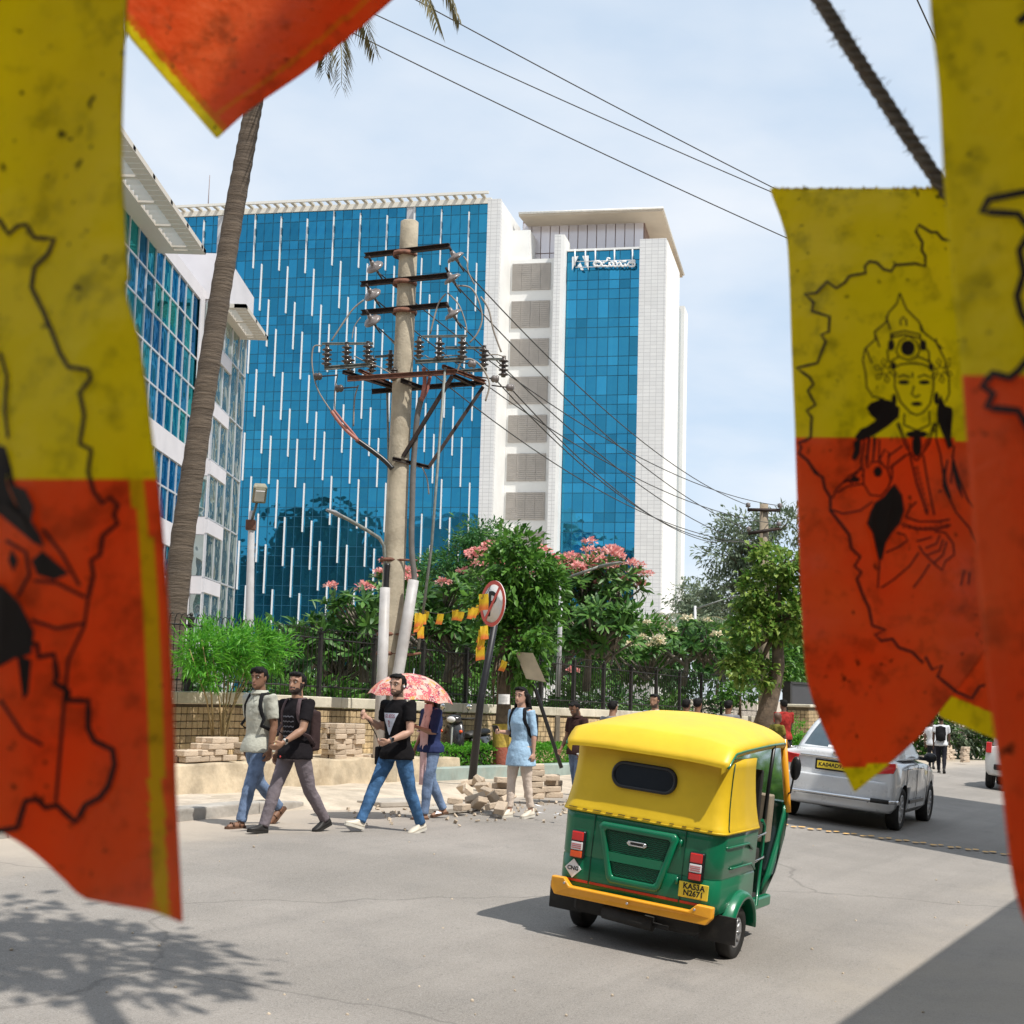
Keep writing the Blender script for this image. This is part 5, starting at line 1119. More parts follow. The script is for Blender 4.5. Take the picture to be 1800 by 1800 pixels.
# ------------------------------------------------------------------ distant pole and wires
d = 42; b0 = P(1343, 1290, d); b0.z = zg(*uv(b0)); p2 = thing('utility_pole', 'distant concrete pole with short cross arms above the gate tree', 'utility pole', b0)
MB().tube([V((0, 0, 0)), P(1343, 886, d)-b0], [.17, .12], n=14).build('shaft', mat('pole_brown', (.26, .21, .15), .9, var=.3), p2)
ends = {}
for k, (a, b, c, e) in enumerate(((1314, 896, 1372, 897), (1315, 938, 1370, 929), (1314, 962, 1330, 962))):
    MB().tube([P(a, b, d-.15)-b0, P(c, e, d-.15)-b0], [(.05, .05)]*2, n=4).build('cross_arm', A_STEEL, p2)
    for s, (x, y) in ((0, (a+1, b-6)), (1, (c-1, e-6))):
        if k == 2 and s: continue
        q = P(x, y-2, d-.15); ends[(k, s)] = q; m_ = MB(); m_.cyl(q-b0-V((0, 0, .12)), q-b0, .02, n=6); m_.lathe([(.05, -.06), (.08, -.03), (.06, .01), (.07, .05), (.001, .08)], q-b0, V((0, 0, 1)), 10); m_.build('pin_insulator', A_DISC, p2)
def wire(a, b, sag, lab, r=.011, grp=None, n=24):
    a, b = V(a), V(b); pts = [a.lerp(b, k/n)-V((0, 0, sag*4*(k/n)*(1-k/n))) for k in range(n+1)]
    o = MB().tube([p-a for p in pts], r, n=5).build('overhead_wire', A_WIRE); o.location = a; WM[o.name] = Matrix.Translation(a); return tag(o, lab, 'wire', grp)
gl = 'wires between the two poles'
for k, s in enumerate(((1, 0), (3, 1), (5, 2))): wire(strain[s[0]], ends[(s[1], 0)], .55, 'thin wire from the right insulators of the tall pole to the distant pole', .011, gl)
for k, (s, e) in enumerate(((0, (0, 1)), (2, (1, 1)), (4, (2, 0)))): wire(strain[s], ends[e], .75, 'thin wire passing behind the tall pole towards the distant pole', .011, gl)
wire(zc(1355, 1085, DP+.35), P(1260, 955, 41.8), .5, 'thin lower wire from the switch platform sloping past the tower', .011)
wire(zc(1260, 1030, DP+.2), P(1330, 948, 42), .9, 'thin wire from the platform spool insulator to the distant pole', .011)
for (a, b, lab) in (((560, -32, 26), (1900, 640, 33), 'long slack wire crossing the sky, the lowest of three'), ((520, -40, 27), (1900, 560, 34), 'long slack wire crossing the sky, the middle of three'), ((640, -50, 26), (1900, 590, 33), 'long slack wire crossing the sky, the highest of three')):
    wire(P(a[0], a[1]+(60 if 'lowest' in lab else 0), a[2]), P(*b), .18, lab, .012)
wire(P(1585, -60, 14), P(1900, 620, 17), .02, 'short stretch of wire beside the frayed rope', .008)
# ------------------------------------------------------------------ no parking sign on its leaning post, blank board, bunting
sb = G(829, 1380, .11); DS = sb.y; A_BPOST = mat('black_post', (.018, .018, .022), .45, metal=.2, var=.3)
sign = thing('no_parking_sign', 'round no parking sign on a leaning black post hung with small pennants', 'sign', sb)
cen = P(866, 1061, DS); topp = P(858, 1100, DS)
MB().tube([V((0, 0, 0)), P(845, 1230, DS)-sb, cen+V((.09, .06, 0))-sb], [.065, .058, .05], n=12).build('post', A_BPOST, sign)
nrm = V((-.84, -.54, .03)).normalized(); rgt = V((0, 0, 1)).cross(nrm).normalized(); rgt = -rgt if rgt.x < 0 else rgt; upv = nrm.cross(rgt); upv = -upv if upv.z < 0 else upv
SM = Matrix(((rgt.x, upv.x, nrm.x, 0), (rgt.y, upv.y, nrm.y, 0), (rgt.z, upv.z, nrm.z, 0), (0, 0, 0, 1))); SM.translation = cen-sb
def sgn(name, mb, m): return link(name, mb.mesh(name, m), sign, SM)
A_SW = mat('sign_face_white', (.75, .75, .74), .5, var=.05, dirt=.15); A_SR = mat('sign_red', (.66, .075, .05), .5, var=.1, dirt=.1); RR = .365
sgn('disc', MB().lathe([(RR, -.012), (RR, 0), (.001, .0)], (0, 0, 0), V((0, 0, 1)), 40), A_SW)
rg_ = MB(); rg_.loft([[V((r*math.cos(t), r*math.sin(t), z)) for t in [k*math.pi/24 for k in range(48)]] for r, z in ((RR, .001), (RR, .006), (RR*.83, .006), (RR*.83, .001))], cap=False, sm=False); sgn('red_ring', rg_, A_SR)
pm_ = MB(); pm_.bx(-.125, -.055, -.2, .2, .001, .004); pm_.loft([[V((-.055+a*math.cos(t), .09+b*math.sin(t), z)) for t in [-math.pi/2+k*math.pi/12 for k in range(13)]] for a, b, z in ((.17, .112, .001), (.17, .112, .004), (.10, .045, .004), (.10, .045, .001))], cap=False, closed=False, sm=False); sgn('letter_p', pm_, A_INK)
sgn('red_slash', MB().box((0, 0, .007), (.058, .62, .004), Matrix.Rotation(-math.radians(38), 3, 'Z')), A_SR)
bb = G(986, 1345, .1); bb = P(985, 1330, 26.5); board = thing('blank_board', 'blank beige board seen from behind on a slanting black pole', 'board', V((bb.x, bb.y, zg(*uv(bb))+.1)))
o0 = WM[board.name].translation; MB().tube([P(987, 1350, 26.5)-o0, P(934, 1190, 26.5)-o0, P(925, 1160, 26.5)-o0], .035, n=8).build('pole', A_BPOST, board)
cs = [P(x, y, dd)-o0 for x, y, dd in ((906, 1146, 26.3), (937, 1148, 26.0), (960, 1199, 26.0), (925, 1193, 26.3))]; cs.reverse()
MB().add(cs+[c+V((0, .03, 0)) for c in cs], [(0, 1, 2, 3), (7, 6, 5, 4), (0, 4, 5, 1), (1, 5, 6, 2), (2, 6, 7, 3), (3, 7, 4, 0)]).build('panel', mat('board_beige', (.52, .45, .36), .8, var=.15, scale=3, dirt=.4, dirtc=(.36, .3, .22)), board)
def pennmat():
    m, nt, b = newmat('pennant_cloth'); L = nt.links.new; at = nd(nt, 'ShaderNodeTexCoord'); sp = nd(nt, 'ShaderNodeSeparateXYZ'); L(at.outputs['Object'], sp.inputs[0])
    r = nd(nt, 'ShaderNodeValToRGB'); r.color_ramp.interpolation = 'EASE'; e = r.color_ramp.elements; e[0].position = .25; e[0].color = (.80, .22, .05, 1); e[1].position = .6; e[1].color = (.82, .55, .03, 1)
    mr = nd(nt, 'ShaderNodeMapRange'); mr.inputs[1].default_value = -.2; mr.inputs[2].default_value = 0; L(sp.outputs['Z'], mr.inputs[0]); L(mr.outputs[0], r.inputs[0]); L(r.outputs[0], b.inputs['Base Color']); b.inputs['Roughness'].default_value = .6
    t = nd(nt, 'ShaderNodeBsdfTranslucent'); L(r.outputs[0], t.inputs[0]); ms = nd(nt, 'ShaderNodeMixShader'); ms.inputs[0].default_value = .4; L(b.outputs[0], ms.inputs[1]); L(t.outputs[0], ms.inputs[2]); L(ms.outputs[0], nt.nodes['Material Output'].inputs[0]); return m
PM = pennmat()
def pennant(w, h):
    mb = MB(); n = 5
    mb.loft([[V((-w/2+w*k/n-(.25*w)*s*s*.5, .02*math.sin(k*1.3+s*3), -h*s+(-.05*h if k == 0 and s == 1 else 0))) for k in range(n+1)] for s in (0, .25, .5, .75, 1.)], cap=False, closed=False); return mb.mesh('pennant', PM)
pmesh = [pennant(.10, .17), pennant(.115, .16), pennant(.09, .15)]
def bunting(pts, lab, n, sc=1.0):
    a0 = pts[0]; t = thing('bunting_string', lab, 'bunting', a0)
    s = []
    for i in range(len(pts)-1):
        for k in range(8): f = k/8; s.append(pts[i].lerp(pts[i+1], f)-a0-V((0, 0, .05*4*f*(1-f))))
    s.append(pts[-1]-a0); MB().tube(s, .004, n=4).build('string', A_WIRE, t)
    for k in range(n):
        q = s[min(int((k+.5)/n*(len(s)-1)), len(s)-1)]; link('pennant', pmesh[k % 3], t, TR(q, random.uniform(-.5, .5), random.uniform(-.2, .2), random.uniform(-.15, .3)) @ Matrix.Scale(sc, 4))
bunting([P(733, 1075, 23), P(750, 1074, 23.1), P(800, 1072, 23.2), P(832, 1066, 23.1), P(846, 1058, DS)], 'string of small yellow and orange pennants from the pole to the sign', 9)
bunting([P(735, 1070, 22.9), P(738, 1090, 22.9), P(742, 1100, 22.9)], 'bunch of small yellow and orange pennants tied to the pole rod', 3, 1.2)
bunting([P(852, 1092, DS-.1), P(848, 1108, DS-.1), P(846, 1120, DS-.1), P(844, 1140, DS-.1)], 'yellow and orange pennants dangling down the sign post', 5, 1.25)
bunting([P(862, 1030, DS-.14), P(850, 1044, DS-.14), P(846, 1050, DS-.14)], 'faded yellow pennant cloth draped over the sign rim', 1, 1.5)
bunting([P(884, 1155, 25.6), P(890, 1158, 25.6)], 'single orange pennant on the street tree trunk', 1, 1.1)
# ------------------------------------------------------------------ paving blocks
A_PAVER = mat('paver_block', (.50, .40, .30), .9, var=.2, scale=9, bump=.5, objvar=.2, dirt=.3, dirtc=(.36, .27, .18))
pv = MB().box((0, 0, 0), (.26, .13, .075)).mesh('paving_block', A_PAVER, bev=.008)
def paver(p, rz, lab, grp, rx=0, ry=0, s=1.):
    o = link('paving_block', pv, None, TR(p, rz, rx, ry) @ Matrix.Diagonal((s, 1, 1, 1))); tag(o, lab, 'paving block', grp)
def stack(px0, px1, v, z0, nrow, lab, grp, step=0, lay=2, wdt=.265, jit=.02):
    u0, u1 = uv(PV(px0, 1330, v))[0], uv(PV(px1, 1330, v))[0]
    for r in range(nrow):
        a, b = u0+(step*r if step > 0 else 0), u1+(step*r if step < 0 else 0); n = max(1, int((b-a)/wdt))
        for l in range(lay):
            for k in range(n):
                if random.random() < .06 and r == nrow-1: continue
                u = a+(k+.5)*wdt+random.uniform(-jit, jit); q = UVP(u, v+l*.15+random.uniform(-jit, jit), None, z0+.0375+r*.077); paver(q, RZ+random.uniform(-.12, .12), lab, grp)
stack(318, 345, 12.45, .50, 2, 'loose paving block in the low heap at the plinth end', 'paving blocks heaped on the plinth by the bush')
stack(340, 415, 12.45, .50, 4, 'paving block in the stepped heap below the bush', 'paving blocks in the stepped heap', step=.1)
stack(415, 450, 12.5, .50, 3, 'paving block at the right end of the stepped heap', 'paving blocks at the end of the stepped heap', lay=1)
stack(582, 642, 12.5, .46, 7, 'paving block in the tall square stack beside the white duct', 'paving blocks in the tall stack', jit=.03)
stack(640, 668, 12.45, .46, 1, 'single paving block lying beside the tall stack', 'paving blocks lying beside the tall stack', lay=1)
gz = lambda px, py, dz=0: G(px, py, .08+dz)
for (px, py, rz, rx, ry, dz) in ((800, 1412, .2, .1, .05, .03), (815, 1398, .9, .8, .2, .1), (822, 1405, .5, .7, -.2, .12), (835, 1415, 2.2, .5, .3, .08), (842, 1420, .9, .2, .4, .06), (850, 1402, 1.3, .9, .1, .14), (858, 1410, 1.0, 1.0, -.1, .12), (866, 1416, .7, .9, .2, .1), (845, 1390, .3, .4, .6, .12), (872, 1422, 2.6, .2, .1, .04), (880, 1426, .3, .1, -.3, .04), (826, 1386, 1.9, .3, .2, .08), (812, 1422, .1, .0, .0, .02), (890, 1412, 2.9, .5, .2, .06), (838, 1400, .6, .9, .4, .2)):
    paver(gz(px, py)+V((0, 0, dz)), RZ+rz, 'toppled paving block in the tumbled heap near the sign post', 'paving blocks toppled near the sign post', rx, ry)
def heap(px0, px1, py, nrow, lab, grp, lay=2):
    p0, p1 = gz(px0, py), gz(px1, py); dv = p1-p0; n = max(1, int(dv.length/.27)); dv.normalize()
    for r in range(nrow):
        for l in range(lay):
            for k in range(n):
                if r > nrow-3 and random.random() < .3: continue
                q = p0+dv*((k+.5)*.27)+V((.0, .16*l, .04+r*.078)); q += V((random.uniform(-.03, .03), random.uniform(-.03, .03), 0)); paver(q, math.atan2(dv.y, dv.x)+random.uniform(-.25, .25), lab, grp, random.uniform(-.04, .04), random.uniform(-.04, .04))
heap(868, 902, 1408, 4, 'paving block in the loose heap behind the woman in the blue kurta', 'paving blocks behind the woman in blue')
heap(925, 960, 1404, 6, 'paving block in the loose heap in front of the bed wall', 'paving blocks before the bed wall')
heap(955, 1000, 1402, 4, 'paving block in the low heap beside the rickshaw', 'paving blocks beside the rickshaw')
for px, py, n in ((1632, 1338, 5), (1660, 1336, 7), (1690, 1340, 8), (1715, 1330, 6), (1600, 1325, 4)): heap(px, px+18, py, n, 'paving block in a stack on the far sandy verge', 'paving blocks stacked on the far verge', 1)
st_ = MB()
for k in range(170):
    px, py = random.uniform(600, 1010), random.gauss(1424, 12); q = G(px, py, .02); st_.box(q, [random.uniform(.012, .06)*random.uniform(.5, 1) for _ in range(3)], Matrix.Rotation(random.random()*6, 3, V(rdir(1)[0])))
for k in range(60): q = G(random.uniform(0, 1700), random.uniform(1470, 1790)); st_.ball(q+V((0, 0, .005)), random.uniform(.006, .014), 5, 3)
tag(st_.build('rubble', mat('rubble_stone', (.45, .37, .28), .9, var=.4, scale=9)), 'small broken stones scattered along the dusty roadside', None, kind='stuff')
lt_ = MB()
for px, py in ((952, 1432), (946, 1420), (975, 1436), (770, 1432), (505, 1405), (330, 1408), (1010, 1425)):
    q = gz(px, py); lt_.add([q+V((random.uniform(-.07, .07), random.uniform(-.06, .06), random.uniform(0.01, .05))) for k in range(4)], [(0, 1, 2, 3)])
tag(lt_.build('litter', mat('white_litter', (.72, .72, .74), .6)), 'small scraps of white litter on the roadside', None, kind='stuff')
# ------------------------------------------------------------------ gate pillar, railing, blue barrier, bed bush
gp = PV(1412, 1300, 12.0); gt = thing('gate_pillar', 'stone tiled gate pillar with pale cap beside the dark gate', 'gate pillar', TR(V((gp.x, gp.y, zg(*uv(gp)))), RZ))
hgt = (P(1412, 1238, gp.y).z-zg(*uv(gp))); MB().bx(-.5, .5, -.3, .3, 0, hgt-.08).build('core', A_JOINT, gt); MB().bx(-.56, .56, -.36, .36, hgt-.08, hgt).build('cap', A_COPE, gt, bev=.015)
pt_ = MB().box((0, 0, 0), (.11, .02, .09)).mesh('wall_tile', A_TILE, bev=.003)
for i in range(8):
    for k in range(int((hgt-.1)/.1)): link('wall_tile', pt_, gt, TR(V((-.44+i*.125, -.305, .06+k*.1))))
for i in range(5):
    for k in range(int((hgt-.1)/.1)): link('wall_tile', pt_, gt, TR(V((-.505, -.25+i*.125, .06+k*.1)), math.pi/2))
gm = PV(1400, 1300, 12.8); gz0 = zg(*uv(gm)); gh = P(1400, 1203, gm.y).z-gz0; dg = thing('gate_panel', 'dark tiled gate wall standing behind the stone gate pillar', 'gate', TR(V((gm.x, gm.y, gz0)), RZ))
MB().bx(-.9, 3.5, -.08, .08, 0, gh).build('panel', mat('dark_gate', (.045, .045, .05), .6, var=.2), dg, bev=.01); MB().bx(-1.0, 3.6, -.12, .12, gh, gh+.07).build('top_rail', A_IRON, dg); MB().bx(-1.05, -.85, -.12, .12, 0, gh+.02).build('gate_post', A_IRON, dg)
wr = thing('white_railing', 'white vertical bar railing seen through the fence', 'railing', P(610, 1222, 34)); o0 = WM[wr.name].translation
rb_ = MB().cyl((0, 0, 0), (0, 0, .55), .02, n=6).mesh('bar', A_LPOLE)
for k in range(34): link('bar', rb_, wr, TR(P(530+k*5, 1226, 34)-o0-V((0, 0, .12))))
for z in (.05, .42): MB().tube([P(525, 1226, 34)-o0+V((0, 0, z-.12)), P(700, 1229, 34)-o0+V((0, 0, z-.12))], .025, n=6).build('rail', A_LPOLE, wr)
bl_ = thing('blue_barrier', 'blue barrier boards behind the white railing', 'barrier', P(600, 1225, 36)); o0 = WM[bl_.name].translation
for a, b in ((565, 605), (612, 628), (640, 690)): MB().add([P(a, 1224, 36)-o0, P(b, 1224, 36)-o0, P(b, 1204, 36)-o0, P(a, 1204, 36)-o0]+[P(a, 1224, 36.1)-o0, P(b, 1224, 36.1)-o0, P(b, 1204, 36.1)-o0, P(a, 1204, 36.1)-o0], [(0, 1, 2, 3), (7, 6, 5, 4), (0, 4, 5, 1), (1, 5, 6, 2), (2, 6, 7, 3), (3, 7, 4, 0)]).build('board', mat('blue_paint', (.08, .25, .55), .6, var=.15), bl_)
q = PV(1398, 1308, 11.6); tree('round_bush', 'small round bright bush at the foot of the gate pillar', q, [q, q+V((0, 0, .2))], [], [(tuple(q+V((0, 0, .3))), (.4, .35, .32))], 30, 40, .07, .07, .04, L_FRESH, r0=.03, cat='bush')
# ------------------------------------------------------------------ parked scooter
sp0 = G(812, 1366, .1); SC = TR(sp0, math.radians(243)); sc = thing('scooter', 'black scooter parked by the wall behind the woman with the umbrella', 'scooter', SC)   # local +x is forward
A_SB = mat('scooter_black', (.02, .02, .022), .25, var=.2, coat=.7, dirt=.25, dirtc=(.12, .1, .08))
def swheel(x, nm):
    mb = MB(); mb.lathe([(.14, -.045), (.2, -.05), (.225, -.025), (.228, 0), (.225, .025), (.2, .05), (.14, .045), (.13, 0)], (x, 0, .228), V((0, 1, 0)), 24); w = mb.build('wheel', A_BLACK, sc); r = MB(); r.lathe([(.14, -.03), (.12, -.035), (.05, -.04), (.05, .04), (.12, .035), (.14, .03)], (x, 0, .228), V((0, 1, 0)), 18); r.build('rim', A_SILVER, w)
swheel(.62, 'f'); swheel(-.6, 'r')
ap = MB(); ap.loft([[V((x-.02*abs(s)*2-.05*abs(s)**2, s*w, z)) for s in [-1, -.75, -.5, -.2, 0, .2, .5, .75, 1]]+[V((x-.10-.02*abs(s), s*w*.92, z)) for s in [1, .75, .5, .2, 0, -.2, -.5, -.75, -1]] for x, w, z in ((.40, .17, .30), (.47, .22, .42), (.50, .24, .58), (.47, .235, .75), (.42, .18, .90), (.38, .12, .98))]); ap.build('front_apron', A_SB, sc)
MB().loft([[V((.62+r*math.cos(a), s*w, .228+r*math.sin(a))) for s, w in ((-1, .06), (0, .06), (1, .06))]+[V((.62+(r-.02)*math.cos(a), s*.055, .228+(r-.02)*math.sin(a))) for s in (1, 0, -1)] for r, a in [(.25+.01*math.sin(k), math.radians(15+k*15)) for k in range(10)]]).build('front_fender', A_SB, sc)
MB().tube([(.62, .05, .23), (.52, .05, .5), (.40, 0, .95)], .02, n=8).build('fork', A_GALV, sc)
hdl = MB(); hdl.ball((.36, 0, 1.0), (.12, .15, .09), 14, 8); ho = hdl.build('handle_cowl', A_SB, sc); MB().tube([(.25, -.36, 1.03), (.32, -.15, 1.02), (.32, .15, 1.02), (.25, .36, 1.03)], .018, n=8).build('handlebar', A_BLACK, ho); MB().ball((.46, 0, 1.0), (.03, .09, .055), 12, 6).build('headlamp', A_LENS, ho)
for s in (-1, 1):
    m_ = MB().tube([(.30, s*.2, 1.03), (.30, s*.25, 1.18)], .006, n=5).build('mirror_stem', A_BPL, sc); MB().lathe([(.001, -.015), (.05, -.012), (.055, 0), (.05, .005), (.001, .006)], (.30, s*.26, 1.22), V((-1, 0, .1)), 14).build('mirror_glass', A_CHROME, m_)
    MB().ball((.44, s*.19, .80), (.03, .035, .03), 8, 6).build('indicator', A_AMB, sc)
MB().box((0, 0, .30), (.75, .34, .06)).build('floorboard', A_BPL, sc, bev=.02)
MB().loft([[V((x, s*w, z0+(z1-z0)*h)) for s, h in ((-1, 0), (-1, .6), (-.7, 1), (.7, 1), (1, .6), (1, 0))] for x, w, z0, z1 in ((-.12, .15, .3, .66), (-.3, .18, .3, .72), (-.6, .17, .42, .74), (-.85, .12, .55, .74), (-.92, .07, .6, .7))]).build('rear_body', A_SB, sc)
MB().loft([[V((x, s*w, z+h)) for s, h in ((-1, 0), (-.9, .06), (0, .08), (.9, .06), (1, 0))] for x, w, z in ((-.08, .09, .68), (-.15, .13, .70), (-.45, .15, .73), (-.75, .14, .76), (-.85, .1, .76))]).build('seat', A_VINYL, sc)
MB().box((-.88, 0, .66), (.04, .14, .07)).build('tail_lamp', A_RED, sc, bev=.01); MB().cyl((-.3, -.16, .25), (-.8, -.18, .3), .045, n=10).build('silencer', A_GALV, sc); MB().tube([(-.2, .05, .3), (-.25, .16, .02)], .012, n=6).build('side_stand', A_STEEL, sc)
# ------------------------------------------------------------------ people
from mathutils.bvhtree import BVHTree
SKIN = {'a': mat('skin_brown', (.21, .105, .062), .55, var=.1, scale=14), 'b': mat('skin_tan', (.33, .18, .115), .55, var=.08, scale=14), 'c': mat('skin_light', (.48, .28, .20), .52, var=.07, scale=14), 'd': mat('skin_dark', (.12, .06, .038), .55, var=.1, scale=14)}
A_HAIR = mat('black_hair', (.007, .006, .0055), .6, var=.5, scale=40, bump=.5, bscale=90, spec=.18); A_EYE = mat('eye_white', (.6, .57, .53), .3); A_LIP = mat('lip', (.22, .08, .065), .5)
def cloth(name, c, bump=.32, bs=26, var=.14): return mat('cloth_'+name, c, .88, var=var, scale=10, bump=bump, bscale=bs, spec=.12)
def nz3(p, s): return noise.noise(V((p.x*s, p.y*s, p.z*s*.55)))
def person(label, base, head, Hh, skin, legs, arms, shirt, trouser, shoe='shoe', shoem=None, hair='short', vox=.009, group=None, beard=0, face=0., lean=0., female=False, detail=True, hem=.475, sleeve=.62, pant=1.0, kurta=False, headpitch=0., collar=False, curl=.9):
    hv = V(head); M = TR(V(base), math.atan2(hv.y, hv.x)-math.pi/2)
    t = thing('person', label, 'person', M, group); sk = SKIN[skin]
    T, S = .245*Hh, .235*Hh; foot_h = .042*Hh; sw = (.098 if female else .112)*Hh; hx = .052*Hh
    J = {}
    for s, (a, k, *rest) in zip((-1, 1), legs):
        kn = V((s*.006*Hh, math.sin(a), -math.cos(a))).normalized()*T; an = V((0, math.sin(a-k), -math.cos(a-k)))*S; J['hip', s] = V((s*hx, 0, 0)); J['knee', s] = J['hip', s]+kn; J['ank', s] = J['knee', s]+an; J['pitch', s] = rest[0] if rest else 0.
    low = min(J['ank', s].z-max(0, -J['pitch', s])*.0 for s in (-1, 1)); pz = -low+foot_h
    for k in list(J):
        if isinstance(J[k], Vector): J[k].z += pz
    off = pz-.52*Hh                                                # body drops when the stride opens
    def bz(z): return z*Hh+off
    def by(z): return lean*(z-.5)*Hh
    for s, (sf, ab, el, inn) in zip((-1, 1), arms):
        sh = V((s*sw, by(.8), bz(.808))); d1 = V((s*math.sin(ab), math.sin(sf)*math.cos(ab), -math.cos(sf)*math.cos(ab))); e_ = sh+d1*.168*Hh
        d2 = V((s*(math.sin(ab)*.3)-s*inn, math.sin(sf+el), -math.cos(sf+el))).normalized(); w_ = e_+d2*.145*Hh; J['sh', s], J['el', s], J['wr', s], J['fd', s] = sh, e_, w_, d2
    # --- skin
    b = MB(); h = .132*Hh; hc = V((0, by(.87)+.012*Hh, bz(.866))); RH = Matrix.Rotation(face, 3, 'Z') @ Matrix.Rotation(headpitch, 3, 'X')
    def hp(x, y, tt): return hc+RH @ V((x*h, y*h, tt*h))
    prof = ((-.02, .10, .22, .05), (.02, .17, .33, .0), (.08, .225, .385, -.1), (.16, .265, .395, -.22), (.3, .305, .39, -.34), (.45, .33, .375, -.41), (.55, .342, .385, -.43), (.7, .342, .38, -.43), (.82, .305, .33, -.39), (.92, .22, .23, -.29), (.98, .10, .10, -.16), (1.0, .03, .0, -.08))
    b.loft([[hp(hw*math.cos(q), (f+r)/2+(f-r)/2*math.sin(q), tt) for q in [j*2*math.pi/20 for j in range(20)]] for tt, hw, f, r in prof])
    b.tube([hp(0, .37, .55), hp(0, .42, .42), hp(0, .47, .33), hp(0, .36, .29)], [.03*h, .045*h, .065*h, .03*h], n=8)
    for s in (-1, 1): b.ball(hp(s*.345, -.03, .46), (.03*h, .07*h, .12*h), 8, 6, R=RH); b.tube([hp(s*.05, .385, .60), hp(s*.2, .36, .61), hp(s*.29, .27, .58)], .02*h, n=6)
    b.ball(hp(0, .37, .05), (.10*h, .06*h, .06*h), 8, 6, R=RH); b.tube([hp(-.09, .385, .20), hp(0, .41, .20), hp(.09, .385, .20)], .035*h, n=6)
    b.tube([V((0, by(.8)-.008*Hh, bz(.80))), V((0, by(.84), bz(.845))), hp(0, -.08, .1), hp(0, -.1, .3)], [(.045*Hh, .04*Hh), (.036*Hh, .036*Hh), (.033*Hh, .036*Hh), (.03*Hh, .03*Hh)], n=14, up=V((0, 1, 0)))
    b.tube([V((0, by(z), bz(z))) for z in (.5, .6, .72, .79)], [(.07*Hh, .045*Hh)]*4, n=12, up=V((0, 1, 0)))
    for s in (-1, 1):
        sh, e_, w_, d2 = J['sh', s], J['el', s], J['wr', s], J['fd', s]; fs = .85 if female else 1.
        b.tube([sh, sh.lerp(e_, .35), e_, e_.lerp(w_, .25), e_.lerp(w_, .7), w_], [.03*Hh*fs, .029*Hh*fs, .024*Hh*fs, .0255*Hh*fs, .019*Hh*fs, .0155*Hh*fs], n=12)
        b.tube([V((s*.05*Hh, by(.79), bz(.79))), sh], .028*Hh, n=10)
        side = V((s, 0, 0))-d2*(s*d2.x); side.normalize(); pn = d2.cross(side).normalized()
        if detail:
            pc = w_+d2*.03*Hh; hand = side.cross(d2).normalized(); th_ = V((-s, .4, 0)); th_ -= d2*th_.dot(d2); th_.normalize(); wv = d2.cross(th_).normalized()
            # palm lies in the plane of d2 and the forward vector so the thumb leads
            fwd = V((0, 1, 0))-d2*d2.y; 
            if fwd.length < .2: fwd = V((0, 0, 1))-d2*d2.z
            fwd.normalize(); nin = d2.cross(fwd).normalized(); nin = nin if nin.x*s < 0 else -nin
            b.tube([w_, w_+d2*.02*Hh, w_+d2*.05*Hh], [(.013*Hh, .011*Hh), (.022*Hh, .012*Hh), (.024*Hh, .010*Hh)], n=10, up=nin)
            for k, (o_, L_) in enumerate(((.0185, .040), (.0065, .045), (-.0055, .042), (-.0165, .033))):
                p0 = w_+d2*.045*Hh+fwd*o_*Hh; a1, a2 = curl*.5, curl*1.15
                p1 = p0+(d2*math.cos(a1)+nin*math.sin(a1))*L_*.5*Hh; p2 = p1+(d2*math.cos(a2)+nin*math.sin(a2))*L_*.42*Hh; p3 = p2+(d2*math.cos(a2*1.5)+nin*math.sin(a2*1.5))*L_*.3*Hh
                b.tube([p0, p1, p2, p3], [.0057*Hh, .0055*Hh, .005*Hh, .004*Hh], n=7)
            p0 = w_+d2*.018*Hh+fwd*.018*Hh; p1 = p0+(fwd*.6+d2*.7+nin*.3).normalized()*.026*Hh; b.tube([p0, p1, p1+(d2*.8+nin*.5).normalized()*.022*Hh], [.0085*Hh, .0065*Hh, .005*Hh], n=7)
        else: b.tube([w_, w_+d2*.05*Hh, w_+d2*.1*Hh], [(.014*Hh, .012*Hh), (.024*Hh, .013*Hh), (.012*Hh, .008*Hh)], n=8)
        hp_, kn, an = J['hip', s], J['knee', s], J['ank', s]
        b.tube([hp_, kn, kn.lerp(an, .3), an], [.05*Hh, .03*Hh, .028*Hh, .019*Hh], n=10)
        pt = J['pitch', s]; fd = V((0, math.cos(pt), math.sin(pt)))
        if shoe != 'shoe': b.tube([an+V((0, 0, .01)), an-fd*.02*Hh+V((0, 0, -.02*Hh)), an+fd*.05*Hh+V((0, 0, -.024*Hh)), an+fd*.10*Hh+V((0, 0, -.03*Hh))], [.02*Hh, .022*Hh, .022*Hh, .014*Hh], n=8)
    bme = fused(b, 'body', sk, vox, 3); link('body', bme, t)
    if beard:
        bme.materials.append(mat('dark_stubble', (.03, .018, .014), .7, var=.4, scale=60) if beard > 1 else mat('stubble', (.075, .045, .032), .7, var=.4, scale=60)); fi = RH.inverted()
        for p in bme.polygons:
            q = fi @ (p.center-hc)/h
            if -.06 < q.z < .5 and q.y > -.08 and abs(q.x) < .4 and ((q.z < .165 and q.y > .05 and not (q.z > .13 and abs(q.x) < .06)) or (q.z < .5 and abs(q.x) > .235+.05*q.z and q.y < .16) or (.235 < q.z < .285 and abs(q.x) < .15 and q.y > .3) or (q.z < .25 and abs(q.x) > .15 and q.y > .0 and q.z < .30-abs(q.y)*.2)): p.material_index = 1
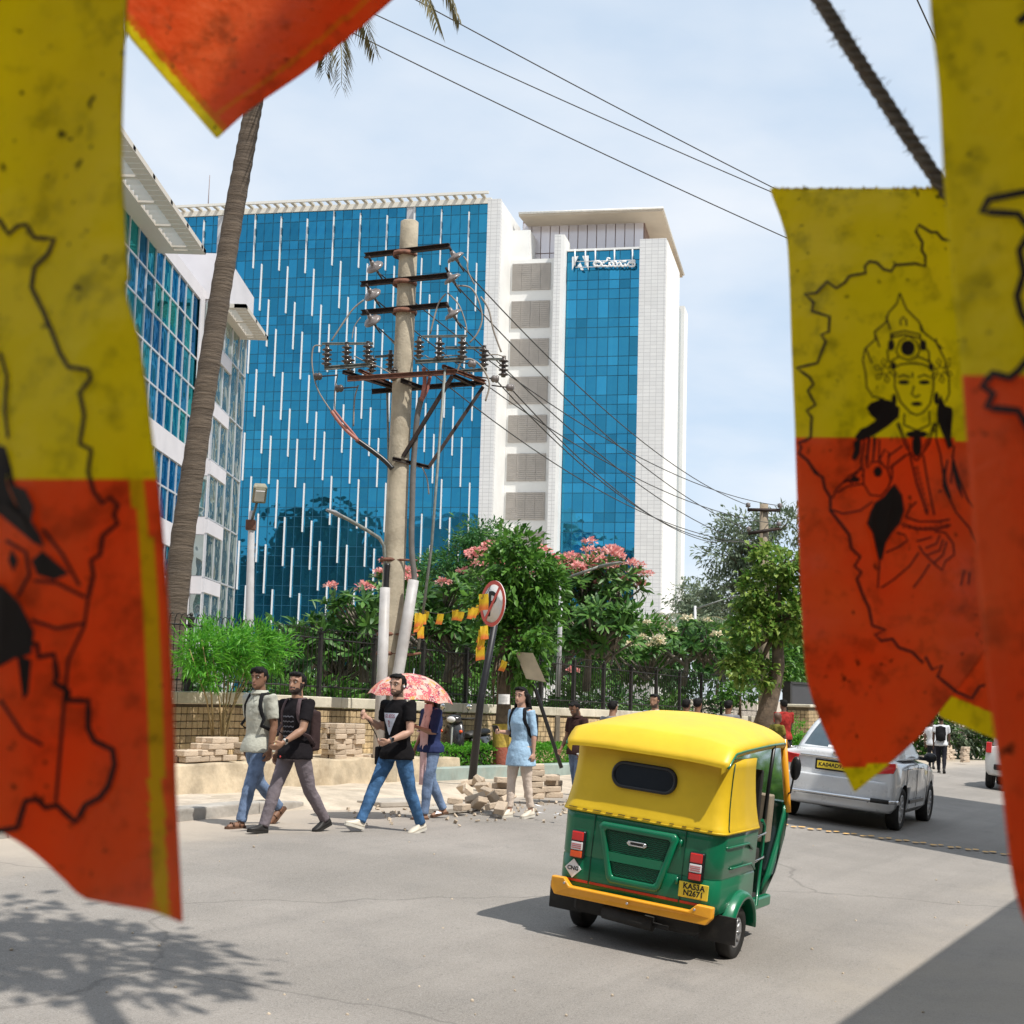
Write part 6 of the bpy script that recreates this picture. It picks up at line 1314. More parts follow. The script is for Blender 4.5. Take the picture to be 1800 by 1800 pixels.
    # --- face
    if detail:
        for s in (-1, 1):
            MB().ball(hp(s*.15, .342, .515), (.052*h, .03*h, .03*h), 10, 6, R=RH).build('eye', A_EYE, t); MB().ball(hp(s*.15+.0, .37, .515), (.026*h, .012*h, .028*h), 8, 6, R=RH).build('pupil', A_HAIR, t)
            MB().tube([hp(s*.06, .405, .60), hp(s*.16, .40, .635), hp(s*.27, .31, .60)], [.014*h, .02*h, .01*h], n=6).build('eyebrow', A_HAIR, t)
        MB().tube([hp(-.105, .392, .205), hp(-.03, .436, .215), hp(.03, .436, .215), hp(.105, .392, .205)], [.008*h, .022*h, .022*h, .008*h], n=6).build('lips', A_LIP, t)
    hr = MB()
    if hair:
        hr.ball(hp(0, -.06, .66), (.375*h, .41*h, .37*h), 20, 14, R=RH); hr.ball(hp(0, -.16, .55), (.365*h, .33*h, .34*h), 16, 10, R=RH); hr.ball(hp(0, .17, .90), (.27*h, .23*h, .13*h), 12, 8, R=RH)
        for s in (-1, 1): hr.ball(hp(s*.30, .02, .62), (.06*h, .11*h, .18*h), 8, 6, R=RH); hr.ball(hp(s*.17, .25, .87), (.16*h, .14*h, .1*h), 8, 6, R=RH)
        if hair == 'mop':
            for j in range(9): hr.ball(hp(-.26+j*.065, .30, .80+.03*math.sin(j*2.1)), (.07*h, .09*h, .10*h), 8, 6, R=RH)
        if hair in ('long', 'wavy'):
            for j in range(22):
                a = math.radians(180+j*180/21); x, y = .34*math.cos(a), .36*math.sin(a)-.08; wv_ = .06*(hair == 'wavy')
                L_ = random.uniform(1.3, 1.75) if hair == 'wavy' else random.uniform(2.9, 3.5)
                q = [hp(x, y, .6)]
                for m_ in range(1, 6): q.append(hp(x*(1+.25*math.sin(m_*.7)*(1 if hair == 'wavy' else .1))+wv_*math.sin(m_*2+j), y*1.1-.08*m_*(.6 if hair == 'wavy' else .25)+wv_*math.cos(m_*1.7+j), .6-L_*m_/5))
                hr.tube(q, [.10*h, .11*h, .11*h, .10*h, .08*h, .03*h], n=8)
            for s in (-1, 1): hr.tube([hp(s*.05, .30, .93), hp(s*.25, .2, .78), hp(s*.34, .02, .5), hp(s*.33, -.1, .2)], [.05*h, .07*h, .06*h, .05*h], n=8)
        fr = RH.inverted()
        def shape(p, n_):
            q = fr @ (p-hc)/h; d_ = nz3(p, 42)*.035+nz3(p, 110)*.014
            lim = .80+.05*math.sin(q.x*14)*(hair == 'mop')-(.07 if hair == 'mop' else 0)
            if q.y > .12 and q.z < lim and abs(q.x) < .32: return hc+RH @ (V((q.x, .10, q.z))*h)
            return p+n_*d_*h
        link('hair', fused(hr, 'hair', A_HAIR, max(vox, .009), 2, shape), t)
    # --- trousers
    tr = MB(); pw = pant
    tr.tube([V((0, by(.56), bz(.565))), V((0, by(.52)-.004*Hh, bz(.52))), V((0, -.006*Hh, bz(.475)))], [(.087*Hh, .064*Hh), (.092*Hh, .072*Hh), (.08*Hh, .062*Hh)], n=18, up=V((0, 1, 0)))
    for s in (-1, 1):
        hp_, kn, an = J['hip', s], J['knee', s], J['ank', s]; e = an+V((0, 0, .0)) if pant >= .9 else kn.lerp(an, .86)
        tr.tube([hp_+V((0, -.004*Hh, .03*Hh)), hp_.lerp(kn, .3), hp_.lerp(kn, .75), kn, kn.lerp(e, .35), kn.lerp(e, .75), e], [.052*Hh, .053*Hh, .044*Hh, .04*Hh*pw, .039*Hh*pw, .033*Hh*pw, .033*Hh*pw], n=14)
    def fold(p, n_): return p+n_*(.006*noise.noise(V((p.x*11, p.y*11, p.z*16)))+.0022*noise.noise(V((p.x*30, p.y*30, p.z*60+7))))*(Hh/1.75)
    link('trousers', fused(tr, 'trousers', trouser, max(vox*1.3, .011), 3, fold), t)
    # --- shirt
    sh_ = MB(); fb = .92 if female else 1.
    sec = [(hem, .118, .104), (hem+.045, .114, .099), (.585, .09 if not female else .08, .068), (.66, .097*fb, .071), (.72, .106*fb, .076+.008*female), (.77, .110*fb, .072), (.805, .098*fb, .056), (.825, .070, .045), (.842, .046, .042)]
    if kurta: sec = [(hem, .128, .108), (hem+.06, .120, .102), (.53, .106, .09)]+sec[2:]
    sh_.tube([V((0, by(z)-.004*Hh, bz(z))) for z, a, c in sec], [(a*Hh, c*Hh) for z, a, c in sec], n=24, up=V((0, 1, 0)))
    for s in (-1, 1):
        s0, e_, w_ = J['sh', s], J['el', s], J['wr', s]
        if sleeve <= 1: q = [V((s*.06*Hh, by(.79), bz(.79))), s0, s0.lerp(e_, sleeve*.6), s0.lerp(e_, sleeve)]
        else: q = [V((s*.06*Hh, by(.79), bz(.79))), s0, s0.lerp(e_, .6), e_, e_.lerp(w_, sleeve-1)]
        rs = [.04, .041, .039, .038] if len(q) == 4 else [.037, .036, .033, .029, .027]
        sh_.tube(q, [r*Hh*(.95 if female else 1) for r in rs], n=14)
    me = fused(sh_, 'shirt', shirt, max(vox*1.3, .011), 3, fold); so_ = link('shirt', me, t)
    bvh = BVHTree.FromPolygons([v.co for v in me.vertices], [list(p.vertices) for p in me.polygons])
    def onchest(x, z, o=.004, yy=1.0, dy=-1):
        r = bvh.ray_cast(V((x, yy, z)), V((0, dy, 0)))
        return (r[0]+V((0, -dy*o, 0))) if r[0] else V((x, .1, z))
    if collar:
        c_ = MB(); rg_ = []
        for k in range(17):
            a = math.radians(-70+k*320/16); p = V((.05*Hh*math.cos(a+math.pi), .046*Hh*math.sin(a+math.pi)*-1+by(.84), bz(.845))); o_ = V((math.cos(a+math.pi), -math.sin(a+math.pi), 0)); rg_.append([p+V((0, 0, .012*Hh)), p+o_*.012*Hh-V((0, 0, .008*Hh)), p+o_*.01*Hh-V((0, 0, .012*Hh)), p-o_*.003])
        c_.loft(rg_, sm=False); c_.build('collar', shirt, so_)
        for s in (-1, 1): MB().add([onchest(s*.003*Hh, bz(.822), .008), onchest(s*.035*Hh, bz(.838), .01), onchest(s*.04*Hh, bz(.80), .008), onchest(s*.022*Hh, bz(.79), .008)], [(0, 1, 2, 3)]).build('collar_leaf', shirt, so_)
        MB().add([onchest(x*Hh, bz(z), .005) for x, z in ((-.009, .82), (.009, .82), (.009, .735), (-.009, .735))], [(0, 1, 2, 3)]).build('placket', shirt, so_)
    # --- shoes
    for s in (-1, 1):
        an = J['ank', s]; pt = J['pitch', s]; fd = V((0, math.cos(pt), math.sin(pt))); upf = V((0, -math.sin(pt), math.cos(pt))); o0 = an-upf*foot_h
        def sp(x, y, z): return o0+V((x, 0, 0))+fd*y+upf*z
        L_ = .15*Hh; so2 = MB(); ring = [(-.035*Hh+L_*f, w*Hh) for f, w in ((0, .012), (.06, .02), (.25, .0215), (.5, .022), (.75, .027), (.92, .022), (1.0, .008))]
        outl = [(w, y) for y, w in ring]+[(-w, y) for y, w in ring[::-1]]
        so2.loft([[sp(x, y, z) for x, y in outl] for z in (.0, .016*Hh)], sm=False)
        if shoe == 'shoe':
            up_ = MB(); up_.loft([[sp(x*k*.98, -.03*Hh+(y+.03*Hh)*m_, z*Hh) for x, y in outl] for z, k, m_ in ((.014, 1., 1.), (.026, .98, .97), (.034, .85, .75), (.044, .72, .5), (.058, .68, .36), (.062, .6, .32))]); u_ = up_.build('shoe', shoem, t); so2.build('sole', mat('sole_white', (.6, .57, .5), .7) if shoem.name.startswith('cream') else A_BLACK, u_)
            for k in range(3): MB().tube([sp(-.014*Hh, .03*Hh+k*.012*Hh, (.042-.004*k)*Hh), sp(0, .032*Hh+k*.012*Hh, (.047-.004*k)*Hh), sp(.014*Hh, .03*Hh+k*.012*Hh, (.042-.004*k)*Hh)], .003, n=4).build('lace', shoem, u_)
        else:
            u_ = so2.build('sandal', shoem, t)
            for y_ in (.02, .065): MB().tube([sp(-.024*Hh, y_*Hh, .014*Hh), sp(-.015*Hh, y_*Hh, .038*Hh), sp(.015*Hh, y_*Hh, .038*Hh), sp(.024*Hh, y_*Hh, .014*Hh)], [(.012, .004)]*4, n=6).build('strap', shoem, u_)
    return dict(t=t, M=M, J=J, bz=bz, by=by, hp=hp, H=Hh, onchest=onchest, shirt=so_, bvh=bvh)
def hgt(base, px, py): return P(px, py, base.y).z-base.z
def backpack(pr, label, m, strapm, size=(.15, .07, .22), strap=True, low=0):
    H, bz, by = pr['H'], pr['bz'], pr['by']; t = thing('backpack', label, 'backpack', pr['M'])
    c = V((0, by(.7)-.072*H-size[1]*.75, bz(.685-low))); b = MB(); b.box(c, (size[0]*2*.9, size[1]*1.7, size[2]*1.75)); b.ball(c+V((0, -.01, 0)), (size[0], size[1]*1.1, size[2]*1.02), 16, 10)
    link('bag', fused(b, 'bag', m, .016, 8, lambda p, n_: p+n_*.008*nz3(p, 12)), t)
    MB().ball(c+V((0, -size[1]*.9, -.05)), (size[0]*.7, size[1]*.45, size[2]*.5), 14, 8).build('pocket', m, t)
    if strap:
        for s in (-1, 1):
            top = V((s*.06*H, by(.83)-.0*H, bz(.835))); q = [c+V((s*.07, size[1]*.6, size[2]*.75)), top+V((0, -.03, .012)), top+V((0, .03*H, .0))]
            for k in range(5): q.append(pr['onchest'](s*(.066+.008*k)*H, bz(.80-.04*k), .010))
            q += [V((s*.118*H, by(.62), bz(.615))), c+V((s*.12, size[1]*.4, -size[2]*.6))]
            MB().tube(q, [(.026, .007)]*len(q), n=8, up=V((0, 1, 0))).build('strap', strapm, t)
    return t
C_POLO = cloth('grey_green', (.45, .45, .385)); C_BLK = cloth('black', (.009, .008, .009)); C_BLK2 = cloth('washed_black', (.013, .011, .013)); C_JEANL = cloth('light_jeans', (.15, .21, .33), .3, 45, .4); C_JEAN = cloth('blue_jeans', (.055, .13, .26), .3, 45, .5); C_GREY = cloth('grey_trousers', (.17, .145, .16), .5)
C_KURTA = cloth('sky_blue', (.34, .50, .66), .5); C_BEIGE = cloth('beige_trousers', (.62, .52, .44), .4); C_NAVY = cloth('navy', (.025, .035, .10)); C_MAROON = cloth('dark_maroon', (.045, .022, .02)); C_BAG = cloth('bag_black', (.018, .018, .02), .3); C_BAG2 = cloth('bag_brown', (.045, .028, .028), .3)
M_SHB = mat('black_shoe', (.018, .016, .015), .6, var=.3); M_SHW = mat('cream_shoe', (.66, .60, .50), .6, var=.1); M_SAN = mat('brown_sandal', (.09, .045, .025), .6, var=.3)
HL = (-.66, -.75, 0)
# the two men on the left
b1 = G(446, 1453); m1 = person('man in grey green polo shirt and light jeans smiling as he walks', b1, HL, hgt(b1, 446, 1166), 'a', ((.36, .10, .0), (-.28, .55, -.75)), ((-.10, .10, .28, .0), (-.22, .12, .22, .0)), C_POLO, C_JEANL, 'sandal', M_SAN, hair='mop', collar=True, sleeve=.75, face=.28)
backpack(m1, 'black backpack worn by the man in the grey green polo shirt', C_BAG, C_BAG)
b2 = G(512, 1464); m2 = person('bearded man in black t-shirt with wave print and grey trousers wearing a wristwatch', b2, HL, hgt(b2, 512, 1172), 'b', ((-.34, .30, -.35), (.40, .06, .12)), ((.38, .12, .62, .25), (-.12, .10, .45, .0)), C_BLK2, C_GREY, 'shoe', M_SHB, beard=2, sleeve=.68, headpitch=.08, face=.25)
backpack(m2, 'brown backpack worn by the man with the wristwatch', C_BAG2, cloth('strap_brown', (.10, .07, .075), .3), (.14, .075, .24), low=.04)
w_ = m2['J']['wr', -1]; e_ = m2['J']['el', -1]; dd = (w_-e_).normalized(); wt_ = thing('wristwatch', 'dark faced wristwatch on the wrist of the man with grey trousers', 'watch', m2['M']); MB().tube([w_-dd*.035, w_-dd*.012], .0315, n=14).build('band', mat('watch_band', (.5, .48, .45), .4), wt_); MB().box(w_-dd*.023+V((-.03, 0, .01)), (.012, .032, .034)).build('face', A_BPL, wt_, bev=.004)
A_WAVE = mat('wave_print', (.12, .12, .14), .8)
for k in range(5):
    pts = [(-.085+j*.0085, m2['bz'](.725-.03*k)+.013*abs(math.sin(j*.55+k*1.1))**.7) for j in range(21)]; mb = MB()
    mb.loft([[m2['onchest'](x, z+dz, .004) for x, z in pts] for dz in (-.008, .004)], cap=False, closed=False); mb.build('wave_print', A_WAVE, m2['shirt'])
tg = m2['onchest'](.03, m2['bz'](.487), .004); MB().lathe([(.012, 0), (.012, .002), (.001, .002)], tg, V((0, 1, 0)), 10).build('hem_tag', mat('red_tag', (.6, .06, .06), .6), m2['shirt'])
# man in the black t-shirt with the triangle
b3 = G(692, 1462); m3 = person('man in black t-shirt with white triangle print and blue jeans striding past the pole', b3, (-.68, -.73, 0), hgt(b3, 700, 1175), 'c', ((-.30, .16, -.25), (.52, .05, .25)), ((.16, .18, 1.0, .42), (-.12, .26, 2.25, -.04)), C_BLK, C_JEAN, 'shoe', M_SHW, beard=1, sleeve=.62, face=.22, curl=1.35)
A_TRI = mat('shirt_print_white', (.55, .58, .66), .7, var=.1, scale=30)
def chestpoly(pr, fn, n, m, nm, par, o=.004):
    mb = MB(); rows_ = [[pr['onchest'](*fn(i/n, j/n), o) for j in range(n+1)] for i in range(n+1)]; mb.loft(rows_, cap=False, closed=False); return mb.build(nm, m, par)
zb3 = m3['bz']
tri = chestpoly(m3, lambda a, b: ((-.115+.23*b)*(1-a*.97), zb3(.758)-a*.235), 12, A_TRI, 'triangle_print', m3['shirt'])
def chesttext(pr, s, size, x0, z0, m, par, o=.0055, bold=.001):
    me = text_mesh(s, size, m, 0., bold); 
    for v in me.vertices: v.co = pr['onchest'](x0-v.co.x, z0+v.co.y, o)
    link('lettering', me, par)
chesttext(m3, 'GUESS', .055, 0, zb3(.737), mat('shirt_print_red', (.32, .10, .14), .7), m3['shirt']); chesttext(m3, '?', .095, 0, zb3(.69), MATS['shirt_print_red'], m3['shirt'], bold=.003)
sb_ = thing('shoulder_bag', 'small black bag slung from the shoulder of the striding man', 'bag', m3['M']); w3 = m3['J']['wr', 1]; H3 = m3['H']
MB().tube([w3+V((0, .03, .03)), V((.145*H3, .08, zb3(.62))), V((.14*H3, .02, zb3(.54)))], [(.012, .004)]*3, n=6).build('strap', C_BAG, sb_); link('bag', fused(MB().box(V((.14*H3, .0, zb3(.49))), (.07, .15, .20)), 'bag', C_BAG, .014, 5), sb_)
w_ = m3['J']['wr', -1]; e_ = m3['J']['el', -1]; dd = (w_-e_).normalized(); wt_ = thing('wristwatch', 'grey smart watch on the wrist of the striding man', 'watch', m3['M']); MB().tube([w_-dd*.035, w_-dd*.012], .0315, n=14).build('band', mat('watch_grey', (.12, .12, .13), .5), wt_); MB().box(w_-dd*.023+V((-.03, 0, .012)), (.012, .034, .036)).build('face', A_BPL, wt_, bev=.004)
MB().ball(m3['hp'](-.37, .0, .42), (.012, .012, .014), 8, 6).build('earbud', A_STK, m3['t'])
# woman under the umbrella
b4 = G(752, 1440); m4 = person('woman in navy top and jeans walking under the flowered umbrella', b4, (-.85, -.5, 0), 1.56, 'b', ((.16, .08, 0), (-.20, .28, -.2)), ((.2, .1, 1.7, .2), (.05, .14, .42, .1)), C_NAVY, C_JEANL, 'sandal', M_SAN, hair='long', female=True, sleeve=1.0, hem=.50, face=.2)
for k in range(2):
    s0, e_ = m4['J']['sh', 1], m4['J']['el', 1]; q = s0.lerp(e_, .80+.12*k); MB().tube([q, q+(e_-s0).normalized()*.018], .068, n=16).build('sleeve_stripe', mat('stripe_pink', (.72, .50, .46), .8), m4['shirt'])
C_PINK = cloth('pale_pink_shawl', (.74, .52, .52), .4); shw = thing('shawl', 'pale pink shawl hanging from the shoulder of the woman under the umbrella', 'shawl', m4['M']); mb = MB(); H4 = m4['H']; bz4 = m4['bz']
rg_ = []
for z, w in ((.86, .05), (.80, .06), (.70, .052), (.60, .05), (.50, .046), (.42, .05), (.33, .042), (.26, .04)):
    rg_.append([V((-.04+w*(k/8-.5)*2*H4*.9, m4['by'](z)+(.088 if z < .8 else .06)*H4*math.cos((k/8-.5)*1.6)+.016*math.sin(k*2.2+z*5), bz4(z))) for k in range(9)])
mb.loft(rg_, cap=False, closed=False); link('cloth', modded(mb.mesh('cloth', C_PINK), [('SOLIDIFY', dict(thickness=.006))]), shw); hs_ = MB(); hs_.ball(m4['hp'](0, -.05, .60), (.42*.132*H4, .47*.132*H4, .45*.132*H4), 16, 10); 
link('head_cloth', fused(hs_, 'head_cloth', C_PINK, .012, 2, lambda p, n_: p), shw)
# umbrella
uc = P(727, 1184, b4.y-.45); ub = thing('umbrella', 'pink and orange flowered umbrella held behind the man in black t-shirt', 'umbrella', uc)
def flowermat():
    m, nt, b = newmat('flowered_fabric'); L = nt.links.new; co = nd(nt, 'ShaderNodeTexCoord'); v = nd(nt, 'ShaderNodeTexVoronoi', Scale=16.); L(co.outputs['Object'], v.inputs['Vector']); r = nd(nt, 'ShaderNodeValToRGB'); e = r.color_ramp.elements; r.color_ramp.interpolation = 'CONSTANT'
    e[0].color = (.75, .20, .16, 1); e[1].position = .25; e[1].color = (.70, .09, .14, 1)
    for p_, c in ((.42, (.85, .50, .42, 1)), (.6, (.85, .38, .06, 1)), (.72, (.82, .62, .54, 1)), (.88, (.35, .05, .12, 1))): k = e.new(p_); k.color = c
    sp = nd(nt, 'ShaderNodeSeparateXYZ'); L(v.outputs['Color'], sp.inputs[0]); L(sp.outputs[0], r.inputs[0]); n2 = nd(nt, 'ShaderNodeTexNoise', Scale=60., Detail=3.); L(co.outputs['Object'], n2.inputs['Vector']); mx_ = nd(nt, 'ShaderNodeMix', data_type='RGBA'); mr_ = nd(nt, 'ShaderNodeMapRange'); mr_.inputs[1].default_value = .52; mr_.inputs[2].default_value = .6; L(n2.outputs['Fac'], mr_.inputs[0]); L(mr_.outputs[0], mx_.inputs['Factor']); L(r.outputs[0], mx_.inputs['A']); mx_.inputs['B'].default_value = (.85, .62, .5, 1)
    L(mx_.outputs['Result'], b.inputs['Base Color']); b.inputs['Roughness'].default_value = .6; t = nd(nt, 'ShaderNodeBsdfTranslucent'); L(mx_.outputs['Result'], t.inputs[0]); ms = nd(nt, 'ShaderNodeMixShader'); ms.inputs[0].default_value = .35; L(b.outputs[0], ms.inputs[1]); L(t.outputs[0], ms.inputs[2]); L(ms.outputs[0], nt.nodes['Material Output'].inputs[0]); return m
mb = MB(); rings = []; UR = .50; UT = Matrix.Rotation(.10, 3, 'Y')
for i in range(9):
    s = i/8; ring_ = []
    for k in range(64):
        a = 2*math.pi*k/64; g = abs(math.sin(4*a)); r = UR*math.sin(s*1.18)/math.sin(1.18)*(1-.045*g*s); z = -.30*(1-math.cos(s*1.18))/(1-math.cos(1.18))+.022*g*s*s; ring_.append(UT @ V((max(r, .002)*math.cos(a), max(r, .002)*math.sin(a), z)))
    rings.append(ring_)
mb.loft(rings, cap=False); link('canopy', mb.mesh('canopy', flowermat()), ub)
for k in range(8):
    a = 2*math.pi*k/8; MB().tube([UT @ V((UR*math.sin(s*1.18)/math.sin(1.18)*math.cos(a)*.99, UR*math.sin(s*1.18)/math.sin(1.18)*math.sin(a)*.99, -.30*(1-math.cos(s*1.18))/(1-math.cos(1.18))-.006)) for s in (0, .25, .5, .75, 1)], .003, n=4).build('rib', A_GALV, ub)
MB().tube([UT @ V((0, 0, .06)), UT @ V((0, 0, -.72))], .006, n=6).build('shaft', A_CHROME, ub); MB().tube([UT @ V((0, 0, -.68)), UT @ V((0, 0, -.82))], .014, n=8).build('handle', A_BPL, ub)
# woman in the blue kurta
b5 = G(912, 1437); m5 = person('woman in sky blue kurta and beige trousers holding a phone', b5, (-.66, -.75, 0), hgt(b5, 908, 1207), 'c', ((-.10, .12, -.1), (.14, .06, 0)), ((-.08, .14, .14, 0), (-.12, .14, 1.75, .12)), C_KURTA, C_BEIGE, 'shoe', M_SHW, hair='wavy', female=True, kurta=True, hem=.395, sleeve=1.12, pant=.88, face=.15)
backpack(m5, 'black backpack on the shoulders of the woman in the blue kurta', C_BAG, C_BAG, (.12, .06, .2))
w_ = m5['J']['wr', 1]; d_ = m5['J']['fd', 1]; ph = thing('phone', 'black phone in the hand of the woman in the blue kurta', 'phone', m5['M']); link('case', MB().box((0, 0, 0), (.075, .012, .155)).mesh('case', A_BPL, bev=.005), ph, TR(w_+d_*.085+V((.0, .0, .03)), .5, -1.0)); 
# man reading his phone beside the rickshaw
b6 = PV(1012, 1400, 8.9); b6.z = zg(*uv(b6)); m6 = person('man in dark maroon shirt and jeans looking down beside the rickshaw', b6, (-.8, -.6, 0), hgt(b6, 1012, 1232), 'a', ((.1, .1, 0), (-.1, .12, 0)), ((.0, .12, .35, .0), (.12, .1, .5, .1)), C_MAROON, C_JEANL, 'shoe', M_SHB, sleeve=.7, headpitch=-.45, beard=1, collar=True)
ph = thing('phone', 'phone held low by the man in the dark maroon shirt', 'phone', m6['M']); link('case', MB().box((0, 0, 0), (.075, .012, .15)).mesh('case', A_STK, bev=.005), ph, TR(m6['J']['wr', -1]+m6['J']['fd', -1]*.08, .3, -.6))
# heads seen over the rickshaw roof
cols = {'white': cloth('white_shirt', (.66, .67, .70), .4), 'red': cloth('red_check', (.30, .03, .025), .4, var=.5), 'olive': cloth('olive_check', (.16, .14, .03), .4, var=.7), 'pink': cloth('pink_shirt', (.60, .35, .36), .4), 'lblue': cloth('pale_blue_shirt', (.36, .48, .58), .4), 'black': C_BLK, 'grey': cloth('grey_shirt', (.22, .22, .23), .4)}
C_DTR = cloth('dark_trousers', (.02, .02, .026), .3)
def crowd(label, px, top, v, head, skin, shirtc, hair='short', vox=.02, bag=None, beard=0, feet=None):
    if feet: b = G(px, feet); 
    else: b = PV(px, top, v); b.z = zg(*uv(b))
    Hh = hgt(b, px, top); pr = person(label, b, head, Hh, skin, ((.28, .1, 0), (-.25, .3, -.3)), ((-.2, .08, .3, 0), (.25, .08, .35, 0)), cols[shirtc], C_DTR, 'shoe', M_SHB, hair=hair, vox=vox, detail=vox < .0115, beard=beard, sleeve=.7)
    return pr
crowd('person whose black haired head shows behind the rickshaw roof beside the man in maroon', 1077, 1229, 9.2, (.6, .8, 0), 'b', 'grey', vox=.014)
crowd('bearded man looking across over the middle of the rickshaw roof', 1152, 1218, 9.4, (-.6, -.8, 0), 'b', 'white', vox=.0125, beard=1)
crowd('dark haired person facing away over the rickshaw roof beside the bearded man', 1206, 1227, 9.6, (.5, .85, 0), 'a', 'lblue', vox=.016)
crowd('person with short black hair walking just ahead of another behind the rickshaw roof', 1226, 1225, 9.2, (.5, .85, 0), 'a', 'pink', vox=.016)
crowd('person with short black hair near the gate tree trunk behind the rickshaw', 1280, 1229, 9.4, (.5, .85, 0), 'a', 'grey', vox=.016)
crowd('person in red checked shirt standing beside the gate tree', 1378, 1228, 10.6, (-.3, .9, 0), 'd', 'red', vox=.016)
crowd('bald person in olive checked shirt in front of the gate pillar', 1366, 1250, 8.6, (.7, .3, 0), 'd', 'olive', hair=None, vox=.016)
# pedestrians far along the road
p_ = crowd('man in white shirt with black backpack walking away along the far verge', 1655, 1256, 0, (.35, .93, 0), 'd', 'white', vox=.022, feet=1359); backpack(p_, 'black backpack on the man in white walking away', C_BAG, C_BAG, strap=False)
for px, top, feet, c, lab in ((1638, 1262, 1352, 'white', 'person in white shirt walking beside the man with the backpack'), (1690, 1268, 1320, 'pink', 'far person in pink shirt and dark trousers on the verge'), (1706, 1268, 1318, 'lblue', 'far person in pale blue shirt with elbow out on the verge'), (1738, 1270, 1312, 'black', 'far person in black clothes near the paving stacks'), (1668, 1266, 1322, 'grey', 'far person in grey shirt partly behind the man in white')):
    crowd(lab, px, top, 0, (.4, .9, 0), 'd', c, vox=.035, feet=feet)
# driver
db = AM @ V((0, .93, .34)); person('driver in khaki shirt sitting inside the rickshaw', db, tuple(UD), 1.62, 'a', ((1.30, 1.30, 0), (1.30, 1.30, 0)), ((.65, .1, .35, .1), (.65, .1, .35, .1)), cloth('khaki', (.28, .21, .12), .4), cloth('khaki_trousers', (.20, .15, .09), .4), 'shoe', M_SHB, vox=.016, detail=False, sleeve=.8)
# ------------------------------------------------------------------ cloth flags hung near the camera
def flagmat(name, c, c2, tr=.68):
    m, nt, b = newmat(name); L = nt.links.new; co = nd(nt, 'ShaderNodeTexCoord')
    def noi(sc, de=5., ro=.6): n = nd(nt, 'ShaderNodeTexNoise', Scale=sc, Detail=de, Roughness=ro); L(co.outputs['Object'], n.inputs['Vector']); return n.outputs['Fac']
    def mr(x, a, q, hi=1.): n = nd(nt, 'ShaderNodeMapRange'); n.inputs[1].default_value = a; n.inputs[2].default_value = q; n.inputs[4].default_value = hi; L(x, n.inputs[0]); return n.outputs[0]
    def mix(f, a, q):
        n = nd(nt, 'ShaderNodeMix', data_type='RGBA'); L(f, n.inputs['Factor'])
        for k, t in (('A', a), ('B', q)):
            if isinstance(t, tuple): n.inputs[k].default_value = (*t, 1)
            else: L(t, n.inputs[k])
        return n.outputs['Result']
    o = mix(mr(noi(9.), .3, .7), c, c2); o = mix(mr(noi(28., 6., .7), .52, .72, .55), o, tuple(x*.35 for x in c)); o = mix(mr(noi(75., 3.), .66, .72, .8), o, (.035, .022, .012))
    L(o, b.inputs['Base Color']); b.inputs['Roughness'].default_value = .38; b.inputs['Specular IOR Level'].default_value = .45
    bp = nd(nt, 'ShaderNodeBump', Strength=.6, Distance=.012); L(noi(17., 6., .65), bp.inputs['Height']); L(bp.outputs[0], b.inputs['Normal'])
    t = nd(nt, 'ShaderNodeBsdfTranslucent'); L(o, t.inputs[0]); ms = nd(nt, 'ShaderNodeMixShader'); ms.inputs[0].default_value = tr; L(b.outputs[0], ms.inputs[1]); L(t.outputs[0], ms.inputs[2]); L(ms.outputs[0], nt.nodes['Material Output'].inputs[0]); return m
F_YEL = flagmat('flag_yellow', (.90, .78, .02), (.95, .80, .03)); F_RED = flagmat('flag_red', (.94, .19, .04), (.96, .25, .06)); F_HEM = flagmat('flag_hem', (.80, .58, .015), (.84, .58, .02)); F_ORG = flagmat('flag_orange', (.88, .30, .03), (.9, .36, .04))
F_INK = mat('flag_ink', (.02, .012, .008), .75, var=.3, scale=40)
def interp(tab, y):
    if y <= tab[0][0]: return tab[0][1]
    for i in range(len(tab)-1):
        (a, p), (b, q) = tab[i], tab[i+1]
        if y <= b:                                   # cubic through the outline points
            def slope(k):
                if k in (0, len(tab)-1): return None
                (a0, p0), (a1, p1), (a2, p2) = tab[k-1:k+2]; s0, s1 = (p1-p0)/(a1-a0), (p2-p1)/(a2-a1)
                return 0 if s0*s1 <= 0 else 2*s0*s1/(s0+s1)
            s_ = (q-p)/(b-a); m0, m1 = slope(i), slope(i+1); m0 = s_ if m0 is None else m0; m1 = s_ if m1 is None else m1
            t = (y-a)/(b-a); h = b-a
            return (2*t**3-3*t*t+1)*p+(t**3-2*t*t+t)*h*m0+(-2*t**3+3*t*t)*q+(t**3-t*t)*h*m1
    return tab[-1][1]
